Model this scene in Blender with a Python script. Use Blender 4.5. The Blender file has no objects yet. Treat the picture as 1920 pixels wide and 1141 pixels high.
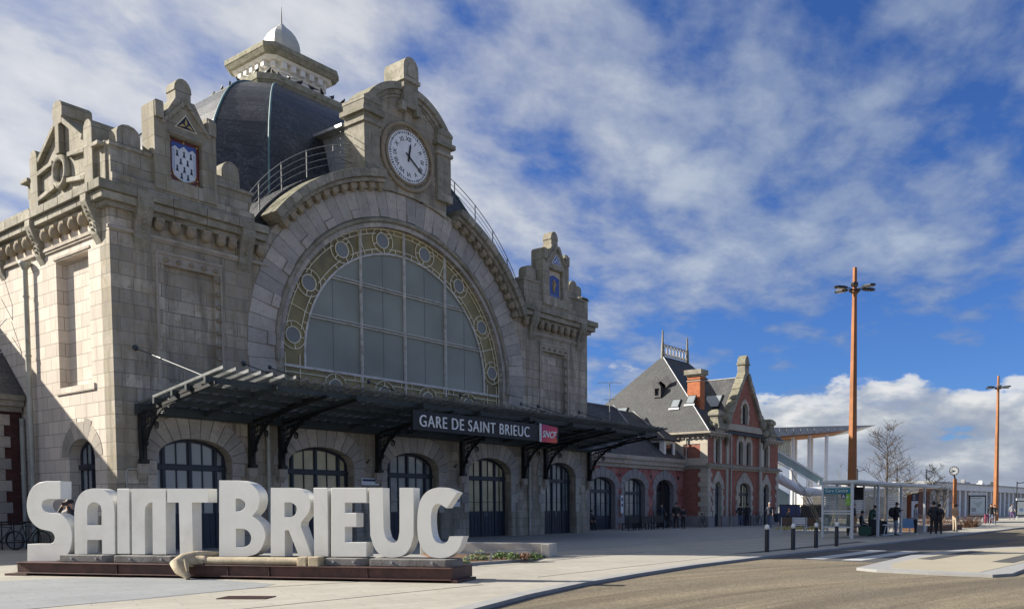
import bpy, bmesh, math, random
from mathutils import Vector, Matrix
from mathutils.geometry import tessellate_polygon
R = math.radians
random.seed(7)
S = bpy.context.scene
COL = S.collection
# ---------------------------------------------------------------- camera
F, PX, PY, H = 1579.0, 1200.0, 1030.0, 1.6
AZ = math.atan((2290 - PX) / F); PIT = R(-3.0)
V0 = Vector((math.cos(AZ), math.sin(AZ), 0)); RT = Vector((math.sin(AZ), -math.cos(AZ), 0)); UP0 = Vector((0, 0, 1))
VV = V0 * math.cos(PIT) + UP0 * math.sin(PIT); UU = UP0 * math.cos(PIT) - V0 * math.sin(PIT)
CP = Vector((0, 0, H))
cam = bpy.data.cameras.new("camera"); camo = bpy.data.objects.new("camera", cam); COL.objects.link(camo)
m = Matrix((RT, UU, -VV)).transposed().to_4x4(); m.translation = CP; camo.matrix_world = m
cam.sensor_width = 36; cam.lens = F / 1920 * 36
cam.shift_x = (960 - PX) / 1920; cam.shift_y = (PY - 570.5) / 1920
cam.clip_end = 6000; cam.clip_start = .1
S.camera = camo
S.render.resolution_x = 1024; S.render.resolution_y = 608
def ray(x, y): return VV * F + RT * (x - PX) + UU * (PY - y)
def onZ(x, y, Z=0): d = ray(x, y); return CP + d * ((Z - H) / d.z)
def onD(x, y, D): d = ray(x, y); return CP + d * (D / d.dot(V0))
# ---------------------------------------------------------------- light
SUN = Vector((.58, -1.0, -.64)).normalized()       # direction the light travels
sl = bpy.data.lights.new("sun", 'SUN'); sl.energy = 4.8; sl.angle = R(.5); sl.color = (1, .93, .82)
so = bpy.data.objects.new("sun", sl); COL.objects.link(so); so.rotation_euler = (-SUN).to_track_quat('Z', 'Y').to_euler()
so.location = (-40, 60, 60)
S.view_settings.view_transform = 'Standard'; S.view_settings.look = 'None'; S.view_settings.gamma = 1
S.view_settings.exposure = 1.0
W = bpy.data.worlds.new("World"); S.world = W; W.use_nodes = True

class NT:
    """small node-graph helper"""
    def __init__(s, tree): s.t = tree; s.n = tree.nodes; s.l = tree.links
    def node(s, typ, **kw):
        n = s.n.new(typ)
        for k, v in kw.items():
            if k == 'i':
                for a, b in v.items(): s.put(n, a, b)
            else: setattr(n, k, v)
        return n
    def put(s, n, a, b):
        if hasattr(b, 'is_linked') or isinstance(b, bpy.types.NodeSocket): s.l.new(b, n.inputs[a])
        else:
            if isinstance(b, (tuple, list)) and len(b) == 3 and n.inputs[a].type == 'RGBA': b = (*b, 1)
            n.inputs[a].default_value = b
    def math(s, op, a, b=0.0, clamp=False):
        n = s.n.new('ShaderNodeMath'); n.operation = op; n.use_clamp = clamp
        s.put(n, 0, a); s.put(n, 1, b); return n.outputs[0]
    def mix(s, fac, a, b, mode='MIX'):
        n = s.n.new('ShaderNodeMix'); n.data_type = 'RGBA'; n.blend_type = mode; n.clamp_factor = True
        s.put(n, 0, fac)
        for k, v in ((6, a), (7, b)):
            if isinstance(v, (tuple, list)): n.inputs[k].default_value = (*v[:3], 1)
            else: s.l.new(v, n.inputs[k])
        return n.outputs[2]
    def ramp(s, fac, stops, interp='LINEAR'):
        n = s.n.new('ShaderNodeValToRGB'); n.color_ramp.interpolation = interp
        e = n.color_ramp.elements
        while len(e) < len(stops): e.new(.5)
        for k, (p, c) in enumerate(stops):
            e[k].position = p; e[k].color = (c, c, c, 1) if isinstance(c, (int, float)) else (*c, 1)
        s.put(n, 0, fac); return n.outputs[0]
    def noise(s, vec, scale, detail=4, rough=.55, dist=0.0, lac=2.0):
        n = s.n.new('ShaderNodeTexNoise')
        s.put(n, 'Vector', vec); s.put(n, 'Scale', scale); s.put(n, 'Detail', detail); s.put(n, 'Roughness', rough); s.put(n, 'Distortion', dist)
        return n.outputs[0]
    def xyz(s, vec):
        n = s.n.new('ShaderNodeSeparateXYZ'); s.put(n, 0, vec); return n.outputs
    def vec(s, x, y, z=0.0):
        n = s.n.new('ShaderNodeCombineXYZ'); s.put(n, 0, x); s.put(n, 1, y); s.put(n, 2, z); return n.outputs[0]
# world: physical sky with procedural cloud layers, all laid out by sky direction
w = NT(W.node_tree); w.n.clear()
tc = w.node('ShaderNodeTexCoord').outputs['Generated']
sky = w.node('ShaderNodeTexSky', sky_type='NISHITA', sun_disc=False)
sky.sun_elevation = math.asin(-SUN.z); sky.sun_rotation = math.atan2(-SUN.x, -SUN.y)
sky.air_density = 1.0; sky.dust_density = .3; sky.ozone_density = 3.0
skyc = w.mix(1.0, sky.outputs[0], (.26, .42, .74), 'MULTIPLY')
x, y, z = w.xyz(tc)
zc = w.math('MAXIMUM', z, 0.0)
k = w.math('DIVIDE', 1.0, w.math('ADD', zc, .16))
# horizontal plane coordinates, rotated so u runs across the view and v away
u = w.math('MULTIPLY', w.math('ADD', w.math('MULTIPLY', x, RT.x), w.math('MULTIPLY', y, RT.y)), k)
v = w.math('MULTIPLY', w.math('ADD', w.math('MULTIPLY', x, V0.x), w.math('MULTIPLY', y, V0.y)), k)
pl = w.vec(w.math('ADD', u, w.math('MULTIPLY', v, .12)), w.math('ADD', w.math('MULTIPLY', v, .85), w.math('MULTIPLY', u, -.25)), 2.0)
n1 = w.noise(pl, 1.25, 3, .5, .1)
n2 = w.noise(pl, 5.2, 7, .56, .12)
n3 = w.noise(w.vec(w.math('MULTIPLY', u, 1.5), w.math('MULTIPLY', v, .9), 5.0), 9.0, 5, .6, .3)
az = w.math('ARCTAN2', y, x)
cov = w.math('ADD', w.math('ADD', w.math('MULTIPLY', n1, .44), w.math('MULTIPLY', n2, .62)), w.math('MULTIPLY', n3, .12))
# more cloud to the left, an open blue stretch low on the right
cov = w.math('ADD', cov, w.math('MULTIPLY', w.math('SUBTRACT', az, .60), .12, True))
rightm = w.ramp(az, [(.30, 1.0), (.62, 0.0)], 'EASE')
gap = w.math('MULTIPLY', w.ramp(z, [(.10, .3), (.15, 1.0), (.21, .6), (.27, 0.0)], 'EASE'), rightm)
cov = w.math('SUBTRACT', cov, w.math('MULTIPLY', gap, .20))
high = w.ramp(cov, [(.475, 0.0), (.535, .34), (.60, .64), (.72, .88)], 'LINEAR')
# low cumulus bank near the horizon
cb = w.vec(w.math('MULTIPLY', az, 2.6), w.math('MULTIPLY', z, 6.0), 3.4)
nb = w.noise(cb, 2.4, 8, .55, .1)
lowm = w.math('SUBTRACT', w.math('ADD', nb, .17), w.math('MULTIPLY', z, 2.6))
low = w.ramp(lowm, [(.33, 0.0), (.38, .85), (.46, 1.0)], 'EASE')
nb2 = w.noise(w.vec(w.math('ADD', w.math('MULTIPLY', az, 2.6), .06), w.math('ADD', w.math('MULTIPLY', z, 6.0), .10), 3.4), 2.4, 8, .55, .1)
shade = w.math('SUBTRACT', nb2, nb)
lcol = w.ramp(w.math('ADD', w.math('MULTIPLY', shade, -3.0), w.math('ADD', w.math('MULTIPLY', z, 2.6), .26)), [(0.10, (.36, .42, .54)), (.42, (.46, .52, .63)), (.62, (.62, .67, .74)), (.85, (.95, .96, .97))])
hcol = w.ramp(cov, [(.52, (.44, .50, .66)), (.62, (.62, .66, .76)), (.74, (.86, .88, .91)), (.88, (1.08, 1.07, 1.05))])
CL = 4.8
hcol = w.mix(w.ramp(az, [(.35, 1.0), (.95, 0.0)], 'EASE'), hcol, w.mix(1.0, hcol, (.60, .70, .84), 'MULTIPLY'))
hcs = w.mix(1.0, hcol, (CL, CL, CL), 'MULTIPLY'); lcs = w.mix(1.0, lcol, (CL, CL, CL), 'MULTIPLY')
c1 = w.mix(high, skyc, hcs); c2 = w.mix(low, c1, lcs)
bg = w.node('ShaderNodeBackground'); w.put(bg, 0, c2); bg.inputs[1].default_value = .085
out = w.node('ShaderNodeOutputWorld'); w.l.new(bg.outputs[0], out.inputs[0])

# ---------------------------------------------------------------- materials
MAT = {}
def material(name):
    m = bpy.data.materials.new(name); m.use_nodes = True; MAT[name] = m
    t = NT(m.node_tree); b = m.node_tree.nodes['Principled BSDF']; return m, t, b
def plain(name, col, rough=.6, metal=0.0, var=.12, scale=3.0, bump=0.0, spec=.5, coat=0.0, stains=None, grain=0):
    """one colour with soft irregular wear, in object space"""
    m, t, b = material(name)
    tcn = t.node('ShaderNodeTexCoord').outputs['Object']
    n = t.noise(tcn, scale, 5, .6)
    c = t.mix(t.ramp(n, [(.3, 0.0), (.7, 1.0)]), tuple(x * (1 - var) for x in col), tuple(min(1, x * (1 + var)) for x in col))
    if stains:
        n2 = t.noise(tcn, scale * .6, 7, .7, .4); c = t.mix(t.ramp(n2, [(.52, 0.0), (.66, .85)]), c, stains)
    if grain:
        n3 = t.noise(tcn, grain, 3, .7); c = t.mix(t.math('MULTIPLY', n3, .5), c, tuple(x * .55 for x in col))
    t.put(b, 'Base Color', c); b.inputs['Roughness'].default_value = rough; b.inputs['Metallic'].default_value = metal
    b.inputs['Specular IOR Level'].default_value = spec; b.inputs['Coat Weight'].default_value = coat
    if bump:
        bn = t.node('ShaderNodeBump'); bn.inputs['Strength'].default_value = bump; bn.inputs['Distance'].default_value = .02
        t.put(bn, 'Height', t.noise(tcn, scale * 8, 5, .6)); t.l.new(bn.outputs[0], b.inputs['Normal'])
    return m
def wallvec(t):
    g = t.node('ShaderNodeNewGeometry').outputs['Position']; x, y, z = t.xyz(g)
    return g, t.vec(t.math('ADD', x, y), z, 0.0), x, y, z
def ashlar(name, a, b_, mort, bw=.92, rh=.47, grime=.5, msize=.012, moss=(.16, .15, .07), mossf=.0, mossz=11.0, seedoff=0.0, warm=(.48, .38, .25)):
    m, t, b = material(name)
    g, wv, x, y, z = wallvec(t)
    br = t.node('ShaderNodeTexBrick', offset=.5, squash=1.0)
    t.put(br, 'Vector', wv); t.put(br, 'Scale', 1.0); t.put(br, 'Brick Width', bw); t.put(br, 'Row Height', rh)
    t.put(br, 'Mortar Size', msize); t.put(br, 'Mortar Smooth', .3); t.put(br, 'Bias', 0.0)
    t.put(br, 'Color1', a); t.put(br, 'Color2', b_); t.put(br, 'Mortar', mort)
    # second, coarser per-stone variation: same grid, other colour draw
    br2 = t.node('ShaderNodeTexBrick', offset=.5, squash=1.0)
    t.put(br2, 'Vector', wv); t.put(br2, 'Scale', 1.0); t.put(br2, 'Brick Width', bw); t.put(br2, 'Row Height', rh)
    t.put(br2, 'Mortar Size', 0.0); t.put(br2, 'Color1', (0, 0, 0)); t.put(br2, 'Color2', (1, 1, 1))
    col = br.outputs[0]
    n1 = t.noise(g, .35, 5, .6); n2 = t.noise(g, 2.6, 7, .72, .3); n3 = t.noise(g, 22, 4, .7)
    st = t.noise(t.vec(t.math('MULTIPLY', t.math('ADD', x, y), 1.5), t.math('MULTIPLY', z, .16), seedoff), 1.6, 6, .65)
    dark = tuple(c * .42 for c in a)
    col = t.mix(t.math('MULTIPLY', t.ramp(n1, [(.40, 0.0), (.62, 1.0)]), grime * .75), col, dark)
    col = t.mix(t.math('MULTIPLY', t.ramp(st, [(.47, 0.0), (.66, 1.0)]), grime), col, tuple(c * .5 for c in dark))
    col = t.mix(t.math('MULTIPLY', t.ramp(n2, [(.44, 0.0), (.66, 1.0)]), grime * .55), col, warm)
    col = t.mix(t.math('MULTIPLY', t.ramp(n3, [(.35, 0.0), (.75, 1.0)]), .35), col, tuple(c * .6 for c in a))
    n4 = t.noise(g, 6.5, 7, .78, .4)
    col = t.mix(t.ramp(n4, [(.54, 0.0), (.63, grime * .8)]), col, tuple(c * .38 for c in a))
    if mossf:
        up = t.node('ShaderNodeNewGeometry').outputs['Normal']; nz = t.xyz(up)[2]
        f = t.math('ADD', t.math('MULTIPLY', t.ramp(n2, [(.42, 0.0), (.6, 1.0)]), mossf), t.math('MULTIPLY', t.math('MAXIMUM', nz, 0.0), .6), True)
        col = t.mix(f, col, moss)
    t.put(b, 'Base Color', col); b.inputs['Roughness'].default_value = .88; b.inputs['Specular IOR Level'].default_value = .25
    bn = t.node('ShaderNodeBump'); bn.inputs['Strength'].default_value = .55; bn.inputs['Distance'].default_value = .02
    h = t.math('SUBTRACT', t.math('MULTIPLY', n3, .35), t.math('MULTIPLY', br.outputs[1], 1.0))
    t.put(bn, 'Height', h); t.l.new(bn.outputs[0], b.inputs['Normal'])
    return m
def island_stone(name, a, b_, grime=.4, moss=(.15, .14, .06), mossf=0.0):
    """separate stones: each loose piece of the mesh gets its own tint"""
    m, t, b = material(name)
    g = t.node('ShaderNodeNewGeometry'); pos = g.outputs['Position']; rnd = g.outputs['Random Per Island']
    col = t.mix(rnd, a, b_)
    n1 = t.noise(pos, .9, 6, .7, .3); n2 = t.noise(pos, 18, 4, .7)
    col = t.mix(t.math('MULTIPLY', t.ramp(n1, [(.45, 0.0), (.68, 1.0)]), grime), col, tuple(c * .4 for c in a))
    col = t.mix(t.math('MULTIPLY', t.ramp(n2, [(.4, 0.0), (.75, 1.0)]), .3), col, tuple(c * .55 for c in a))
    n4 = t.noise(pos, 6.5, 7, .78, .4)
    col = t.mix(t.ramp(n4, [(.54, 0.0), (.63, grime * .9)]), col, tuple(c * .38 for c in a))
    if mossf:
        nz = t.xyz(g.outputs['Normal'])[2]; n3 = t.noise(pos, 3.5, 6, .7)
        f = t.math('ADD', t.math('MULTIPLY', t.ramp(n3, [(.45, 0.0), (.6, 1.0)]), mossf), t.math('MULTIPLY', t.math('MAXIMUM', nz, 0.0), .65), True)
        col = t.mix(f, col, moss)
    t.put(b, 'Base Color', col); b.inputs['Roughness'].default_value = .88; b.inputs['Specular IOR Level'].default_value = .25
    bn = t.node('ShaderNodeBump'); bn.inputs['Strength'].default_value = .4; bn.inputs['Distance'].default_value = .02
    t.put(bn, 'Height', n2); t.l.new(bn.outputs[0], b.inputs['Normal'])
    return m
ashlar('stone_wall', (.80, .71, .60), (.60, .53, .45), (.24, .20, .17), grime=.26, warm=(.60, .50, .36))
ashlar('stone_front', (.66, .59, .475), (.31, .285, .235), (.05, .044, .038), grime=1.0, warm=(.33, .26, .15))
ashlar('stone_plain', (.52, .46, .38), (.46, .41, .34), (.30, .26, .22), bw=1.4, rh=.6, grime=.45, msize=.006)
ashlar('stone_parapet', (.52, .48, .40), (.32, .30, .25), (.06, .05, .04), bw=1.1, rh=.62, grime=.75, mossf=.35, moss=(.14, .135, .07))
island_stone('stone_cut', (.52, .46, .38), (.33, .305, .27), .5)
island_stone('stone_voussoir', (.56, .51, .44), (.34, .325, .30), .55)
island_stone('stone_cornice', (.48, .44, .36), (.27, .25, .205), .9, mossf=.38, moss=(.13, .13, .065))
island_stone('stone_corbel', (.40, .33, .23), (.28, .24, .18), .5)
island_stone('stone_pavilion', (.58, .52, .42), (.44, .40, .33), .35)
island_stone('stone_quoin', (.36, .33, .31), (.27, .255, .25), .35)
def brickmat(name, a, b_, mort, patch=None):
    m, t, b = material(name)
    g, wv, x, y, z = wallvec(t)
    br = t.node('ShaderNodeTexBrick'); t.put(br, 'Vector', wv); t.put(br, 'Scale', 1.0); t.put(br, 'Brick Width', .23); t.put(br, 'Row Height', .075)
    t.put(br, 'Mortar Size', .008); t.put(br, 'Mortar Smooth', .2); t.put(br, 'Color1', a); t.put(br, 'Color2', b_); t.put(br, 'Mortar', mort)
    n = t.noise(g, 1.3, 6, .7, .5); n2 = t.noise(g, 7, 5, .75, .6)
    col = t.mix(t.math('MULTIPLY', t.ramp(n, [(.4, 0.0), (.7, 1.0)]), .55), br.outputs[0], tuple(c * .5 for c in a))
    if patch:
        pf = t.ramp(t.math('ADD', t.math('MULTIPLY', n, .5), t.math('MULTIPLY', n2, .5)), [(.46, 0.0), (.53, .9)])
        col = t.mix(pf, col, patch)
    t.put(b, 'Base Color', col); b.inputs['Roughness'].default_value = .85; b.inputs['Specular IOR Level'].default_value = .25
    bn = t.node('ShaderNodeBump'); bn.inputs['Strength'].default_value = .5; bn.inputs['Distance'].default_value = .01
    t.put(bn, 'Height', t.math('SUBTRACT', n2, br.outputs[1])); t.l.new(bn.outputs[0], b.inputs['Normal'])
brickmat('brick_red', (.42, .155, .105), (.28, .095, .068), (.33, .22, .18))
brickmat('brick_orange', (.62, .20, .075), (.48, .13, .055), (.36, .24, .17))
brickmat('brick_worn', (.34, .06, .045), (.26, .045, .04), (.30, .19, .17), patch=(.42, .22, .19))
brickmat('brick_dark', (.13, .05, .04), (.08, .032, .028), (.10, .07, .06))
def slate(name, a, b_, lichen=0.0, rough=.55, rh=.17, lic=(.34, .34, .31)):
    m, t, b = material(name)
    g = t.node('ShaderNodeNewGeometry').outputs['Position']; x, y, z = t.xyz(g)
    br = t.node('ShaderNodeTexBrick'); t.put(br, 'Vector', t.vec(t.math('ADD', x, t.math('MULTIPLY', y, .93)), z, 0)); t.put(br, 'Scale', 1.0)
    t.put(br, 'Brick Width', .26); t.put(br, 'Row Height', rh); t.put(br, 'Mortar Size', .014); t.put(br, 'Mortar Smooth', .4)
    t.put(br, 'Color1', a); t.put(br, 'Color2', b_); t.put(br, 'Mortar', tuple(c * .35 for c in a))
    col = br.outputs[0]
    n = t.noise(g, .8, 6, .65); n2 = t.noise(g, 9, 5, .8, .4)
    col = t.mix(t.math('MULTIPLY', t.ramp(n, [(.35, 0.0), (.7, 1.0)]), .5), col, tuple(c * .55 for c in a))
    if lichen:
        f = t.ramp(t.math('ADD', t.math('MULTIPLY', n, .35), t.math('MULTIPLY', n2, .65)), [(.50, 0.0), (.60, lichen)])
        col = t.mix(f, col, lic)
    t.put(b, 'Base Color', col); b.inputs['Roughness'].default_value = rough; b.inputs['Specular IOR Level'].default_value = .5
    bn = t.node('ShaderNodeBump'); bn.inputs['Strength'].default_value = .7; bn.inputs['Distance'].default_value = .015
    t.put(bn, 'Height', t.math('ADD', t.math('MULTIPLY', br.outputs[1], -1.0), t.math('MULTIPLY', n2, .4))); t.l.new(bn.outputs[0], b.inputs['Normal'])
slate('slate_dome', (.034, .037, .044), (.018, .020, .026), .45, .42, rh=.24, lic=(.17, .18, .18))
slate('slate_grey', (.058, .061, .064), (.036, .038, .041), .5, .65, lic=(.11, .11, .10))
slate('slate_dark', (.05, .05, .058), (.035, .036, .042), .25, .6)
plain('white_paint', (.82, .81, .77), .5, var=.06, scale=2, stains=(.60, .58, .52))
plain('lantern_white', (.78, .76, .72), .6, var=.05, stains=(.62, .58, .50))
plain('moss_stone', (.34, .32, .24), .95, var=.3, scale=4, stains=(.11, .12, .05), bump=.8, grain=14)
plain('onion_lead', (.48, .48, .44), .45, var=.12, scale=1.6, stains=(.42, .42, .38))
plain('copper_trim', (.09, .17, .18), .6, var=.25, scale=2, stains=(.22, .31, .31))
plain('zinc', (.36, .37, .38), .45, .4, var=.15, scale=2, stains=(.24, .22, .19))
plain('window_bar', (.62, .60, .55), .6, var=.2, scale=4, stains=(.34, .30, .24))
plain('tracery', (.78, .72, .54), .5, var=.15, scale=5)
plain('gold_glass', (.26, .21, .08), .35, var=.35, scale=.6, spec=.4, stains=(.14, .115, .045))
plain('canopy_steel', (.035, .047, .05), .45, .1, var=.25, scale=2)
plain('canopy_rafter', (.14, .15, .15), .5, 0, var=.3, scale=3, stains=(.05, .06, .055))
plain('door_blue', (.020, .027, .042), .42, var=.2, scale=2)
plain('blind', (.44, .40, .28), .7, var=.2, scale=.7)
plain('dark_interior', (.02, .022, .025), .8)
plain('letter_white', (.68, .675, .63), .38, var=.05, scale=1.2, spec=.5, stains=(.60, .59, .54))
plain('rust_steel', (.075, .032, .026), .6, .1, var=.35, scale=4, stains=(.035, .018, .016), bump=.2)
plain('weathered_timber', (.22, .21, .195), .8, var=.3, scale=2.5, stains=(.07, .068, .06), bump=.5, grain=20)
plain('carved_wood', (.48, .40, .27), .8, var=.3, scale=3, stains=(.28, .21, .12), bump=.6, grain=18)
plain('dark_metal', (.022, .024, .027), .4, .3, var=.2)
plain('black_metal', (.012, .013, .014), .45, .2)
plain('corten', (.31, .125, .045), .8, 0, var=.28, scale=.7, stains=(.20, .08, .03), bump=.15)
plain('corten_dark', (.08, .035, .02), .85)
plain('concrete', (.56, .53, .46), .85, var=.1, scale=1.3, bump=.2, stains=(.42, .39, .33), grain=30)
plain('granite_kerb', (.33, .33, .32), .8, var=.12, scale=3, grain=40)
plain('shelter_grey', (.62, .65, .66), .4, .1, var=.04)
plain('white_metal', (.80, .80, .79), .4, .0, var=.05)
plain('drain_pipe', (.40, .40, .34), .55, .1, var=.15, scale=1.5, stains=(.22, .21, .17))
plain('bark', (.10, .08, .062), .9, var=.3, scale=8)
plain('bark_pale', (.28, .24, .17), .9, var=.3, scale=8)
plain('wood_slat', (.16, .095, .06), .7, var=.25, scale=6)
plain('soil', (.14, .075, .045), .95, var=.5, scale=20, bump=1.0, stains=(.30, .20, .12))
plain('leaf', (.10, .16, .035), .6, var=.5, scale=6)
plain('leaf_pale', (.26, .30, .13), .6, var=.4, scale=6)
plain('dry_twig', (.24, .13, .075), .85, var=.35, scale=6)
plain('skin', (.50, .29, .20), .55, var=.08)
plain('skin_dark', (.16, .085, .055), .55, var=.08)
for nm, c in dict(cloth_black=(.018, .018, .021), cloth_navy=(.022, .026, .045), cloth_grey=(.34, .35, .37), denim=(.10, .14, .22), denim_light=(.26, .30, .36), cloth_beige=(.50, .33, .20), trouser_beige=(.46, .38, .28), hair_dark=(.02, .015, .012), hair_grey=(.35, .33, .31), hair_auburn=(.16, .06, .03), cloth_green=(.03, .10, .06), cloth_wine=(.18, .02, .05), cloth_olive=(.055, .055, .035), shoe_white=(.70, .70, .68), shoe_dark=(.02, .02, .02), bag_blue=(.22, .36, .55), cloth_purple=(.16, .08, .20), rubber=(.012, .012, .012), red_plastic=(.5, .05, .03), yellow_leaf=(.35, .30, .06), sign_blue=(.03, .045, .12), sign_teal=(.02, .20, .27), sign_green=(.22, .50, .04), sign_white=(.78, .80, .80), sign_black=(.01, .01, .012), tile_red=(.13, .028, .022), tile_white=(.62, .66, .70), tile_blue=(.05, .09, .30), tile_gold=(.46, .33, .10), tile_black=(.012, .012, .015), tile_cream=(.60, .52, .36), clock_white=(.80, .81, .80), poster_cream=(.62, .66, .64), poster_green=(.42, .52, .48), pink_brick=(.40, .20, .15), bus_blue=(.02, .04, .10)).items():
    plain(nm, c, .6 if 'tile' not in nm else .3, var=.1)
def glassmat(name, col, rough=.08, alpha=1.0, spec=1.0, var=.2, scale=.8):
    m, t, b = material(name); tcn = t.node('ShaderNodeTexCoord').outputs['Object']
    n = t.noise(tcn, scale, 3, .5)
    t.put(b, 'Base Color', t.mix(n, tuple(c * (1 - var) for c in col), tuple(c * (1 + var) for c in col)))
    b.inputs['Roughness'].default_value = rough; b.inputs['Specular IOR Level'].default_value = spec; b.inputs['Alpha'].default_value = alpha
    bn = t.node('ShaderNodeBump'); bn.inputs['Strength'].default_value = .25; bn.inputs['Distance'].default_value = .03; t.put(bn, 'Height', t.noise(tcn, 1.4, 3, .5)); t.l.new(bn.outputs[0], b.inputs['Normal'])
glassmat('glass_big', (.27, .285, .24), .45, spec=.35, var=.5, scale=.35)
glassmat('glass_medallion', (.20, .21, .20), .5, spec=.5)
glassmat('glass_dark', (.02, .024, .03), .06)
glassmat('glass_sky', (.26, .29, .30), .08)  # pale base colour carries the look of reflected sky
glassmat('glass_cream', (.50, .45, .28), .15, spec=.6, var=.45, scale=1.6)
glassmat('glass_pale', (.20, .23, .23), .06, spec=.9, var=.6, scale=2.2)
glassmat('glass_clear', (.16, .22, .22), .03, .28, spec=.6)
glassmat('glass_canopy', (.06, .075, .075), .12, .32)
glassmat('glass_green', (.22, .34, .36), .08, .75)
m, t, b = material('sign_logo')       # magenta to orange enamel
g = t.node('ShaderNodeTexCoord').outputs['Generated']; gx, gy, gz = t.xyz(g)
t.put(b, 'Base Color', t.ramp(t.math('ADD', t.math('MULTIPLY', gx, .6), t.math('MULTIPLY', t.math('SUBTRACT', 1.0, gz), .5)), [(.1, (.36, .01, .10)), (.6, (.60, .02, .06)), (1.0, (.75, .09, .02))]))
b.inputs['Roughness'].default_value = .3
# ground surfaces
def paving(name, a, b_, mort, bw, rh, rot=0.0, msize=.008, blot=.35):
    m, t, b = material(name); g = t.node('ShaderNodeNewGeometry').outputs['Position']
    mp = t.node('ShaderNodeMapping'); t.put(mp, 'Vector', g); mp.inputs['Rotation'].default_value = (0, 0, rot)
    br = t.node('ShaderNodeTexBrick'); t.put(br, 'Vector', mp.outputs[0]); t.put(br, 'Scale', 1.0); t.put(br, 'Brick Width', bw); t.put(br, 'Row Height', rh)
    t.put(br, 'Mortar Size', msize); t.put(br, 'Color1', a); t.put(br, 'Color2', b_); t.put(br, 'Mortar', mort)
    n = t.noise(g, .5, 6, .65, .4); n2 = t.noise(g, 30, 4, .7); n3 = t.noise(g, 3.0, 6, .7, .8)
    c = t.mix(t.math('MULTIPLY', t.ramp(n, [(.35, 0.0), (.7, 1.0)]), blot), br.outputs[0], tuple(x * .6 for x in a))
    c = t.mix(t.math('MULTIPLY', t.ramp(n3, [(.5, 0.0), (.72, 1.0)]), blot * .8), c, tuple(min(1, x * 1.25) for x in a))
    c = t.mix(t.math('MULTIPLY', n2, .35), c, tuple(x * .6 for x in a))
    t.put(b, 'Base Color', c); b.inputs['Roughness'].default_value = .85; b.inputs['Specular IOR Level'].default_value = .3
    bn = t.node('ShaderNodeBump'); bn.inputs['Strength'].default_value = .3; bn.inputs['Distance'].default_value = .01; t.put(bn, 'Height', n2); t.l.new(bn.outputs[0], b.inputs['Normal'])
paving('paving_beige', (.44, .415, .35), (.38, .355, .30), (.24, .22, .19), 1.2, .4, .35, .008, .5)
paving('paving_grey', (.30, .315, .32), (.27, .285, .29), (.18, .19, .195), .9, .45, .2, .008, .5)
paving('paving_fore', (.36, .355, .33), (.32, .315, .295), (.24, .235, .22), .9, .45, .2, .004)
paving('island_concrete', (.40, .36, .27), (.38, .345, .26), (.35, .32, .25), 5, 5, 0, .002)
m, t, b = material('asphalt_worn'); g = t.node('ShaderNodeNewGeometry').outputs['Position']; gx, gy, gz = t.xyz(g)
# tyre-worn arcs round a turning centre
rad = t.math('SQRT', t.math('ADD', t.math('POWER', t.math('SUBTRACT', gx, 12), 2.0), t.math('POWER', t.math('SUBTRACT', gy, -14), 2.0)))
na = t.noise(t.vec(rad, t.math('MULTIPLY', t.math('ARCTAN2', t.math('ADD', gy, 14), t.math('SUBTRACT', gx, 12)), 1.2), 0), 1.1, 6, .65, .3)
nb_ = t.noise(g, 20, 6, .75); nc = t.noise(g, .45, 6, .65, .5); nd = t.noise(g, 40, 3, .7)
c = t.mix(t.ramp(na, [(.40, 0.0), (.58, 1.0)]), (.135, .11, .075), (.27, .225, .15))
c = t.mix(t.math('MULTIPLY', t.ramp(nc, [(.40, 0.0), (.68, 1.0)]), .6), c, (.155, .14, .11))
c = t.mix(t.ramp(nb_, [(.40, .75), (.56, 0.0)]), c, (.075, .063, .048))
c = t.mix(t.ramp(nd, [(.58, 0.0), (.68, .6)]), c, (.50, .44, .33))
t.put(b, 'Base Color', c); b.inputs['Roughness'].default_value = .9; b.inputs['Specular IOR Level'].default_value = .2
bn = t.node('ShaderNodeBump'); bn.inputs['Strength'].default_value = .6; bn.inputs['Distance'].default_value = .01; t.put(bn, 'Height', nb_); t.l.new(bn.outputs[0], b.inputs['Normal'])
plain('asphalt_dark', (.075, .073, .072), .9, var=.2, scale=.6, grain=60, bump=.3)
plain('road_paint', (.50, .51, .50), .8, var=.15, scale=2, stains=(.42, .42, .41), grain=50)
plain('far_ground', (.20, .20, .17), .95, var=.2, scale=.05)

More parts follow.
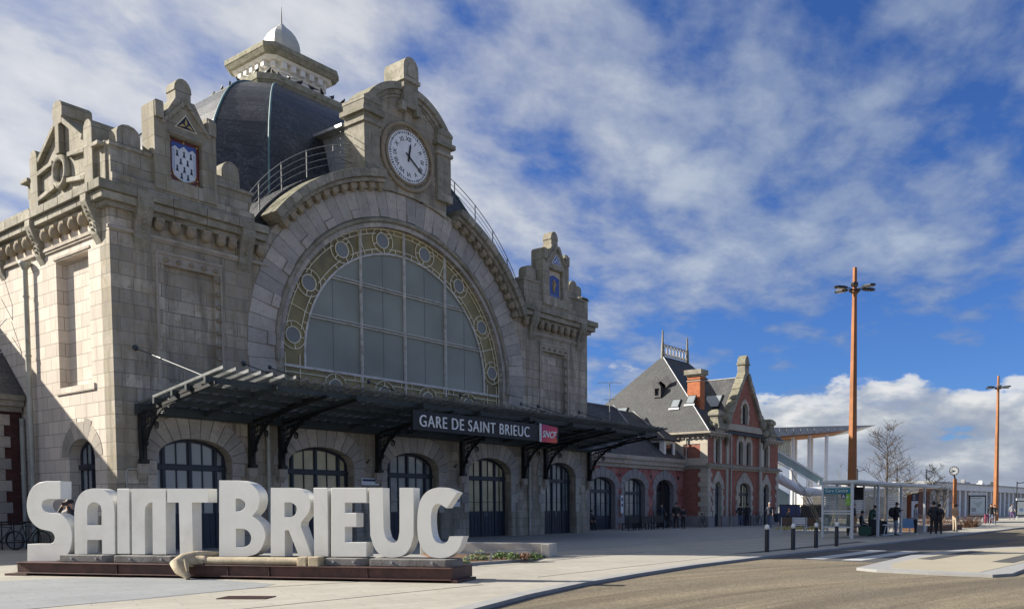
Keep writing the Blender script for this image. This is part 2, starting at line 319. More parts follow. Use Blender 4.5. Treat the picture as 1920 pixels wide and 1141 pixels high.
# ---------------------------------------------------------------- mesh building
class MB:
    """collects shapes in world coordinates; build() links them as ONE object"""
    def __init__(s): s.v = []; s.f = []; s.m = []; s.mats = []; s.cur = 0; s.sm = []; s.smooth = False
    def mat(s, name):
        if name not in s.mats: s.mats.append(name)
        s.cur = s.mats.index(name); return s
    def add(s, vs, fs, smooth=None):
        o = len(s.v); s.v += [tuple(p) for p in vs]
        for f in fs: s.f.append(tuple(i + o for i in f)); s.m.append(s.cur); s.sm.append((s.smooth if smooth is None else smooth) and len(f) <= 4)
        return s
    def box(s, x0, x1, y0, y1, z0, z1):
        vs = [(x, y, z) for x in (x0, x1) for y in (y0, y1) for z in (z0, z1)]
        return s.add(vs, [(0, 1, 3, 2), (4, 6, 7, 5), (0, 4, 5, 1), (2, 3, 7, 6), (0, 2, 6, 4), (1, 5, 7, 3)], False)
    def frame_box(s, c, ax, ay, az_):
        """box centred at c with half-axis vectors"""
        vs = [c + ax * i + ay * j + az_ * k for i in (-1, 1) for j in (-1, 1) for k in (-1, 1)]
        return s.add(vs, [(0, 1, 3, 2), (4, 6, 7, 5), (0, 4, 5, 1), (2, 3, 7, 6), (0, 2, 6, 4), (1, 5, 7, 3)], False)
    def bar(s, a, b, w, h=None, up=Vector((0, 0, 1))):
        a = Vector(a); b = Vector(b); h = h or w; d = (b - a); L = d.length; d.normalize()
        if abs(d.dot(up)) > .98: up = Vector((1, 0, 0))
        r = d.cross(up).normalized(); u_ = r.cross(d)
        return s.frame_box((a + b) / 2, d * L / 2, r * w / 2, u_ * h / 2)
    def prism(s, outer, holes, plane, d0, d1, hmat=None):
        """extrude a 2D outline with holes. plane 'xz','yz','xy'"""
        def P(p, d):
            return (p[0], d, p[1]) if plane == 'xz' else (d, p[0], p[1]) if plane == 'yz' else (p[0], p[1], d)
        loops = [outer] + list(holes)
        tri = tessellate_polygon([[Vector((p[0], p[1], 0)) for p in l] for l in loops])
        flat = [p for l in loops for p in l]; n = len(flat)
        vs = [P(p, d0) for p in flat] + [P(p, d1) for p in flat]
        fs = [tuple(t) for t in tri] + [tuple(i + n for i in reversed(t)) for t in tri]
        o = 0; nh = len(outer)
        for l in loops:
            k = len(l)
            for i in range(k): fs.append((o + i, o + (i + 1) % k, n + o + (i + 1) % k, n + o + i))
            o += k
        s.add(vs, fs, False)
        if hmat and n > nh:
            keep = s.cur; s.mat(hmat); c = s.cur; s.cur = keep
            for i in range(n - nh): s.m[-1 - i] = c
        return s
    def prism3(s, poly, org, ax, ay, nrm, d0, d1, holes=()):
        loops = [poly] + list(holes)
        tri = tessellate_polygon([[Vector((p[0], p[1], 0)) for p in l] for l in loops])
        flat = [p for l in loops for p in l]; n = len(flat)
        vs = [org + ax * p[0] + ay * p[1] + nrm * d0 for p in flat] + [org + ax * p[0] + ay * p[1] + nrm * d1 for p in flat]
        fs = [tuple(t) for t in tri] + [tuple(i + n for i in reversed(t)) for t in tri]
        o = 0
        for l in loops:
            k = len(l)
            for i in range(k): fs.append((o + i, o + (i + 1) % k, n + o + (i + 1) % k, n + o + i))
            o += k
        return s.add(vs, fs, False)
    def tube(s, pts, r, seg=8, cap=True, closed=False):
        pts = [Vector(p) for p in pts]; n = len(pts); rs = r if isinstance(r, (list, tuple)) else [r] * n
        rings = []; pn = None
        for i, p in enumerate(pts):
            if closed: d = pts[(i + 1) % n] - pts[i - 1]
            else: d = pts[min(i + 1, n - 1)] - pts[max(i - 1, 0)]
            d.normalize()
            if pn is None: pn = d.orthogonal().normalized()
            else:
                pn = pn - d * pn.dot(d)
                pn = pn.normalized() if pn.length > 1e-6 else d.orthogonal().normalized()
            bn_ = d.cross(pn)
            rings.append([p + (pn * math.cos(2 * math.pi * k / seg) + bn_ * math.sin(2 * math.pi * k / seg)) * rs[i] for k in range(seg)])
        vs = [q for rg in rings for q in rg]; fs = []
        for i in range(n if closed else n - 1):
            for k in range(seg): fs.append((i * seg + k, i * seg + (k + 1) % seg, ((i + 1) % n) * seg + (k + 1) % seg, ((i + 1) % n) * seg + k))
        s.add(vs, fs, True)
        if cap and not closed: s.add(rings[0] + rings[-1], [tuple(range(seg)), tuple(seg + k for k in reversed(range(seg)))], False)
        return s
    def lathe(s, c, prof, seg=20, sx=1, sy=1, rot=0.0, smooth=True):
        vs = []; fs = []; n = len(prof)
        for (r, z) in prof:
            for k in range(seg):
                a = 2 * math.pi * k / seg + rot; vs.append((c[0] + r * sx * math.cos(a), c[1] + r * sy * math.sin(a), c[2] + z))
        for i in range(n - 1):
            for k in range(seg): fs.append((i * seg + k, i * seg + (k + 1) % seg, (i + 1) * seg + (k + 1) % seg, (i + 1) * seg + k))
        fs += [tuple(reversed(range(seg))), tuple((n - 1) * seg + k for k in range(seg))]
        return s.add(vs, fs, smooth)
    def ball(s, c, r, sx=1, sy=1, sz=1, seg=12, rings=8):
        return s.lathe(c, [(max(1e-4, r * math.sin(math.pi * i / rings)), -r * sz * math.cos(math.pi * i / rings)) for i in range(rings + 1)], seg, sx, sy)
    def build(s, name, parent=None, mat=None, bevel=0.0, recalc=True, at=None):
        me = bpy.data.meshes.new(name)
        off = Vector(at) if at is not None else (world_of(parent) if parent else Vector((0, 0, 0)))
        me.from_pydata([Vector(p) - off for p in s.v], [], s.f)
        if mat: s.mats = [mat]
        for mn in s.mats: me.materials.append(MAT[mn])
        for i, p in enumerate(me.polygons): p.use_smooth = s.sm[i]; p.material_index = 0 if mat else s.m[i]
        if recalc:
            bm = bmesh.new(); bm.from_mesh(me); bmesh.ops.recalc_face_normals(bm, faces=bm.faces); bm.to_mesh(me); bm.free()
        me.update()
        o = bpy.data.objects.new(name, me); COL.objects.link(o)
        if parent: o.parent = parent; o['wo'] = tuple(off)
        else: o.location = off; o['wo'] = tuple(off)
        if bevel:
            b = o.modifiers.new('bevel', 'BEVEL'); b.width = bevel; b.segments = 2; b.limit_method = 'ANGLE'; b.angle_limit = R(40)
        return o
def world_of(o): return Vector(o['wo'])
def thing(name, label, cat, loc=(0, 0, 0), group=None):
    o = bpy.data.objects.new(name, None); COL.objects.link(o); o.location = loc; o.empty_display_size = .3
    o['wo'] = tuple(loc); tag(o, label, cat, group); return o
def tag(o, label, cat, group=None):
    o['label'] = label; o['category'] = cat
    if group: o['group'] = group
    return o
def struct(o): o['kind'] = 'structure'; return o
def copy_tree(o, parent=None):
    c = o.copy(); COL.objects.link(c); c.parent = parent
    for ch in [q for q in bpy.data.objects if q.parent == o]: copy_tree(ch, c)
    return c
def arc(cx, cz, r, a0, a1, n, rz=None):
    rz = rz or r
    return [(cx + r * math.cos(R(a0 + (a1 - a0) * i / n)), cz + rz * math.sin(R(a0 + (a1 - a0) * i / n))) for i in range(n + 1)]
def arch_poly(x0, x1, z0, zs, zt, n=14):
    """door outline: straight jambs and a flattened round head"""
    c = (x0 + x1) / 2; h = (x1 - x0) / 2
    return [(x0, z0), (x1, z0)] + [(c + h * math.cos(math.pi * i / n), zs + (zt - zs) * math.sin(math.pi * i / n) ** .9) for i in range(n + 1)]
def arch_z(x, x0, x1, zs, zt):
    c = (x0 + x1) / 2; h = (x1 - x0) / 2; q = max(0.0, 1 - ((x - c) / h) ** 2); return zs + (zt - zs) * math.sqrt(q) ** .9
def text_mesh(mb, body, org, ax, ay, size, depth=.02, align='LEFT', fit=None, shear=0.0, bold=0.0, spc=1.0):
    """solid lettering laid on the plane org/ax/ay"""
    cu = bpy.data.curves.new('txt', 'FONT'); cu.body = body; cu.size = size; cu.extrude = depth / 2; cu.align_x = align; cu.shear = shear; cu.offset = bold; cu.resolution_u = 4; cu.space_character = spc
    ob = bpy.data.objects.new('txt', cu); COL.objects.link(ob); dg = bpy.context.evaluated_depsgraph_get(); dg.update()
    me = bpy.data.meshes.new_from_object(ob.evaluated_get(dg))
    xs = [q.co.x for q in me.vertices] or [0, 1]; k = 1.0
    if fit: k = fit / (max(xs) - min(xs))
    x0 = min(xs) if align == 'LEFT' else 0
    n = ax.cross(ay)
    mb.add([org + ax * ((q.co.x - x0) * k) + ay * q.co.y + n * q.co.z for q in me.vertices], [tuple(p.vertices) for p in me.polygons], False)
    bpy.data.objects.remove(ob); bpy.data.curves.remove(cu); bpy.data.meshes.remove(me)
AX = Vector((1, 0, 0)); AY = Vector((0, 1, 0)); AZV = Vector((0, 0, 1))
# ================================================================= ground
YK = 11.85
kerb_pts = [(-14, -30), (-6, -12), (0.5, -1.5), (3.6, 3.5), (6.4, 7.1), (9.2, 9.5), (11.3, 10.25), (13.6, 10.85), (16.3, 11.3), (19.5, 11.7), (24, YK), (33, YK), (45, YK), (60, YK + .1), (90, YK + .6), (140, YK + 3), (420, 20)]
def offset_line(pts, d):
    o = []
    for i, p in enumerate(pts):
        a = Vector(pts[max(i - 1, 0)]); b = Vector(pts[min(i + 1, len(pts) - 1)]); t = (b - a).normalized(); o.append((p[0] - t.y * d, p[1] + t.x * d))
    return o
g = MB(); g.box(-2500, 3500, -2500, 3500, -.6, -.30); struct(g.build('ground', mat='far_ground'))
g = MB(); g.prism([(-40, -60), (460, -60), (460, 40), (-40, 40)], [], 'xy', -.2, -.07); struct(g.build('road', mat='asphalt_worn'))
kb = offset_line(kerb_pts, .32)
g = MB(); g.prism(kb + [(420, 120), (-120, 120), (-120, -30)], [], 'xy', -.25, 0.0); struct(g.build('plaza_paving', mat='paving_beige'))
g = MB()
for i in range(len(kerb_pts) - 1):
    a, b = Vector(kerb_pts[i]), Vector(kerb_pts[i + 1]); a2, b2 = Vector(kb[i]), Vector(kb[i + 1]); n = max(1, int((b - a).length / 1.0)) if (b - a).length < 20 else 12
    for j in range(n):
        f0, f1 = j / n, (j + .99) / n
        q = [a.lerp(b, f0), a.lerp(b, f1), a2.lerp(b2, f1), a2.lerp(b2, f0)]
        g.prism([tuple(p) for p in q], [], 'xy', -.24, .008)
struct(g.build('kerb', mat='granite_kerb'))
g = MB(); ko = offset_line(kerb_pts, -.14)  # dark strip on the road, standing in for shade below the kerb riser
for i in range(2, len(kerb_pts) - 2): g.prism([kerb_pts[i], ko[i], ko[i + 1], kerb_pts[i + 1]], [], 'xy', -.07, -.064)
struct(g.build('kerb_shade_strip', mat='asphalt_dark'))
g = MB(); g.prism([(9.9, 15.9), (9.35, 15.5), (7.2, 15.2), (5.2, 15.2), (1.0, 15.2), (1.0, 22.5), (6.9, 21.35), (8.1, 20.95), (9.6, 19.2)], [], 'xy', .0, .004); struct(g.build('paving_band', mat='paving_grey'))
g = MB(); g.prism([(13.0, 19.3), (60, 19.0), (60, 38), (13.0, 38)], [], 'xy', .0, .004); struct(g.build('forecourt', mat='paving_fore'))
g = MB(); g.prism([(26, 12.95), (36.5, 12.95), (36.5, 13.35), (24.5, 13.35)], [], 'xy', .0, .004); struct(g.build('dark_paving_strip', mat='asphalt_dark'))
# thin joint lines of the plaza
g = MB()
for p, q in (((5.2, 15.15), (9.3, 15.45)), ((9.3, 15.45), (11.3, 14.9)), ((14.2, 12.6), (24, 13.0)), ((6.0, 12.5), (12.2, 12.3)), ((17.5, 16.0), (24, 16.4))):
    g.bar((*p, .002), (*q, .002), .018, .006)
struct(g.build('paving_joint', mat='asphalt_dark'))
# traffic island, crossing
isl = [(21.1, 7.75), (20.75, 7.1), (20.7, 5.8), (20.75, 4.35), (21.4, 4.05), (23.5, 4.1), (44, 3.4), (44, 6.0), (36, 6.5), (31.7, 7.9), (27.5, 8.3)]
g = MB().mat('granite_kerb'); g.prism(isl, [], 'xy', -.2, 0.0); struct(g.build('traffic_island'))
g = MB().mat('island_concrete'); g.prism([(23.0, 7.45), (21.35, 6.9), (21.25, 5.8), (21.3, 4.75), (23.5, 4.65), (43.5, 3.95), (43.5, 5.5), (36, 6.05), (31.5, 7.35), (27.5, 7.7)], [], 'xy', .0, .006); struct(g.build('island_paving'))
g = MB().mat('asphalt_dark'); g.prism([(25.5, 7.5), (25.3, 7.0), (31.0, 6.8), (31.2, 7.3)], [], 'xy', .006, .010); g.prism([(25.35, 5.35), (25.2, 4.75), (33, 4.6), (33, 5.2)], [], 'xy', .006, .010); struct(g.build('island_marking'))
g = MB().mat('road_paint')
for (ya, yb) in ((10.2, 10.8), (9.0, 9.6)): g.prism([(24.9, ya), (30.9, ya - .02), (30.9, yb), (24.8, yb)], [], 'xy', -.0695, -.066)
struct(g.build('crossing_stripes'))
g = MB().mat('asphalt_dark'); g.prism([(24.2, 8.4), (44, 8.0), (44, 11.6), (24.4, 11.6)], [], 'xy', -.0699, -.0675); struct(g.build('crossing_asphalt'))

# ================================================================= station hall
YF = 30.86; CX = 26.0; CZ = 7.8
st = thing('station_building', 'large pale stone railway station hall with arched window, clock gable and slate dome', 'station', (CX, YF, 0))
DOORS = [(14.8, 17.54), (19.83, 22.98), (24.72, 27.75), (29.69, 32.72), (35.37, 38.1)]
ZS, ZT = 3.2, 4.03
bigwin = [(32.2, 5.6)] + arc(CX, CZ, 6.2, 0, 180, 48) + [(19.8, 5.6)]
pan = [[(15.25, 5.95), (17.05, 5.95), (17.05, 10.05), (15.25, 10.05)], [(35.35, 5.95), (37.2, 5.95), (37.2, 10.05), (35.35, 10.05)]]
top = [(39.25, 11.7), (33.1, 11.7)] + arc(CX, CZ, 8.0, 29.2, 150.8, 50) + [(18.9, 11.7), (13.5, 11.7)]
w1 = MB().mat('stone_front')
w1.prism([(13.5, 0), (39.25, 0)] + top, [bigwin] + [arch_poly(a, b, -.0 + .02, ZS, ZT) for a, b in DOORS] + pan, 'xz', YF, 31.55)
for q in pan: w1.mat('stone_front').box(q[0][0] - .02, q[1][0] + .02, YF + .16, YF + .3, 5.9, 10.1)
w1.build('front_wall', st)
w2 = MB().mat('stone_wall')
bw = [(32.45, 5.85), (35.05, 5.85), (35.05, 10.4), (32.45, 10.4)]
w2.prism([(31.55, 0), (49, 0), (49, 11.7), (31.55, 11.7)], [bw, arch_poly(32.45, 34.5, .02, 3.35, 3.98)], 'yz', 13.5, 14.15)
w2.box(13.84, 14.0, 32.4, 35.1, 5.8, 10.45)
w2.mat('stone_wall').box(13.44, 13.5, 32.2, 35.3, 5.62, 5.85)
w2.build('side_wall', st)
w3 = MB().mat('stone_wall'); w3.box(38.6, 39.25, 31.55, 49, 0, 11.7); w3.box(14.15, 38.6, 48.4, 49, 0, 11.7); w3.build('rear_wall', st)
w4 = MB().mat('stone_parapet'); w4.box(13.9, 19.6, 31.4, 33.0, 11.7, 12.05); w4.box(32.5, 38.9, 31.4, 33.0, 11.7, 12.05); w4.box(13.9, 38.9, 33.0, 48.6, 11.7, 12.05); w4.build('flat_roof', st)
# dark hall interior
wi = MB().mat('dark_interior'); wi.box(14.3, 38.4, 36.5, 36.7, .01, 11.6); wi.build('inner_partition', st)
# plinth blocks between doors
xs = [13.5 - .05] + [q for d in DOORS for q in d] + [39.25 + .05]
for i in range(0, len(xs), 2):
    a, b = xs[i], xs[i + 1]; pb = MB().mat('stone_front'); pb.box(a + (.04 if i else 0), b - (.04 if i < len(xs) - 2 else 0), YF - .06, YF, 0, 1.25)
    if i: pb.build('plinth', st)
    else: pb0 = pb
pb = pb0; pb.box(13.44, 13.5, YF, 32.35, 0, 1.25); pb.box(13.44, 13.5, 34.6, 38.4, 0, 1.25)
pb.build('plinth', st)
# door surrounds: cut voussoirs round each arch
for (a, b) in DOORS:
    mb = MB().mat('stone_voussoir'); c = (a + b) / 2; h = (b - a) / 2; n = 13
    for i in range(n):
        f0 = math.pi * (i + .03) / n; f1 = math.pi * (i + .97) / n; q = []
        for f in (f0, (f0 + f1) / 2, f1): q.append((c + h * math.cos(f), ZS + (ZT - ZS) * math.sin(f) ** .9))
        for f in (f1, (f0 + f1) / 2, f0): q.append((c + (h + .62) * math.cos(f), ZS + (ZT - ZS + .85) * math.sin(f) ** .9))
        mb.prism(q, [], 'xz', YF - .05, YF + .02)
    for s, x in ((-1, a), (1, b)):
        for k in range(4):
            w_ = .5 if k % 2 else .32; z0 = 1.27 + k * .48
            mb.prism([(x, z0), (x + s * w_, z0), (x + s * w_, z0 + .465), (x, z0 + .465)], [], 'xz', YF - .045, YF + .01)
    mb.build('door_surround', st, bevel=.012)
def arched_door(parent, plane, a, b, d, zs, zt, z0=0.0, cols=(.40, 1, 1, .40), glass='glass_cream', trans=2.98, sill=1.32, sgn=1, frame='door_blue', name='door', solid=False, zlow=None):
    """glazed door filling an arched opening; plane 'xz' (d = y) or 'yz' (d = x)"""
    mb = MB().mat(frame); a += .02; b -= .02; gl = MB().mat(glass); tot = sum(cols); W_ = b - a; x = a; holes = []
    fr = .085; bars = []
    for ci, cw in enumerate(cols):
        x1 = x + W_ * cw / tot; l, r = x + fr + (.05 if ci == 0 else 0), x1 - fr - (.05 if ci == len(cols) - 1 else 0)
        split = [(l, r)] if cw < .6 else [(l, (l + r) / 2 - .018), ((l + r) / 2 + .018, r)]
        for (p, q) in split:
            if q - p < .06: continue
            if not solid: holes.append([(p, sill), (q, sill), (q, trans - .1), (p, trans - .1)])
            tp = [(q + (p - q) * i / 4, min(arch_z(q + (p - q) * i / 4, a, b, zs, zt) - .13, 99)) for i in range(5)]
            if min(t[1] for t in tp) > trans + .2: holes.append([(p, trans + .13), (q, trans + .13)] + tp)
        if ci: bars.append(x)
        x = x1
    mb.prism(arch_poly(a, b, z0 + .01, zs, zt - .02), holes, plane, d, d + .09 * sgn)
    def bx(u0, u1, z0_, z1_, e0, e1):
        e0, e1 = sorted((d - e1 * sgn, d - e0 * sgn))
        mb.box(u0, u1, e0, e1, z0_, z1_) if plane == 'xz' else mb.box(e0, e1, u0, u1, z0_, z1_)
    bx(a, b, trans - .07, trans + .09, 0, .06)
    for xx in bars: bx(xx - .045, xx + .045, z0 + .02, trans - .07, 0, .04); bx(xx - .045, xx + .045, trans + .09, arch_z(xx, a, b, zs, zt) - .05, 0, .04)
    x = a
    for ci, cw in enumerate(cols):
        x1 = x + W_ * cw / tot; n = max(1, int((x1 - x) / .22))
        for k in range(1, n): u_ = x + (x1 - x) * k / n; bx(u_ - .012, u_ + .012, z0 + .2, sill - .12, 0, .015)
        x = x1
    for hz in (1.78,):
        if not solid: bx(a + .08, b - .08, hz - .012, hz + .012, -.05, -.02)
    o = mb.build(name, parent)
    e = d + .045 * sgn
    gl.prism(arch_poly(a + .03, b - .03, sill - .05, zs, zt - .06), [], plane, min(e, e + .012 * sgn), max(e, e + .012 * sgn))
    gl.build('pane', o)
    hd = MB().mat('zinc'); c = (a + b) / 2
    for s in (-1, 1):
        if plane == 'xz': hd.tube([(c + s * .07, d - .05 * sgn, 1.0), (c + s * .07, d - .09 * sgn, 1.02), (c + s * .07, d - .09 * sgn, 1.25), (c + s * .07, d - .05 * sgn, 1.27)], .012, 6)
        else: hd.tube([(d - .05 * sgn, c + s * .07, 1.0), (d - .09 * sgn, c + s * .07, 1.02), (d - .09 * sgn, c + s * .07, 1.25), (d - .05 * sgn, c + s * .07, 1.27)], .012, 6)
    hd.build('door_handle', o)
    return o
for i, (a, b) in enumerate(DOORS):
    arched_door(st, 'xz', a, b, 31.28, ZS, ZT, cols=(.42, 1, 1, .42) if i < 3 else (.3, 1, 1, .75), glass='glass_sky' if i == 0 else 'glass_cream' if i in (1, 3) else 'glass_pale')
arched_door(st, 'yz', 32.45, 34.5, 13.85, 3.35, 3.98, cols=(1, 1), glass='glass_sky', sgn=1)
sr = MB().mat('stone_cut'); c, h, n = 33.475, 1.025, 9
for i in range(n):
    f0 = math.pi * (i + .02) / n; f1 = math.pi * (i + .98) / n; ro = .75 if i in (3, 5) else .6
    q = [(c + h * math.cos(f), 3.35 + .63 * math.sin(f)) for f in (f0, (f0 + f1) / 2, f1)] + [(c + (h + ro) * math.cos(f), 3.35 + (.63 + ro) * math.sin(f)) for f in (f1, (f0 + f1) / 2, f0)]
    sr.prism(q, [], 'yz', 13.485, 13.51)
sr.build('door_surround', st)

# ---- great window
wn = MB().mat('window_bar')
YW = 31.15
inner = [(31.1, 7.25)] + arc(CX, CZ, 5.1, 0, 180, 40) + [(20.9, 7.25)]
for xx in (23.68, 26.05, 28.5):
    wn.box(xx - .035, xx + .035, YW - .09, YW, 5.62, 7.25); zt = CZ + math.sqrt(6.2 ** 2 - (xx - CX) ** 2)
    wn.box(xx - .04, xx + .04, YW - .09, YW, 7.25, zt)
    wn.box(xx - .015, xx + .015, YW - .14, YW - .09, 7.3, zt - .1)
for zz in (9.42, 11.22):
    hw = math.sqrt(5.1 ** 2 - (zz - CZ) ** 2)
    for s in (-.055, .055): wn.box(CX - hw, CX + hw, YW - .075, YW - .01, zz + s - .018, zz + s + .018)
wn.box(19.82, 32.18, YW - .08, YW + .01, 7.2, 7.3)
wn.tube([(x, YW - .03, z) for x, z in arc(CX, CZ, 5.1, 0, 180, 48)], .05, 6); wn.box(20.86, 20.94, YW - .07, YW, 7.3, CZ); wn.box(31.06, 31.14, YW - .07, YW, 7.3, CZ)
wf = wn.build('window', st)
gp = MB().mat('glass_big')
xs_ = [20.9, 22.3, 23.68, 24.9, 26.05, 27.3, 28.5, 29.8, 31.1]; zs_ = [7.3, 9.42, 11.22, 12.95]
gp.prism(inner, [], 'xz', YW + .02, YW + .035); gp.build('grey_pane', wf)
mull = MB().mat('glass_medallion')
for xx in (22.3, 24.9, 27.3, 29.8): mull.box(xx - .01, xx + .01, YW + .005, YW + .02, 7.3, CZ + math.sqrt(5.1 ** 2 - (xx - CX) ** 2))
mull.build('glazing_bar', wf)
go = MB().mat('gold_glass')
go.prism([(32.19, 5.62)] + arc(CX, CZ, 6.19, 0, 180, 48) + [(19.81, 5.62)], [list(reversed(inner))], 'xz', YW + .01, YW + .03); go.build('gold_pane', wf)
tr = MB().mat('tracery')
def tl(pts, r=.024): tr.tube([(x, YW - .02, z) for x, z in pts], r, 5)
med = [(CX + .03 + 5.68 * math.cos(R(a)), CZ + 5.68 * math.sin(R(a))) for a in (6, 29.5, 53, 77, 101.5, 125, 149, 173)]
bot = [(22.35, 6.62), (24.9, 6.62), (27.4, 6.62), (30.0, 6.62)]

for (x, z) in med + bot:
    tr.tube([(x + .33 * math.cos(t * math.pi / 10), YW - .03, z + .33 * math.sin(t * math.pi / 10)) for t in range(20)], .026, 5, closed=True)
    tr.tube([(x + .56 * math.cos(t * math.pi / 10), YW - .03, z + .56 * math.sin(t * math.pi / 10)) for t in range(20)], .022, 5, closed=True)
    a0 = math.atan2(z - CZ, x - CX) if z > 7.4 else math.pi / 2
    for k in range(4 if z > 7.4 else 3):
        f = a0 + k * math.pi / 2 + (.3 if k % 2 else 0); tl([(x + .33 * math.cos(f), z + .33 * math.sin(f)), (x + .56 * math.cos(f), z + .56 * math.sin(f))])
    MB().mat('glass_medallion').prism([(x + .32 * math.cos(t * math.pi / 10), z + .32 * math.sin(t * math.pi / 10)) for t in range(20)], [], 'xz', YW - .012, YW + .0).build('medallion', wf)
angs = [6, 29.5, 53, 77, 101.5, 125, 149, 173]
for i in range(7):
    a, b = angs[i] + 5.7, angs[i + 1] - 5.7
    for rr, e in ((5.32, 2.3), (5.98, 3.0)): tl(arc(CX, CZ, rr, a - e, b + e, 6))
    m_ = (a + b) / 2
    for k, f in enumerate((a + 1.5, m_, b - 1.5)):
        for r0, r1 in ((5.12, 5.32), (5.98, 6.18)):
            if k != 1: tl([(CX + r0 * math.cos(R(f)), CZ + r0 * math.sin(R(f))), (CX + r1 * math.cos(R(f)), CZ + r1 * math.sin(R(f)))])
    if i % 2 == 0: tl([(CX + 5.12 * math.cos(R(m_)), CZ + 5.12 * math.sin(R(m_))), (CX + 6.18 * math.cos(R(m_)), CZ + 6.18 * math.sin(R(m_)))])
tl(arc(CX, CZ, 6.17, 0, 180, 48), .03)
for s in (-1, 1):
    for q in (5.32, 5.98): tl([(CX + s * q, 5.65), (CX + s * q, 7.75)])
    tl([(CX + s * 6.17, 5.65), (CX + s * 6.17, 7.8)], .03)
for zz in (7.0, 6.15):
    prev = CX - 5.98
    for (x, z) in bot:
        tl([(prev, zz), (x - .42, zz)]); prev = x + .42
    tl([(prev, zz), (CX + 5.98, zz)])
for i in range(len(bot) - 1):
    for f in (.38, .5, .62): xx = bot[i][0] + (bot[i + 1][0] - bot[i][0]) * f; tl([(xx, 7.0), (xx, 7.2)]); 
tr.build('tracery', wf)
# ---- archivolt
av = MB().mat('stone_voussoir')
n = 46
for i in range(n):
    a0, a1 = -8 + 196 * (i + .02) / n, -8 + 196 * (i + .98) / n; r1 = 7.72 if i % 2 else 7.74; r0 = 6.62
    raised = (i % 3 == 1)
    if raised:
        av.prism(arc(CX, CZ, 6.95, a0, a1, 2) + list(reversed(arc(CX, CZ, r1, a0, a1, 2))), [], 'xz', YF - .05, YF + .01)
        av.prism(arc(CX, CZ, r0, a0, a1, 2) + list(reversed(arc(CX, CZ, 6.93, a0, a1, 2))), [], 'xz', YF - .12, YF + .01)
    else: av.prism(arc(CX, CZ, r0, a0, a1, 2) + list(reversed(arc(CX, CZ, r1, a0, a1, 2))), [], 'xz', YF - .05, YF + .01)
n = 60
for i in range(n):
    a0, a1 = -3 + 186 * (i + .015) / n, -3 + 186 * (i + .985) / n
    av.prism(arc(CX, CZ, 6.2, a0, a1, 1) + list(reversed(arc(CX, CZ, 6.38, a0, a1, 1))), [], 'xz', YF - .02, YF + .3)
av.build('archivolt', st)
rl = MB().mat('stone_cornice'); rl.tube([(x, YF - .05, z) for x, z in arc(CX, CZ, 6.5, -4, 184, 60)], .11, 8); rl.build('arch_moulding', st)
def corbel(c, r, bx=None, ob=None):
    cb = MB().mat('stone_corbel'); cb.ball(c, r, sz=1.15, seg=10, rings=7)
    if bx: cb.box(*bx)
    if ob: cb.frame_box(*ob)
    return cb.build('corbel', st)
for a0, a1, n in ((27, 69.5, 13), (100, 143, 13)):
    cn = MB().mat('stone_cornice')
    for i in range(n):
        f0 = a0 + (a1 - a0) * (i + .01) / n; f1 = a0 + (a1 - a0) * (i + .99) / n
        for r0, r1, yy in ((8.17, 8.5, YF - .58), (8.0, 8.165, YF - .42), (7.86, 7.995, YF - .2)):
            cn.prism(arc(CX, CZ, r0, f0, f1, 2) + list(reversed(arc(CX, CZ, r1, f0, f1, 2))), [], 'xz', yy, YF + .5)
    k = 12
    for i in range(k):
        f = R(a0 + 1.5 + (a1 - a0 - 3) * i / (k - 1)); c_ = Vector((CX + 7.84 * math.cos(f), YF - .16, CZ + 7.84 * math.sin(f))); rd = Vector((math.cos(f), 0, math.sin(f))); tg = Vector((-math.sin(f), 0, math.cos(f)))
        corbel(tuple(c_ - rd * .07 + AY * -.02), .13, None, (c_ + rd * .03, rd * .11, tg * .14, AY * .17))
    cn.build('arch_cornice', st, bevel=.02)
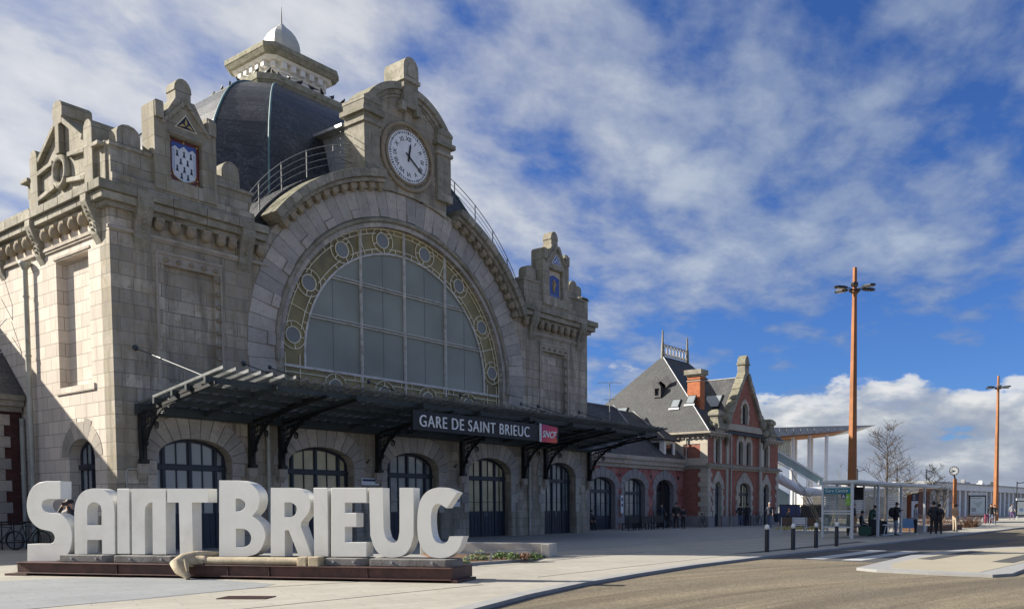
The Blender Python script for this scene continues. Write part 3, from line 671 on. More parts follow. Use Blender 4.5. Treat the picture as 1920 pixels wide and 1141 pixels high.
# ---- tower cornices
tc_ = MB().mat('stone_cornice')
def run_stones(x0, x1, y0, y1, z0, z1, L=1.15, axis='x'):
    mb = tc_
    a, b = (x0, x1) if axis == 'x' else (y0, y1); n = max(1, round((b - a) / L))
    for i in range(n):
        p, q = a + (b - a) * i / n + .006, a + (b - a) * (i + 1) / n - .006
        mb.box(p, q, y0, y1, z0, z1) if axis == 'x' else mb.box(x0, x1, p, q, z0, z1)
for (xa, xb) in ((13.5, 19.0), (33.3, 39.25)):
    L_ = xa < 20; tc_ = MB().mat('stone_cornice')
    for z0, z1, pr_ in ((11.55, 11.72, .18), (11.725, 11.98, .36), (11.985, 12.28, .48)):
        run_stones(xa - (pr_ if L_ else 0), xb + (0 if L_ else pr_), YF - pr_, YF + .3, z0, z1)
    for z0, z1, pr_ in ((11.55, 11.72, .18), (11.725, 11.98, .36), (11.985, 12.28, .48)):
        if L_: run_stones(13.5 - pr_, 13.75, YF + .32, 48.5, z0, z1, axis='y')
        else: run_stones(39.0, 39.25 + pr_, YF + .32, 48.5, z0, z1, axis='y')
    tc_.build('cornice', st, bevel=.02)
    for x_ in ((14.25, 17.95) if L_ else (34.15, 38.2)):
        prof = [(YF, 12.0), (YF - .46, 12.0), (YF - .47, 11.75), (YF - .36, 11.45), (YF - .2, 11.15), (YF - .16, 10.75), (YF, 10.45)]
        cc = MB().mat('stone_cornice'); cc.prism(prof, [], 'yz', x_, x_ + .5)
        for k in range(5): f = k / 4; cc.ball((x_ + .25, YF - .40 + .2 * f, 11.58 - .62 * f), .055, seg=7, rings=5)
        cc.build('console', st, bevel=.02)
    bs = [15.0, 15.55, 16.1, 16.65, 17.2, 17.62] if L_ else [35.0, 35.55, 36.1, 36.65, 37.2, 37.75]
    for x_ in bs + ([18.75] if L_ else [33.75]): corbel((x_ + .05, YF - .15, 11.34), .19, (x_ - .09, x_ + .19, YF - .28, YF, 11.42, 11.55))
    ss = MB().mat('stone_plain'); a, b = (14.75, 17.95) if L_ else (34.65, 38.2)
    ss.box(a, b, YF - .09, YF + .01, 10.86, 10.97); ss.box(a, b, YF - .05, YF + .01, 10.78, 10.86)
    if L_: ss.box(18.45, 19.2, YF - .09, YF + .01, 10.86, 10.97); ss.box(13.42, 14.25, YF - .08, YF + .01, 10.86, 10.97)
    # panel frame with knobs
    p0, p1 = (14.95, 17.33) if L_ else (35.05, 37.48)
    ss.box(p0, p1, YF - .07, YF + .01, 10.40, 10.5); ss.box(p0, p0 + .08, YF - .05, YF + .01, 5.9, 10.4); ss.box(p1 - .08, p1, YF - .05, YF + .01, 5.9, 10.4)
    ss.box(p0 + .08, p1 - .08, YF - .03, YF + .01, 10.07, 10.4)
    ss.build('panel_frame', st)
    for k in range(5): MB().mat('stone_corbel').ball((p0 + .35 + k * (p1 - p0 - .6) / 4, YF - .05, 10.22), .085, seg=8, rings=5).build('panel_knob', st)
    for k in range(9): MB().mat('stone_corbel').ball((p1 - .17, YF - .03, 9.85 - k * .47), .085, seg=8, rings=5).build('panel_knob', st)
for y_ in (31.4, 35.95, 39.6, 43.4):
    prof = [(13.5, 12.0), (13.04, 12.0), (13.03, 11.75), (13.14, 11.45), (13.3, 11.15), (13.34, 10.75), (13.5, 10.45)]
    cc = MB().mat('stone_cornice'); cc.prism(prof, [], 'xz', y_, y_ + .42)
    for k in range(6): f = k / 5; cc.ball((13.10 + .2 * f, y_ + .21, 11.58 - .7 * f), .05, seg=7, rings=5)
    cc.build('console', st, bevel=.02)
for y_ in [32.3 + .76 * k for k in range(5)] + [36.95 + .76 * k for k in range(4)] + [40.8 + .76 * k for k in range(4)]:
    corbel((13.33, y_, 11.33), .20, (13.22, 13.5, y_ - .16, y_ + .16, 11.42, 11.55))
sb = MB().mat('stone_plain'); sb.box(13.4, 13.51, 31.82, 35.95, 10.84, 10.95); sb.box(13.44, 13.51, 31.82, 35.95, 10.76, 10.84); sb.box(13.4, 13.51, 36.37, 48, 10.84, 10.95)
sb.box(13.46, 13.51, 32.3, 35.2, 10.45, 10.53); sb.build('string_course', st)
# ---- parapets over the towers
def round_top(x0, x1, z0, z1, n=6):
    c = (x0 + x1) / 2; h = (x1 - x0) / 2; return [(c + h * math.cos(math.pi * i / n), z0 + (z1 - z0) * math.sin(math.pi * i / n)) for i in range(n + 1)]
for k, xc in enumerate((15.93, 36.02)):
    e0, e1 = (-2.42, 2.52) if k == 0 else (-2.4, 2.75)
    out_ = [(xc + e0, 12.28), (xc + e1, 12.28), (xc + e1 - .1, 12.7), (xc + e1, 13.1), (xc + e1 - .02, 13.42), (xc + e1 - .35, 13.45)]
    mid = [(xc + 2.07, 13.45)] + [(p, q) for p, q in round_top(xc + 1.42, xc + 2.05, 14.0, 14.32)] + [(xc + 1.42, 13.69), (xc + 1.1, 13.69)]
    left_ = [(xc - 1.1, 13.69), (xc - 1.45, 13.69)] + round_top(xc - 2.2, xc - 1.45, 14.05, 14.36) + [(xc - 2.2, 13.69), (xc + e0, 13.69)]
    p_ = MB().mat('stone_parapet')
    p_.prism(out_ + mid + left_, [], 'xz', YF - .22, YF + .35)
    p_.box(xc + e0 - .05, xc - 1.12, YF - .29, YF + .4, 13.52, 13.66); p_.box(xc + 1.12, xc + e1 + .06, YF - .29, YF + .4, 13.30, 13.42)
    p_.box(xc + e0 - .02, xc + e1 + .02, YF - .36, YF - .22, 12.28, 12.62)
    # centre piece with piers, gablet and finial
    c_ = [(xc - 1.08, 12.5), (xc + 1.08, 12.5), (xc + 1.08, 15.4), (xc + 1.0, 15.5), (xc + .76, 15.5), (xc + .74, 15.05), (xc + .33, 15.8), (xc - .33, 15.8), (xc - .74, 15.05), (xc - .76, 15.5), (xc - 1.0, 15.5), (xc - 1.08, 15.4)]
    p_.prism(c_, [[(xc - .56, 12.95), (xc + .56, 12.95), (xc + .56, 14.46), (xc - .56, 14.46)]], 'xz', YF - .42, YF + .45)
    p_.box(xc - .6, xc + .6, YF - .2, YF + .3, 12.9, 14.5)
    p_.box(xc - .62, xc + .62, YF - .48, YF - .42, 14.5, 14.6)
    for s in (-1, 1): p_.bar((xc + s * .82, YF - .46, 14.78), (xc + s * .02, YF - .46, 15.72), .12, .1, up=AY); p_.box(xc + s * .92 - .14, xc + s * .92 + .14, YF - .5, YF - .42, 14.9, 15.4)
    p_.prism([(xc - .27, 15.78), (xc + .27, 15.78), (xc + .27, 16.1), (xc + .3, 16.14)] + round_top(xc - .3, xc + .3, 16.18, 16.58, 8) + [(xc - .3, 16.14), (xc - .27, 16.1)], [], 'xz', YF - .3, YF + .3)
    p_.build('parapet', st, bevel=.025)
    # painted tile panel and triangle
    tp = MB(); P0 = Vector((xc, YF - .28, 13.7))
    if k == 0:
        tp.mat('tile_red').box(xc - .53, xc + .53, YF - .235, YF - .205, 12.97, 14.44)
        tp.mat('tile_blue').box(xc - .43, xc + .43, YF - .24, YF - .232, 14.05, 14.33)
        sh = [(xc - .42, 13.42), (xc - .36, 13.2), (xc - .18, 13.08), (xc, 13.03), (xc + .18, 13.08), (xc + .36, 13.2), (xc + .42, 13.42), (xc + .42, 14.12), (xc + .3, 14.22), (xc + .17, 14.12), (xc, 14.26), (xc - .17, 14.12), (xc - .3, 14.22), (xc - .42, 14.12)]
        tp.mat('tile_white').prism(sh, [], 'xz', YF - .248, YF - .236)
        tp.mat('tile_blue')
        for s in (-1, 1): tp.box(xc + s * .345 - .006, xc + s * .345 + .006, YF - .251, YF - .245, 13.3, 14.1); tp.box(xc + s * .39 - .006, xc + s * .39 + .006, YF - .251, YF - .245, 13.35, 14.1)
        tp.mat('tile_black')
        for (ex, ez) in ((-.24, 13.98), (0, 13.98), (.24, 13.98), (-.12, 13.72), (.12, 13.72), (-.25, 13.46), (0, 13.46), (.25, 13.46), (-.1, 13.22), (.12, 13.22)):
            X_ = xc + ex
            tp.prism([(X_ - .05, ez - .12), (X_, ez - .09), (X_ + .05, ez - .12), (X_ + .014, ez + .05), (X_ - .014, ez + .05)], [], 'xz', YF - .256, YF - .247)
            tp.prism([(X_ - .045, ez + .05), (X_ + .045, ez + .05), (X_, ez + .11)], [], 'xz', YF - .256, YF - .247)
        tp.mat('tile_gold')
        for q in range(9): tp.box(xc - .4 + q * .1, xc - .36 + q * .1, YF - .24, YF - .232, 13.02, 13.06) if 0 else None
        for (ex, ez) in ((-.47, 14.37), (.47, 14.37), (-.47, 13.05), (.47, 13.05), (-.47, 13.2), (.47, 13.2), (0, 14.38)): tp.ball((xc + ex, YF - .236, ez), .04, sy=.3, seg=7, rings=5)
        tp.tube([(x, YF - .246, z) for x, z in [(xc - .42, 13.36)] + [(xc - .36, 13.16), (xc - .18, 13.05), (xc, 13.0), (xc + .18, 13.05), (xc + .36, 13.16), (xc + .42, 13.36)]], .018, 5)
        tc3, tc4 = 'tile_cream', 'tile_gold'
    else:
        tp.mat('tile_cream').box(xc - .53, xc + .53, YF - .235, YF - .205, 12.97, 14.44)
        tp.mat('tile_blue').prism([(xc - .45, 13.05), (xc + .45, 13.05), (xc + .45, 14.05), (xc + .25, 14.16), (xc, 14.22), (xc - .25, 14.16), (xc - .45, 14.05)], [], 'xz', YF - .246, YF - .233)
        tp.mat('tile_gold'); tp.tube([(xc + .02, YF - .25, 13.3), (xc - .06, YF - .25, 13.5), (xc + .05, YF - .25, 13.7), (xc - .03, YF - .25, 13.88), (xc + .03, YF - .25, 13.98)], [.04, .09, .08, .06, .05], 6)
        for s in (-1, 1): tp.tube([(xc + s * .05, YF - .25, 13.6), (xc + s * .17, YF - .25, 13.72), (xc + s * .14, YF - .25, 13.85)], .025, 5)
        for q in range(5): tp.ball((xc - .38 + q * .19, YF - .24, 14.3), .035, sy=.3, seg=7, rings=5)
        tp.mat('tile_white')
        for q in range(7): tp.ball((xc - .36 + q * .12, YF - .248, 13.12), .028, sy=.3, seg=6, rings=4)
        for s in (-1, 1):
            for q in range(6): tp.ball((xc + s * .4, YF - .248, 13.25 + q * .13), .026, sy=.3, seg=6, rings=4)
        tc3, tc4 = 'tile_blue', 'tile_white'
    tri = [(xc - .40, 14.78), (xc + .40, 14.78), (xc, 15.32)]
    tp.mat('tile_white' if k else 'tile_cream').prism(tri, [], 'xz', YF - .44, YF - .41)
    tp.mat('tile_blue' if k else 'tile_black').prism([(xc - .33, 14.81), (xc + .33, 14.81), (xc, 15.25)], [], 'xz', YF - .447, YF - .439)
    tp.mat('tile_white' if k else 'tile_gold')
    for s in (-1, 1): tp.prism([(xc + s * .02, 14.9), (xc + s * .26, 14.83), (xc + s * .12, 14.97)], [], 'xz', YF - .453, YF - .446)
    tp.prism([(xc - .05, 15.0), (xc, 14.92), (xc + .05, 15.0), (xc, 15.18)], [], 'xz', YF - .453, YF - .446)
    tp.build('tile_panel', st)['label'] = 'white tile shield with black ermine spots in a red border' if k == 0 else 'blue tile shield with a gold figure in a pale border'
# side parapet
def side_parapet(X0, X1, yc, name='side_parapet', sgn=-1):
    q = MB().mat('stone_parapet')
    def Y(v): return yc + v
    o_ = [(Y(-3.1), 12.28), (Y(3.15), 12.28), (Y(3.05), 12.75), (Y(3.15), 13.1), (Y(3.12), 13.7), (Y(2.55), 13.7)] + [(Y(2.5), 14.1), (Y(1.85), 14.1)]
    o_ += [(Y(.55), 14.95), (Y(-.55), 14.95), (Y(-1.85), 14.1), (Y(-2.5), 14.1), (Y(-2.55), 13.7), (Y(-3.1), 13.7)]
    xb = X0 + .12; q.prism(o_, [], 'yz', xb, X1)
    for s in (-1, 1):
        q.prism([(p, z) for p, z in [(Y(s * 2.2 - .32), 12.3), (Y(s * 2.2 + .32), 12.3), (Y(s * 2.2 + .32), 14.2)] + round_top(Y(s * 2.2 - .32), Y(s * 2.2 + .32), 14.22, 14.55, 6)[0:] + [(Y(s * 2.2 - .32), 14.2)]], [], 'yz', X0 - .02, X1 + .12)
        q.bar((X0 + .04, Y(s * 1.8), 14.05), (X0 + .04, Y(s * .3), 15.0), .18, .16, up=AX)
        q.bar((X0 + .04, Y(s * 1.9), 13.62), (X0 + .04, Y(s * .6), 13.75), .16, .14, up=AX)
        q.bar((X0 + .04, Y(s * 1.9), 12.72), (X0 + .04, Y(s * .5), 12.9), .16, .14, up=AX)
    q.bar((X0 + .02, Y(0), 13.9), (X0 + .02, Y(0), 14.9), .32, .2, up=AX)
    q.tube([(X0 + .04, Y(.48 * math.cos(t * math.pi / 12)), 13.3 + .48 * math.sin(t * math.pi / 12)) for t in range(24)], .13, 8, closed=True)
    q.prism([(Y(-.34), 14.9), (Y(.34), 14.9), (Y(.34), 15.12), (Y(.4), 15.15), (Y(.4), 15.45)] + round_top(Y(-.4), Y(.4), 15.46, 15.72, 6) + [(Y(-.4), 15.45), (Y(-.4), 15.15), (Y(-.34), 15.12)], [], 'yz', X0 - .05, X1 + .1)
    q.box(X0 - .1, X1 + .1, Y(-3.1), Y(-2.55), 13.5, 13.64); q.box(X0 - .1, X1 + .1, Y(2.55), Y(3.2), 13.5, 13.64)
    return q.build(name, st, bevel=.025)
side_parapet(13.32, 14.15, 33.95); side_parapet(38.72, 39.4, 34.0)
pp = MB().mat('stone_parapet'); pp.box(13.45, 14.1, 37.1, 48.4, 12.28, 12.7); pp.box(38.6, 39.3, 37.2, 48.4, 12.28, 12.7); pp.build('low_parapet', st)
# ---- clock gable
gb = MB().mat('stone_front')
gpts = [(23.75, 15.25)] + list(reversed(arc(CX, CZ, 7.76, 73.0, 107.0, 12)))[0:] + [(28.25, 15.25), (28.25, 18.9)] + arc(CX, 17.55, 2.62, 35, 145, 14) + [(23.75, 18.9)]
gpts = list(reversed(arc(CX, CZ, 7.76, 72.8, 107.2, 12))) + [(28.3, 18.9)] + arc(CX, 17.55, 2.6, 34, 146, 14) + [(23.7, 18.9)]
gb.prism(gpts, [], 'xz', YF - .16, YF + .9)
gb.build('clock_gable', st)
gm = MB().mat('stone_cornice')
n = 10
for a0, a1 in ((36, 80), (100, 144)):
    for i in range(5):
        f0 = a0 + (a1 - a0) * (i + .01) / 5; f1 = a0 + (a1 - a0) * (i + .99) / 5
        for r0, r1, yy in ((2.5, 2.78, .42), (2.32, 2.495, .3), (2.2, 2.315, .22)): gm.prism(arc(CX, 17.55, r0, f0, f1, 2) + list(reversed(arc(CX, 17.55, r1, f0, f1, 2))), [], 'xz', YF - yy, YF + .95)
for x0, x1 in ((23.55, 24.35), (27.65, 28.45)):
    gm.box(x0, x1, YF - .34, YF + 1.0, 16.0, 18.35)
    gm.box(x0 - .05, x1 + .05, YF - .4, YF + 1.02, 15.85, 16.2)
    gm.box(x0 - .08, x1 + .08, YF - .42, YF + 1.05, 17.95, 18.1); gm.box(x0 - .16, x1 + .16, YF - .52, YF + 1.12, 18.35, 18.55)
    gm.box(x0 - .04, x1 + .04, YF - .4, YF + 1.02, 18.55, 18.85); gm.prism([(x0 - .06, 18.852), (x1 + .06, 18.852), (x1 + .06, 18.98), ((x0 + x1) / 2, 19.28), (x0 - .06, 18.98)], [], 'xz', YF - .44, YF + 1.05)
    gm.box((x0 + x1) / 2 - .03, (x0 + x1) / 2 + .03, YF - .36, YF - .33, 16.6, 17.7)
gm.box(25.62, 26.42, YF - .46, YF + .85, 19.55, 20.45); gm.box(25.55, 26.49, YF - .54, YF + .92, 20.45, 20.62); gm.prism([(25.6, 20.62), (26.44, 20.62), (26.44, 21.05)] + round_top(25.6, 26.44, 21.06, 21.55, 8) + [(25.6, 21.05)], [], 'xz', YF - .48, YF + .86)
gm.prism([(25.82, 20.68), (26.22, 20.68), (26.22, 21.0)] + round_top(25.82, 26.22, 21.0, 21.25, 6) + [(25.82, 21.0)], [], 'xz', YF - .53, YF - .48)
for s in (-1, 1): gm.box(26.02 + s * .42 - .13, 26.02 + s * .42 + .13, YF - .5, YF - .16, 19.12, 19.5)
gm.box(25.5, 26.54, YF - .46, YF - .16, 19.35, 19.56)
gm.build('gable_moulding', st, bevel=.025)
rg = MB().mat('stone_corbel')
rg.tube([(CX + 1.42 * math.cos(t * math.pi / 24), YF - .2, 17.25 + 1.42 * math.sin(t * math.pi / 24)) for t in range(48)], .1, 8, closed=True)
rg.tube([(CX + 1.17 * math.cos(t * math.pi / 24), YF - .2, 17.25 + 1.17 * math.sin(t * math.pi / 24)) for t in range(48)], .06, 8, closed=True)
for t in range(10): f = R(-70 + t * 22); rg.ball((CX + 1.29 * math.cos(f), YF - .18, 17.25 + 1.29 * math.sin(f)), .06, seg=7, rings=5)
rg.build('clock_surround', st)
ck = MB().mat('clock_white'); ck.prism([(CX + 1.12 * math.cos(t * math.pi / 24), 17.25 + 1.12 * math.sin(t * math.pi / 24)) for t in range(48)], [], 'xz', YF - .26, YF - .16)
ck.mat('sign_black')
for t in range(60):
    f = R(t * 6); c_ = Vector((CX + 1.03 * math.sin(f), YF - .263, 17.25 + 1.03 * math.cos(f))); rd = Vector((math.sin(f), 0, math.cos(f))); tg = Vector((math.cos(f), 0, -math.sin(f)))
    ck.frame_box(c_, rd * (.045 if t % 5 else .055), tg * (.02 if t % 5 else .03), AY * .004)
for i, rn in enumerate(['XII', 'I', 'II', 'III', 'IIII', 'V', 'VI', 'VII', 'VIII', 'IX', 'X', 'XI']):
    f = R(i * 30); up_ = Vector((math.sin(f), 0, math.cos(f))); ax_ = Vector((math.cos(f), 0, -math.sin(f)))
    text_mesh(ck, rn, Vector((CX, YF - .262, 17.25)) + up_ * .68, ax_, up_, .27, .006, 'CENTER', bold=.004)
co = ck.build('clock', st)
hn = MB().mat('sign_black')
for ang, ln, w_, dy in ((10, .62, .09, .29), (126, .98, .07, .305)):
    f = R(ang); d_ = Vector((math.sin(f), 0, math.cos(f))); t_ = Vector((math.cos(f), 0, -math.sin(f))); o_ = Vector((CX, YF - dy, 17.25))
    hn.prism3([(-.02 - .2, 0 - w_ * .5), (ln * .75, -w_ * .5), (ln, 0), (ln * .75, w_ * .5), (-.22, w_ * .5)], o_, d_, t_, AY, -.004, .004)
hn.ball((CX, YF - .3, 17.25), .07, sy=.5, seg=10, rings=6); hn.build('clock_hand', co)
# ---- roof: barrel behind the arch, dormer behind the clock, railings
br_ = MB().mat('slate_dome'); br_.prism(arc(CX, CZ, 8.6, 24, 156, 40), [], 'xz', YF + .55, 36.2); br_.build('barrel_roof', st)
dm = MB().mat('zinc'); dm.box(23.85, 28.15, YF + .95, 35.6, 15.2, 18.0); dm.prism([(23.4, 18.0), (28.6, 18.0), (28.6, 18.12), (26, 19.1), (23.4, 18.12)], [], 'xz', YF + 1.0, 36.2); dm.build('clock_dormer', st)
for s0, s1 in ((103, 151), (29, 77)):
    rr = MB().mat('canopy_rafter')
    n = 5; yy = YF + .6
    for i in range(n + 1):
        f = R(s0 + (s1 - s0) * i / n); rr_ = 8.62 if s0 > 90 else 9.25; b_ = (CX + rr_ * math.cos(f), yy, CZ + rr_ * math.sin(f)); rr.tube([b_, (b_[0], yy, b_[2] + 1.1)], .028, 6)
    for k in range(4): rr.tube([(x, yy, z + .3 + .26 * k) for x, z in arc(CX, CZ, rr_, s0, s1, 16)], .013 if k < 3 else .02, 5)
    (xa, xb, zz) = (17.6, 18.75, 12.5) if s0 > 90 else (33.3, 34.3, 12.5)
    for x_ in (xa, xb): rr.tube([(x_, YF + .62, zz), (x_, YF + .62, zz + 1.0)], .024, 6)
    for k in (.5, 1.0): rr.tube([(xa, YF + .62, zz + k), (xb, YF + .62, zz + k)], .014, 5)
    if s0 > 90:
        for k in range(5): rr.tube([(22.9, YF + .4, 16.3 + .28 * k), (23.5, YF + .4, 16.3 + .28 * k)], .016, 5)
    rr.build('roof_railing', st)
# ---- dome
DX, DY = 25.92, 39.98
dome = MB().mat('slate_dome')
prof = [(6.95, 12.06), (6.9, 13.2), (6.85, 14.4), (6.76, 15.4), (6.6, 16.5), (6.42, 17.2), (6.2, 17.85), (5.9, 18.45), (5.5, 19.15), (5.1, 19.7), (4.74, 20.1), (4.3, 20.48), (3.8, 20.82), (3.3, 21.1), (2.6, 21.38)]
def octo(w, c): return [(-w + c, -w), (w - c, -w), (w, -w + c), (w, w - c), (w - c, w), (-w + c, w), (-w, w - c), (-w, -w + c)]
vs = []; fs = []
def ext(z): return 2.3 - .05 * (z - 12) if z < 16 else max(0, 2.1 - .42 * (z - 16))
for w, z in prof: vs += [(DX + p + (ext(z) if p > 0 else 0), DY + q, z) for p, q in octo(w, w * .245)]
for i in range(len(prof) - 1):
    for k in range(8): fs.append((i * 8 + k, i * 8 + (k + 1) % 8, i * 8 + 8 + (k + 1) % 8, i * 8 + 8 + k))
dome.add(vs, fs, False)
do = dome.build('dome', st)
for k in range(8):
    tm = MB().mat('copper_trim'); ex = 1 if octo(1, .245)[k][0] > 0 else 0; tm.tube([(DX + octo(w + .02, (w + .02) * .245)[k][0] + ex * ext(z), DY + octo(w + .02, w * .245)[k][1], z) for w, z in prof], .05, 6)
    for (w, z) in prof[1::2]: tm.ball((DX + octo(w, w * .245)[k][0] + ex * ext(z), DY + octo(w, w * .245)[k][1], z), .065, seg=6, rings=4)
    tm.build('hip_trim', do)
sl_ = MB().mat('moss_stone')
def octo_slab(mb, w, c, z0, z1, w1=None):
    w1 = w1 or w; a = octo(w, c); b = octo(w1, c * w1 / w)
    mb.add([(DX + p, DY + q, z0) for p, q in a] + [(DX + p, DY + q, z1) for p, q in b], [tuple(range(8)), tuple(range(15, 7, -1))] + [(k, (k + 1) % 8, 8 + (k + 1) % 8, 8 + k) for k in range(8)], False)
octo_slab(sl_, 2.5, .58, 21.3, 21.62, 2.68); octo_slab(sl_, 2.7, .6, 21.62, 21.93); sl_.build('dome_ledge', do, bevel=.03)
ln = MB().mat('lantern_white')
octo_slab(ln, 1.6, .36, 21.93, 22.1, 1.5); octo_slab(ln, 1.42, .34, 22.1, 22.75); octo_slab(ln, 1.5, .34, 22.75, 22.87); octo_slab(ln, 1.75, .34, 23.17, 23.29, 1.85)
octo_slab(ln, 1.46, .34, 22.87, 23.17)
for s in (-1, 1):
    for k in range(5):
        u_ = -1.0 + .5 * k
        for (x_, y_, a, b) in ((u_, s * 1.58, .13, .16), (s * 1.58, u_, .16, .13)): ln.box(DX + x_ - a, DX + x_ + a, DY + y_ - b, DY + y_ + b, 22.88, 23.17)
for sx in (-1, 1):
    for sy in (-1, 1): ln.frame_box(Vector((DX + sx * 1.36, DY + sy * 1.36, 23.02)), Vector((sx, sy, 0)).normalized() * .14, Vector((-sy, sx, 0)).normalized() * .12, AZV * .14)
lo = ln.build('lantern', st, bevel=.02)
ls = MB().mat('moss_stone'); octo_slab(ls, 1.95, .38, 23.29, 23.50, 2.08); octo_slab(ls, 2.1, .4, 23.50, 23.75); ls.build('lantern_ledge', lo, bevel=.03)
on = MB().mat('onion_lead')
pr2 = [(.42, 23.7), (.44, 24.4), (.62, 24.42), (.7, 24.55), (.73, 24.8), (.69, 25.08), (.58, 25.34), (.41, 25.58), (.2, 25.78), (.04, 25.98)]
vs = []; fs = []
for w, z in pr2: vs += [(DX + p, DY + q, z) for p, q in octo(w, w * .35)]
for i in range(len(pr2) - 1):
    for k in range(8): fs.append((i * 8 + k, i * 8 + (k + 1) % 8, i * 8 + 8 + (k + 1) % 8, i * 8 + 8 + k))
on.add(vs, fs + [tuple(range(8)), tuple(range(len(vs) - 1, len(vs) - 9, -1))], False)
on.mat('black_metal').tube([(DX, DY, 25.95), (DX, DY, 26.8)], [.035, .015], 6)
on.build('onion_finial', lo, bevel=.05)
# ---- pipes on the side wall
def pipe(x, y, z0, z1, r=.075, hopper=True, name='drain_pipe', col=2.2, par=st):
    q = MB().mat('drain_pipe'); q.tube([(x, y, z0), (x, y, z1)], r, 10)
    k = z0 + .6
    while k < z1: q.tube([(x, y, k), (x, y, k + .07)], r + .022, 10); k += col
    if hopper: q.lathe((x, y, z1), [(r, 0), (.12, .08), (.2, .2), (.21, .3)], 12)
    return q.build(name, par)
pipe(13.3, 37.2, 0, 10.4, .09); pipe(13.38, 38.25, 0, 4.95, .085, False)
pipe(18.95, YF - .14, 0, 4.9, .07, False); pipe(34.05, YF - .14, 0, 4.9, .07, False)
pc = MB().mat('drain_pipe'); pc.tube([(13.75, YF - .12, 0), (13.75, YF - .12, 2.75), (13.8, YF - .12, 2.85), (14.3, YF - .12, 2.88)], .02, 6); pc.build('conduit', st)
wb = MB().mat('zinc')
for a, b in (((13.4, 39.4, 8.9), (12.9, 39.4, 8.2)), ((12.9, 39.4, 8.2), (12.9, 39.4, 7.4)), ((13.4, 39.4, 8.3), (12.9, 39.4, 8.2)), ((13.4, 39.4, 7.7), (12.9, 39.4, 7.4)), ((13.4, 40.3, 11.2), (12.8, 40.3, 10.2)), ((12.8, 40.3, 10.2), (12.8, 40.3, 9.6)), ((13.4, 40.3, 9.9), (12.8, 40.3, 9.6))): wb.tube([a, b], .02, 5)
wb.build('wall_ladder', st)

# ---- glass canopy
YO, YI, ZO, ZI = 25.6, 30.7, 5.74, 5.05
cp_ = MB().mat('canopy_steel')
def zc_(y): return ZI + (ZO - ZI) * (YI - y) / (YI - YO)
for y_, hh in ((YO + .65, .2), (YO + 1.8, .2), (YO + 2.7, .2), (YO + 3.9, .2), (YI - .12, .3)): cp_.box(14.1, 39.4, y_ - .06, y_ + .06, zc_(y_) - hh, zc_(y_) - .02)
for x_ in [16.4 + 3.1 * k for k in range(8)]: cp_.bar((x_, YI, zc_(YI) - .16), (x_, YO + .3, zc_(YO + .3) - .16), .09, .16)
cp_.box(14.1, 39.4, YI - .05, YI + .1, 4.72, 5.08)
cao = cp_.build('canopy', st)
rf = MB().mat('canopy_rafter')
for k in range(62): x_ = 14.2 + k * .4115; rf.bar((x_, YI, zc_(YI) + .06), (x_, YO - .3, zc_(YO - .3) + .06), .05, .10)
rf.build('rafter', cao)
gl = MB().mat('glass_canopy')
for (ya, yb) in ((YO, YO + 1.72), (YO + 1.68, YO + 3.42), (YO + 3.38, YI)): gl.bar((26.8, ya, zc_(ya) + (.03 if ya > YO + 1 else .02)), (26.8, yb, zc_(yb) + (.03 if ya > YO + 1 else .02)), 25.3, .012)
gl.build('glass_roof', cao)
def curl(mb, cx, cz, r, x, turns=1.3, a0=0.0, s=1):
    n = 14; mb.tube([(x, cx + (r * (1 - .75 * i / n)) * math.cos(a0 + s * turns * 2 * math.pi * i / n), cz + (r * (1 - .75 * i / n)) * math.sin(a0 + s * turns * 2 * math.pi * i / n)) for i in range(n + 1)], .02, 5)
for x_ in (14.28, 18.25, 19.5, 24.15, 29.15, 33.6, 35.35, 39.25):
    b_ = MB().mat('black_metal')
    b_.box(x_ - .09, x_ + .09, YI - .12, YF - .07, 3.15, 5.0); b_.box(x_ - .12, x_ + .12, YI - .2, YF - .07, 3.05, 3.18)
    A = [(YI - .1 - 3.9 * (1 - math.cos(t * math.pi / 32)) , 3.2 + 2.2 * math.sin(t * math.pi / 32)) for t in range(17)]
    for i in range(16): b_.bar((x_, A[i][0], A[i][1]), (x_, A[i + 1][0], A[i + 1][1]), .09, .07, up=AX)
    b_.bar((x_, YI, zc_(YI) - .27), (x_, YO + .3, zc_(YO + .3) - .27), .09, .1)
    b_.bar((x_, YI - .1, 4.55), (x_, YI - 2.6, zc_(YI - 2.6) - .3), .05, .05)
    for (cx_, cz_, r_) in ((YI - .28, 3.75, .1), (YI - .34, 4.1, .16), (YI - .5, 4.5, .2), (YI - .95, 4.72, .2), (YI - 1.0, 4.32, .12), (YI - 1.4, 4.86, .17), (YI - 1.85, 5.0, .13), (YI - 2.25, 5.08, .1)):
        curl(b_, cx_, cz_, r_, x_, 1.2, cz_ * 3, 1); b_.tube([(x_, cx_ + r_ * 1.05 * math.cos(t * math.pi / 6), cz_ + r_ * 1.05 * math.sin(t * math.pi / 6)) for t in range(12)], .018, 5, closed=True)
    b_.bar((x_, YI - .15, 4.3), (x_, YI - 1.2, 4.75), .03); b_.bar((x_, YI - .6, 4.85), (x_, YI - 1.1, 4.3), .03); b_.bar((x_, YI - .15, 3.9), (x_, YI - .5, 4.3), .03); b_.bar((x_, YI - 1.2, 4.95), (x_, YI - 1.6, 4.7), .03)
    b_.build('bracket', cao)
    q = MB().mat('stone_cut'); q.box(x_ - .16, x_ + .16, YF - .26, YF - .05, 2.72, 3.04); q.prism([(YF - .05, 2.5), (YF - .05, 2.72), (YF - .24, 2.72)], [], 'yz', x_ - .14, x_ + .14); q.build('bracket_stone', cao)
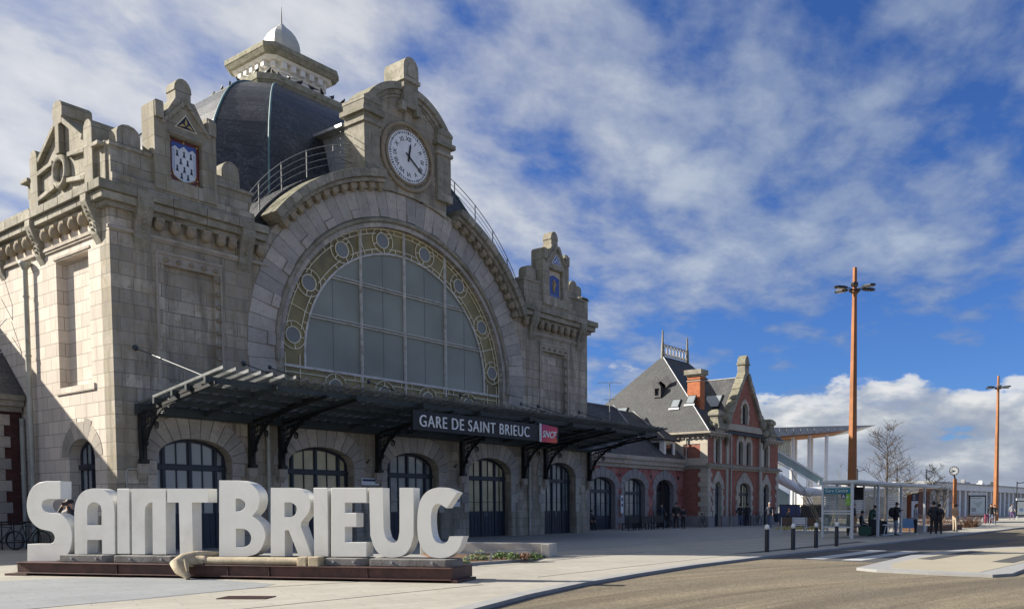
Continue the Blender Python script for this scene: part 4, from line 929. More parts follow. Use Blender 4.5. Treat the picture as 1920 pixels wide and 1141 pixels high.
for x_ in (14.2, 18.1, 19.15, 23.8, 29.2, 33.5, 34.9, 38.45):
    t_ = MB().mat('canopy_steel'); e_ = (x_ + .03, YO + 1.05, zc_(YO + 1.05) + .12); t_.tube([(x_, YF, 7.0), e_], .022, 6); t_.ball((x_, YF - .03, 7.0), .1, sy=.5, seg=8, rings=6)
    m1 = Vector((x_, YF, 7.0)).lerp(Vector(e_), .36); m2 = Vector((x_, YF, 7.0)).lerp(Vector(e_), .42); t_.tube([m1, m2], .045, 8); t_.build('tie_rod', cao)
ws = MB().mat('drain_pipe')
# wall hooks and lamps between the doors
for x_ in (23.6, 28.7): ws.mat('black_metal').tube([(x_, YF, 3.5), (x_, YF - .15, 3.45), (x_, YF - .2, 3.6)], .02, 5); ws.tube([(x_, YF - .1, 3.48), (x_ + .12, YF - .14, 3.62)], .02, 5)
ws.build('wall_hook', st)

# ---- name sign on the canopy edge
YS = YO + .1
sg = thing('station_name_sign', 'dark board with white capitals hung on the canopy edge', 'sign', (26, YS, 4.95))
q = MB().mat('black_metal'); q.box(21.8, 30.4, YS - .08, YS + .04, 4.52, 5.27); q.build('board', sg)
q = MB().mat('sign_white'); text_mesh(q, 'GARE DE SAINT BRIEUC', Vector((22.1, YS - .11, 4.66)), AX, AZV, .66, .05, fit=6.25, bold=-.004, spc=1.12); q.build('lettering', sg)
lg = thing('operator_sign', 'red and magenta logo panel reading SNCF beside the station name', 'sign', (29.9, YS, 4.95))
q = MB().mat('sign_logo'); q.prism([(29.1, 4.5), (30.2, 4.5), (30.25, 4.62), (30.18, 4.8), (30.3, 5.1), (30.25, 5.22), (29.35, 5.3), (29.1, 5.3)], [], 'xz', YS - .13, YS - .085); q.build('panel', lg)
q = MB().mat('sign_white'); text_mesh(q, 'SNCF', Vector((29.2, YS - .15, 4.72)), AX, AZV, .42, .02, fit=.98, shear=.3, bold=.006); q.box(29.06, 29.12, YS - .16, YS - .08, 4.5, 5.32); q.build('lettering', lg)
# ================================================================= big letters on their base
LP0 = Vector((7.72, 22.95, 0)); LP1 = Vector((12.13, 12.98, 0)); LS = (LP1 - LP0).normalized(); LN = Vector((-LS.y, LS.x, 0))   # LN points away from the viewer
if LN.dot(V0) < 0: LN = -LN
LL = (LP1 - LP0).length
lt = thing('letter_sign', 'huge white free-standing letters on a rusty steel base in the square', 'letter sign', tuple(LP0.lerp(LP1, .5)))
def LB(mb, s0, s1, n0, n1, z0, z1): mb.frame_box(LP0 + LS * (s0 + s1) / 2 + LN * (n0 + n1) / 2 + AZV * (z0 + z1) / 2, LS * (s1 - s0) / 2, LN * (n1 - n0) / 2, AZV * (z1 - z0) / 2)
q = MB().mat('rust_steel')
LB(q, .15, LL - .1, .0, .06, .06, .30); LB(q, .15, LL - .1, -.05, .16, .285, .31); LB(q, .15, LL - .1, -.06, .16, .05, .075)
LB(q, .15, LL - .1, 1.04, 1.10, .06, .30); LB(q, LL - .16, LL - .1, .06, 1.04, .06, .30); LB(q, .15, .21, .06, 1.04, .06, .30); LB(q, .15, LL - .1, .16, 1.10, .285, .309)
LB(q, LL - .12, LL + .03, -.04, 1.0, .0, .06); LB(q, -.1, .5, -.1, 1.0, .0, .05)
for s_ in (2.8, 5.6, 6.6, 8.9): LB(q, s_, s_ + .02, -.03, .0, .075, .285); LB(q, s_ - .25, s_ + .25, .1, 1.0, .0, .06)
q.build('steel_base', lt, bevel=.006)
PLN = .36                                               # letter fronts stand this far behind the base edge
def lpt(x, y, off=PLN):
    """photo point -> (along, up) on the vertical letter plane"""
    d = ray(x, y); o = LP0 + LN * off; t = (o - CP).dot(LN) / d.dot(LN); p = CP + d * t; return ((p - LP0).dot(LS), p.z)
def zl(pts): return [lpt(x / 4, 860 + y / 4) for x, y in pts]
def zr(pts): return [lpt(440 + x / 3, 860 + y / 3) for x, y in pts]
def smooth_loop(pts, corners, n=3):
    """Catmull-Rom between points that are not marked as corners"""
    m = len(pts); o = []
    for i in range(m):
        p1, p2 = pts[i], pts[(i + 1) % m]
        o.append(p1)
        if i in corners and (i + 1) % m in corners: continue
        p0 = p1 if i in corners else pts[i - 1]; p3 = p2 if (i + 1) % m in corners else pts[(i + 2) % m]
        if i in corners: p0 = (2 * p1[0] - p2[0], 2 * p1[1] - p2[1])
        if (i + 1) % m in corners: p3 = (2 * p2[0] - p1[0], 2 * p2[1] - p1[1])
        for k in range(1, n + 1):
            t = k / (n + 1); f = lambda a, b, c, d: .5 * ((2 * b) + (-a + c) * t + (2 * a - 5 * b + 4 * c - d) * t * t + (-a + 3 * b - 3 * c + d) * t ** 3)
            o.append((f(p0[0], p1[0], p2[0], p3[0]), f(p0[1], p1[1], p2[1], p3[1])))
    return o
def letter(outer, oc, holes, conv, word):
    mb = MB().mat('letter_white')
    mb.prism3(smooth_loop(conv(outer), oc), LP0, LS, AZV, LN, PLN, PLN + .30, holes=[smooth_loop(conv(h), c) for h, c in holes])
    o = mb.build('letter', lt, bevel=.012); return o
ALL = set(range(99))
letter([(455, 165), (345, 165), (285, 180), (240, 215), (210, 275), (200, 350), (212, 425), (245, 480), (295, 520), (350, 535), (390, 548), (410, 585), (400, 620), (375, 636), (205, 636), (205, 765), (415, 765), (470, 748), (512, 705), (536, 640), (540, 560), (524, 490), (485, 435), (430, 408), (365, 402), (328, 382), (314, 348), (325, 315), (360, 300), (455, 300)],
       {0, 1, 13, 14, 15, 16, 28, 29}, [], zl, 'S')
letter([(560, 712), (557, 400), (566, 335), (592, 275), (640, 234), (710, 220), (775, 232), (825, 272), (852, 330), (860, 400), (862, 712), (766, 712), (765, 605), (655, 605), (653, 712)], {0, 1, 9, 10, 11, 12, 13, 14}, [([(653, 495), (653, 385), (664, 345), (706, 322), (750, 345), (762, 385), (762, 495)], {0, 1, 5, 6})], zl, 'A')
letter([(878, 221), (968, 221), (972, 711), (880, 711)], ALL, [], zl, 'I')
letter([(986, 221), (1242, 221), (1245, 713), (1146, 713), (1143, 322), (1112, 332), (1090, 365), (1085, 410), (1088, 713), (990, 713)], {0, 1, 2, 3, 4, 7, 8, 9}, [], zl, 'N')
letter([(1254, 221), (1560, 221), (1560, 325), (1440, 325), (1446, 715), (1350, 715), (1342, 325), (1254, 325)], ALL, [], zl, 'T')
letter([(411 * 4, 160), (1790, 160), (1880, 185), (1935, 240), (1948, 300), (1935, 370), (1893, 425), (1958, 480), (1990, 560), (1975, 640), (1930, 705), (1850, 731), (411 * 4, 731)], {0, 1, 6, 11, 12}, [([(1768, 296), (1800, 297), (1832, 318), (1838, 345), (1826, 375), (1797, 390), (1768, 391)], {0, 1, 5, 6}), ([(1770, 521), (1828, 522), (1866, 545), (1884, 590), (1870, 638), (1830, 660), (1770, 661)], {0, 1, 5, 6})], zl, 'B')
letter([(203, 161), (320, 161), (385, 180), (421, 228), (420, 290), (375, 352), (372, 376), (432, 546), (362, 546), (304, 400), (282, 400), (282, 546), (203, 546)], {0, 1, 5, 6, 7, 8, 9, 10, 11, 12}, [([(280, 243), (318, 243), (344, 262), (348, 290), (336, 315), (318, 325), (280, 325)], {0, 1, 5, 6})], zr, 'R')
letter([(442, 161), (522, 161), (526, 548), (447, 548)], ALL, [], zr, 'I')
letter([(543, 161), (743, 161), (743, 246), (622, 246), (622, 302), (686, 302), (686, 382), (622, 382), (622, 467), (743, 467), (743, 549), (543, 549)], ALL, [], zr, 'E')
letter([(756, 161), (833, 161), (838, 395), (852, 445), (885, 470), (915, 458), (927, 410), (927, 161), (1006, 161), (1006, 430), (985, 500), (948, 540), (893, 553), (835, 545), (790, 505), (763, 430)], {0, 1, 2, 6, 7, 8, 9, 15}, [], zr, 'U')
letter([(1252, 188), (1190, 164), (1140, 160), (1082, 182), (1042, 238), (1028, 330), (1030, 430), (1050, 495), (1090, 540), (1145, 556), (1205, 548), (1258, 508), (1286, 434), (1208, 434), (1195, 463), (1168, 475), (1130, 462), (1110, 415), (1104, 330), (1114, 275), (1143, 250), (1192, 276)], {0, 12, 13, 21}, [], zr, 'C')
# timber and metal plinths under the small letters
def plinth(px0, px1, z0, z1, n0, n1, matn):
    s0 = lpt(px0, 1050, n0)[0]; s1 = lpt(px1, 1050, n0)[0]; r_ = (n1 - n0) / 2; mb = MB().mat(matn)
    pts = [(s0 + r_ * .3, n0), (s1 - r_ * .6, n0)] + [(s1 - r_ * .6 + r_ * .6 * math.sin(t * math.pi / 8), n0 + r_ - r_ * math.cos(t * math.pi / 8)) for t in range(1, 8)] + [(s1 - r_ * .6, n1), (s0 + r_ * .3, n1)]
    mb.prism3(pts, LP0, LS, LN, AZV, z0, z1); return mb.build('plinth', lt, bevel=.02)
ztop = lpt(200, 1038)[1] - .012
for px0, px1 in ((104, 206), (206, 335), (600, 684), (684, 852)):
    q = plinth(px0, px1, .31, ztop, .16, .85, 'weathered_timber')
    b_ = MB().mat('zinc')
    for f in (.3, .75): s_ = lpt(px0 + (px1 - px0) * f, 1050, .16)[0]; p_ = LP0 + LS * s_ + LN * .155 + AZV * (.31 + (ztop - .31) * .55); b_.tube([p_, p_ - LN * .025], .03, 8)
    b_.build('bolt', q)
q = MB().mat('weathered_timber'); LB(q, lpt(335, 1050, .3)[0], lpt(600, 1050, .3)[0], .42, .85, .31, ztop); q.build('plinth', lt)
# carved wooden pick leaning along the base
pk = thing('wooden_pick', 'giant carved wooden pick with its curved head hanging over the steel base', 'wooden pick', tuple(LP0 + LS * 4.2 - LN * .2))
def lw(x, y, off): s_, z_ = lpt(x, y, off); return LP0 + LS * s_ + LN * off + AZV * z_
q = MB().mat('carved_wood'); q.tube([lw(x, y, .10) for x, y in ((384, 1051), (420, 1051), (500, 1051), (560, 1051.5), (598, 1052))], [.10, .095, .092, .088, .085], 12); q.build('handle', pk)
q = MB().mat('carved_wood')
q.tube([lw(*a) for a in ((424, 1036, .75), (400, 1038, .5), (372, 1042, .22), (345, 1050, -.08), (333, 1058, -.2), (338, 1068, -.28), (350, 1078, -.32), (353, 1084, -.34))], [.03, .075, .13, .16, .16, .12, .075, .05], 12)
q.tube([lw(x, y, o_) for x, y, o_ in ((345, 1052, -.1), (365, 1051, .05), (390, 1051, .1))], [.12, .13, .11], 10)
q.tube([lw(x, y, o_) for x, y, o_ in ((347, 1048, -.33), (350, 1058, -.36), (352, 1070, -.38))], [.03, .045, .03], 8)
q.build('head', pk)
q = MB().mat('rust_steel'); c_ = lw(387, 1051, .10); q.tube([c_ - LS * .03, c_ + LS * .03], .118, 14); q.build('collar', pk)
q = MB().mat('carved_wood')
for a, b in ((562, 580), (583, 603)): c0 = lw(a, 1051.5, .08); c1 = lw(b, 1052, .08); q.frame_box((c0 + c1) / 2, (c1 - c0) / 2, LN * .12, AZV * .105)
q.build('chock', pk, bevel=.02)
# drain grate
dg = thing('drain_grate', 'rusty slotted drain grate set in the beige paving', 'grate', (8.1, 13.95, 0))
q = MB().mat('rust_steel'); c_ = Vector((8.12, 13.93, .004)); a_ = Vector((.40, -.6, 0)).normalized(); n_ = Vector((-a_.y, a_.x, 0))
q.frame_box(c_, a_ * .42, n_ * .02, AZV * .008) if 0 else None
for s in (-1, 1): q.frame_box(c_ + n_ * s * .2, a_ * .42, n_ * .02, AZV * .01); q.frame_box(c_ + a_ * s * .41, a_ * .015, n_ * .2, AZV * .01)
for k in range(14): q.frame_box(c_ + a_ * (-.36 + k * .055), a_ * .014, n_ * .2, AZV * .008)
q.build('grille', dg); q = MB().mat('black_metal'); q.frame_box(c_ - AZV * .002, a_ * .42, n_ * .2, AZV * .003); q.build('pit', dg)

# ---- planter bed
pl_ = thing('planter', 'low concrete planter wall around a mulched flower bed behind the letters', 'planter', (17.5, 18.5, 0))
q = MB().mat('concrete')
w0 = onZ(1046, 1044) + LN * .5 - LS * .45
w1_ = w0 - LS * 4.3
q.frame_box((w0 + w1_) / 2 + AZV * .21, (w1_ - w0) / 2, LN * .16, AZV * .21)
q.frame_box(w0 + LN * -.22 + AZV * .21 + LS * .08, LS * .14, LN * .38, AZV * .208)
q.build('wall', pl_, bevel=.02)
so_ = MB().mat('soil')
e0, e1, e2, e3 = onZ(1000, 1051), onZ(858, 1062), w1_, w0
e1 = e1 - LS * .2
so_.prism([tuple(p[:2]) for p in (e0, e1, e2, e3)], [], 'xy', .0, .07); so_.build('soil', pl_)
gr = MB().mat('granite_kerb'); gr.bar((e0.x, e0.y, .04), (e1.x, e1.y, .04), .1, .08); gr.build('edging', pl_)
rl_ = thing('bed_rail', 'low grey metal rail on slanted posts along the flower bed', 'rail', tuple(e0))
q = MB().mat('zinc'); lnk = []
for f in (.02, .27, .55, .82, 1.0):
    p_ = e0.lerp(e1, f); t_ = p_ + AZV * .34 - LN * .05 - LS * -.08; q.frame_box((p_ + t_) / 2, LS * .035, LN * .012, (t_ - p_) / 2 * 1.0); lnk.append(t_)
q.tube(lnk, .018, 6); q.build('rail', rl_)
rnd = random.Random(5)
def leaf_clump(name, label, cat, c, r, h, n, matn, size=.05, group=None):
    mb = MB().mat(matn)
    for i in range(n):
        a = rnd.uniform(0, 6.283); e = rnd.uniform(0, 1); rr_ = r * math.sqrt(rnd.random()); z_ = h * (1 - (rr_ / r) ** 2 * .6) * (.35 + .65 * rnd.random())
        p = Vector((c[0] + rr_ * math.cos(a), c[1] + rr_ * math.sin(a), c[2] + z_)); d = Vector((rnd.gauss(0, 1), rnd.gauss(0, 1), rnd.gauss(0, .7))).normalized(); s_ = d.orthogonal().normalized(); L = size * rnd.uniform(.6, 1.4)
        mb.add([p - d * L, p + s_ * L * .45, p + d * L, p - s_ * L * .45], [(0, 1, 2, 3)], False)
    for i in range(5): a = i * 1.3; mb.tube([(c[0], c[1], c[2] - .03), (c[0] + r * .5 * math.cos(a), c[1] + r * .5 * math.sin(a), c[2] + h * .7)], .008, 4)
    o = mb.build(name, None, recalc=False, at=(c[0], c[1], c[2])); return tag(o, label, cat, group)
spots = [(883, 1049, .20, .16, 'leaf_pale'), (905, 1049, .15, .15, 'leaf_pale'), (940, 1047, .2, .26, 'leaf'), (962, 1049, .2, .24, 'leaf'), (985, 1048, .22, .2, 'dry_twig'), (1003, 1048, .24, .2, 'leaf'), (925, 1047, .14, .14, 'leaf_pale'), (900, 1040, .2, .14, 'leaf_pale'), (870, 1055, .15, .12, 'leaf_pale')]
labs = ['pale leafed plant nearest the last letter in the flower bed', 'small pale plant beside the letters in the flower bed', 'bushy green plant in the middle of the flower bed', 'second bushy green plant of the flower bed, to the right', 'brownish low shrub between the green plants of the bed', 'green clump at the far right end of the flower bed', 'small pale tuft left of the bushy green plants', 'pale ground plant at the back wall of the flower bed', 'low pale plant at the front left corner of the bed']
for (x, y, r_, h_, mt), lb in zip(spots, labs):
    p = onZ(x, y, .07); leaf_clump('bed_plant', lb, 'plant', (p.x, p.y, .07), r_, h_, 260, mt, .04, 'plants in the flower bed')
# ================================================================= low wing to the left of the hall
lw_ = thing('left_wing', 'low dark brick wing with stone quoins and slate roof left of the station hall', 'building', (3, 38.5, 0))
q = MB().mat('brick_dark'); q.box(-12, 13.42, 38.5, 49, 0, 5.2)
q.mat('stone_cut')
for k in range(11):
    z0 = .9 + k * .42
    if k < 10: q.box(12.0, 13.05 if k % 2 else 12.85, 38.44, 38.5, z0, z0 + .405)
q.box(-12, 13.4, 38.42, 38.5, 0, .85)
q.prism([(12.0, 4.6), (12.6, 4.6), (12.95, 4.0), (12.95, 3.2), (12.0, 3.2)], [], 'xz', 38.41, 38.5) if 0 else None
q.build('wall', lw_)
q = MB().mat('stone_cornice')
for z0, z1, p in ((5.2, 5.4, .2), (5.4, 5.62, .4), (5.62, 5.82, .5)): q.box(-12, 13.42, 38.5 - p, 38.8, z0, z1)
q.build('cornice', lw_)
q = MB().mat('slate_dark'); q.prism([(38.05, 5.83), (44, 11.0), (49.6, 5.83)], [], 'yz', -12, 13.45); q.build('roof', lw_)
q = MB().mat('dark_metal')
rl3 = thing('bike_rack', 'black metal railing with parked bicycles behind the first letter', 'railing', (12.0, 36.6, 0))
for k in range(7): q.tube([(10.9 + k * .38, 36.6, 0), (10.9 + k * .38, 36.6, 1.0)], .02, 5)
q.tube([(10.6, 36.6, 1.0), (13.3, 36.6, 1.0)], .025, 6); q.tube([(10.6, 36.6, .25), (13.3, 36.6, .25)], .02, 6); q.build('railing', rl3)

# ================================================================= low arcade wing to the right
YA = 33.67
aw = thing('arcade_wing', 'low worn-brick wing with three arched openings right of the station hall', 'building', (47, YA, 0))
AD = [(43.0, 45.8), (46.85, 49.35), (50.8, 53.15)]
q = MB().mat('brick_worn')
q.prism([(39.26, 0), (54.5, 0), (54.5, 4.2), (39.26, 4.2)], [arch_poly(a, b, .02, 2.75, 3.5) for a, b in AD], 'xz', YA, YA + .5, hmat='stone_quoin')
q.mat('brick_worn').box(39.26, 54.5, YA + .5, 43, 0, .05)
q.box(39.26, 54.45, 43, 43.4, 0, 4.2)
q.build('wall', aw)
q = MB().mat('stone_plain'); q.box(39.27, 54.48, YA - .14, YA + .1, 4.2, 4.45); q.box(39.27, 54.6, YA - .3, YA + .2, 4.45, 4.75); q.box(39.27, 54.7, YA - .42, YA + .2, 4.75, 5.05); q.build('cornice', aw, bevel=.02)
for (a, b) in AD:
    mb = MB().mat('stone_quoin'); c = (a + b) / 2; h = (b - a) / 2; n = 9
    for i in range(n):
        f0 = math.pi * (i + .03) / n; f1 = math.pi * (i + .97) / n; k_ = .12 if i == 4 else 0
        o_ = [(c + h * math.cos(f), 2.75 + .75 * math.sin(f) ** .9) for f in (f0, (f0 + f1) / 2, f1)] + [(c + (h + .5) * math.cos(f), 2.75 + (1.35 + k_) * math.sin(f) ** .9) for f in (f1, (f0 + f1) / 2, f0)]
        mb.prism(o_, [], 'xz', YA - .05, YA + .02)
    for s, x in ((-1, a), (1, b)):
        for k in range(7):
            w_ = .5 if k % 2 else .34; z0 = .02 + k * .39
            mb.prism([(x, z0), (x + s * w_, z0), (x + s * w_, z0 + .38), (x, z0 + .38)], [], 'xz', YA - .045, YA + .02)
    mb.build('arch_surround', aw, bevel=.01)
q = MB().mat('stone_quoin')
for a, b in ((39.27, 42.5), (46.3, 46.35), (49.85, 50.3), (53.65, 54.45)): q.box(a, b, YA - .055, YA - .002, 0, .82)
q.build('plinth', aw)
arched_door(aw, 'xz', *AD[0], YA + .32, 2.75, 3.5, cols=(1, 1, .5), glass='glass_pale', trans=2.55, sill=.95)
arched_door(aw, 'xz', *AD[1], YA + .32, 2.75, 3.5, cols=(.5, 1.2, .8), glass='glass_pale', trans=2.45, sill=.95)
arched_door(aw, 'xz', *AD[2], YA + .32, 2.75, 3.5, cols=(1, 1), glass='glass_dark', trans=2.5, sill=.95, solid=True, frame='dark_metal')
q = MB().mat('brick_red')
for x_ in (46.35, 50.15, 53.8): q.mat('dark_metal').box(x_ - .1, x_ + .1, YA - .03, YA, 3.55, 3.8)
q.build('iron_tie', aw)
q = MB().mat('slate_dark')
def quad(mb, a, b, c, d, th=.12):
    a, b, c, d = map(Vector, (a, b, c, d)); n = (b - a).cross(d - a).normalized() * -th
    if n.z > 0: n = -n
    mb.add([a, b, c, d, a + n, b + n, c + n, d + n], [(0, 1, 2, 3), (7, 6, 5, 4), (0, 4, 5, 1), (1, 5, 6, 2), (2, 6, 7, 3), (3, 7, 4, 0)], False)
quad(q, (39.3, YA - .3, 5.08), (54.7, YA - .3, 5.08), (54.45, 38.2, 8.9), (39.3, 38.2, 8.9)); quad(q, (39.3, 38.2, 8.9), (54.45, 38.2, 8.9), (54.45, 43.2, 5.1), (39.3, 43.2, 5.1))
q.build('roof', aw)
q = MB().mat('slate_dark'); quad(q, (41.5, 35.0, 6.2), (50.8, 35.0, 6.2), (50.8, 37.4, 8.95), (41.5, 37.4, 8.95), .2); q.box(41.5, 50.8, 37.2, 42, 6.2, 8.8)
q.build('roof_dormer', aw)
q = MB().mat('zinc'); q.bar((50.82, 34.95, 6.25), (50.82, 37.45, 9.05), .12, .1); q.bar((54.42, YA - .3, 5.14), (54.42, 38.2, 9.0), .14, .1); q.box(42.5, 43.8, 34.9, 36.2, 7.9, 8.0); q.build('flashing', aw)
q = MB().mat('white_paint'); q.prism([(52.0, 5.2), (53.5, 5.2), (53.5, 6.4), (52.0, 6.4)], [[(52.25, 5.35), (53.25, 5.35), (53.25, 6.2), (52.25, 6.2)]], 'xz', 33.75, 33.9); dm_ = q.build('dormer_front', aw)
q = MB().mat('glass_dark'); q.box(52.2, 53.3, 33.86, 33.9, 5.3, 6.25); q.box(52.05, 52.09, 34.05, 34.95, 5.5, 6.25); q.build('dormer_pane', aw)
q = MB().mat('white_paint'); q.prism([(33.9, 5.2), (35.9, 6.4), (35.9, 7.0), (33.9, 6.4)], [[(34.15, 5.62), (35.0, 6.12), (35.0, 6.25), (34.15, 6.25)]], 'yz', 52.0, 52.12); q.box(53.38, 53.5, 33.9, 35.6, 5.4, 6.4); q.build('dormer_cheek', aw)
q = MB().mat('slate_grey'); quad(q, (51.7, 33.45, 6.42), (53.8, 33.45, 6.42), (53.2, 34.9, 7.45), (52.3, 34.9, 7.45)); quad(q, (51.7, 33.45, 6.43), (52.3, 34.9, 7.46), (52.3, 37.6, 7.46), (51.7, 37.6, 6.6)); quad(q, (52.3, 34.9, 7.45), (53.2, 34.9, 7.45), (53.2, 37.8, 7.45), (52.3, 37.8, 7.45)); q.build('dormer_roof', aw)
ta = thing('tv_antenna', 'thin metal television antenna above the low wing roof', 'antenna', (48.2, 36.8, 8.0))
q = MB().mat('zinc'); p0 = Vector((48.9, 36.4, 0)); q.tube([p0 + AZV * 7.6, p0 + AZV * 10.5], .03, 6)
for zz, L in ((10.4, .85), (9.2, .4)):
    q.tube([p0 + AZV * zz - RT * L, p0 + AZV * zz + RT * L], .018, 5)
    for k in range(-3, 4): q.tube([p0 + AZV * zz + RT * L * k / 3 - V0 * .25, p0 + AZV * zz + RT * L * k / 3 + V0 * .25], .01, 4)
q.build('aerial', ta)

# ================================================================= brick pavilion
YP = 31.5; X0, X1 = 54.5, 66.45
pv = thing('brick_pavilion', 'red brick and stone pavilion with steep slate roof, gable and chimney', 'building', (60.4, YP, 0))
def win(x0, x1, z0, zs, zt): return [(x0, z0), (x1, z0)] + [((x0 + x1) / 2 + (x1 - x0) / 2 * math.cos(math.pi * i / 8), zs + (zt - zs) * math.sin(math.pi * i / 8)) for i in range(9)]
PD = [(55.5, 56.5, 2.85, 3.42), (59.25, 61.35, 2.75, 3.42), (63.7, 64.7, 2.85, 3.38)]
PW = [(55.6, 56.25), (59.22, 60.0), (60.55, 61.33), (63.75, 64.5)]
q = MB().mat('brick_red')
q.prism([(X0, 0), (X1, 0), (X1, 6.8), (63.2, 6.8), (63.2, 8.0), (60.3, 12.0), (57.4, 8.0), (57.4, 6.8), (X0, 6.8)], [win(a, b, .02, zs, zt) for a, b, zs, zt in PD] + [win(a, b, 4.85, 6.35, 6.68) for a, b in PW] + [win(59.85, 60.75, 8.05, 9.2, 9.7)], 'xz', YP, YP + .45, hmat='stone_pavilion')
q.prism([(YP + .45, 0), (44.8, 0), (44.8, 6.8), (YP + .45, 6.8)], [], 'yz', X0, X0 + .4); q.box(X1 - .4, X1, YP + .45, 44.8, 0, 6.8)
q.box(X0 + .4, X1 - .4, 44.4, 44.8, 0, 6.8)
q.build('wall', pv)
q = MB().mat('stone_pavilion')
def quoins(x, side, z0, z1, y=YP, plane='xz', w=(.62, .42)):
    k = 0; z = z0
    while z < z1 - .1:
        ww = w[k % 2]; zz = min(z + .36, z1)
        a, b = sorted((x, x + side * ww))
        if plane == 'xz': q.box(a, b, y - .07, y + .01, z + .005, zz)
        else: q.box(y - .07, y + .01, a, b, z + .005, zz)
        z += .365; k += 1
quoins(X0 - .06, 1, .8, 4.35); quoins(X1 + .05, -1, .8, 4.35)
quoins(YP + .005, 1, .8, 4.35, X0, 'yz', (.8, .6))
for x_ in (57.35, 63.15): q.box(x_ - .18, x_ + .18, YP - .1, YP + .01, .8, 4.38); q.box(x_ - .2, x_ + .2, YP - .14, YP + .01, 4.78, 6.75)
for (a, b, zs, zt) in PD:
    c = (a + b) / 2; h = (b - a) / 2; n = 7
    for i in range(n):
        f0 = math.pi * (i + .03) / n; f1 = math.pi * (i + .97) / n
        q.prism([(c + h * math.cos(f), zs + (zt - zs) * math.sin(f)) for f in (f0, (f0 + f1) / 2, f1)] + [(c + (h + .42) * math.cos(f), zs + (zt - zs + (.8 if abs(f - math.pi / 2) < .3 else .55)) * math.sin(f)) for f in (f1, (f0 + f1) / 2, f0)], [], 'xz', YP - .06, YP + .01)
    for s, x in ((-1, a), (1, b)):
        for k in range(5): z0 = .82 + k * .4; w_ = .45 if k % 2 else .28; q.prism([(x, z0), (x + s * w_, z0), (x + s * w_, z0 + .39), (x, z0 + .39)], [], 'xz', YP - .055, YP + .01)
for (a, b) in PW:
    c = (a + b) / 2; h = (b - a) / 2
    for s, x in ((-1, a), (1, b)): q.prism([(x, 4.8), (x + s * .3, 4.8), (x + s * .3, 6.5), (x, 6.35)], [], 'xz', YP - .055, YP + .01)
    for i in range(5):
        f0 = math.pi * (i + .03) / 5; f1 = math.pi * (i + .97) / 5
        q.prism([(c + h * math.cos(f), 6.35 + .33 * math.sin(f)) for f in (f0, (f0 + f1) / 2, f1)] + [(c + (h + .3) * math.cos(f), 6.35 + .85 * math.sin(f)) for f in (f1, (f0 + f1) / 2, f0)], [], 'xz', YP - .06, YP + .01)
c, h = 60.3, .45
for i in range(7):
    f0 = math.pi * (i + .03) / 7; f1 = math.pi * (i + .97) / 7
    q.prism([(c + h * math.cos(f), 9.2 + .5 * math.sin(f)) for f in (f0, (f0 + f1) / 2, f1)] + [(c + (h + .28) * math.cos(f), 9.2 + (.85 if i == 3 else .75) * math.sin(f)) for f in (f1, (f0 + f1) / 2, f0)], [], 'xz', YP - .06, YP + .01)
for s in (-1, 1):
    for k in range(3): z0 = 8.05 + k * .39; w_ = .3 if k % 2 else .2; q.prism([(c + s * h, z0), (c + s * (h + w_), z0), (c + s * (h + w_), z0 + .38), (c + s * h, z0 + .38)], [], 'xz', YP - .055, YP + .01)
q.box(57.3, 63.3, YP - .09, YP + .01, 7.45, 7.95); q.box(X0 - .1, X1 + .1, YP - .1, YP + .02, 4.36, 4.5)
# side wall trims
q.box(X0 - .06, X0 + .01, YP, 33.7, 4.35, 5.15); q.box(X0 - .05, X0 + .01, YP, 32.15, 5.16, 6.2); q.box(X0 - .05, X0 + .01, 33.6, 44, 5.16, 6.2); q.box(X0 - .05, X0 + .01, YP, 44, 6.2, 6.8)
q.box(X0 - .02, 55.2, YP - .055, YP + .01, 4.8, 6.8) if 0 else None
q.build('stone_trim', pv, bevel=.012)
q = MB().mat('stone_quoin'); q.box(X0 - .08, 55.4, YP - .09, YP - .0, 0, .8); q.box(56.55, 59.2, YP - .09, YP, 0, .8); q.box(61.4, 63.65, YP - .09, YP, 0, .8); q.box(64.75, X1 + .06, YP - .09, YP, 0, .8); q.box(X0 - .09, X0, YP, 33.6, 0, .85); q.build('plinth', pv)
q = MB().mat('stone_cornice'); q.box(X0 - .25, X1 + .3, YP - .3, YP + .1, 4.5, 4.62); q.box(X0 - .12, X1 + .15, YP - .18, YP + .1, 4.62, 4.75); q.box(X0 - .2, X0 + .1, YP + .1, 33.7, 4.5, 4.62)
q.build('string_course', pv)
q = MB().mat('stone_plain')
for (xa, xb) in ((X0 - .45, 57.2), (63.4, X1 + .45)): q.box(xa, xb, YP - .45, YP + .2, 6.95, 7.1); q.box(xa + .15, xb, YP - .3, YP + .2, 6.8, 6.95)
q.box(X0 - .45, X0 + .2, YP + .2, 45, 6.95, 7.1); q.box(X0 - .3, X0 + .2, YP + .2, 45, 6.8, 6.95)
for k in range(12): q.box(X0 - .2, X0 - .05, YP + .2 + k * .45, YP + .38 + k * .45, 6.62, 6.8)
for k in range(5): q.box(X0 + .1 + k * .45, X0 + .28 + k * .45, YP - .2, YP - .02, 6.62, 6.8); q.box(63.6 + k * .5, 63.78 + k * .5, YP - .2, YP - .02, 6.62, 6.8)
q.build('cornice', pv)
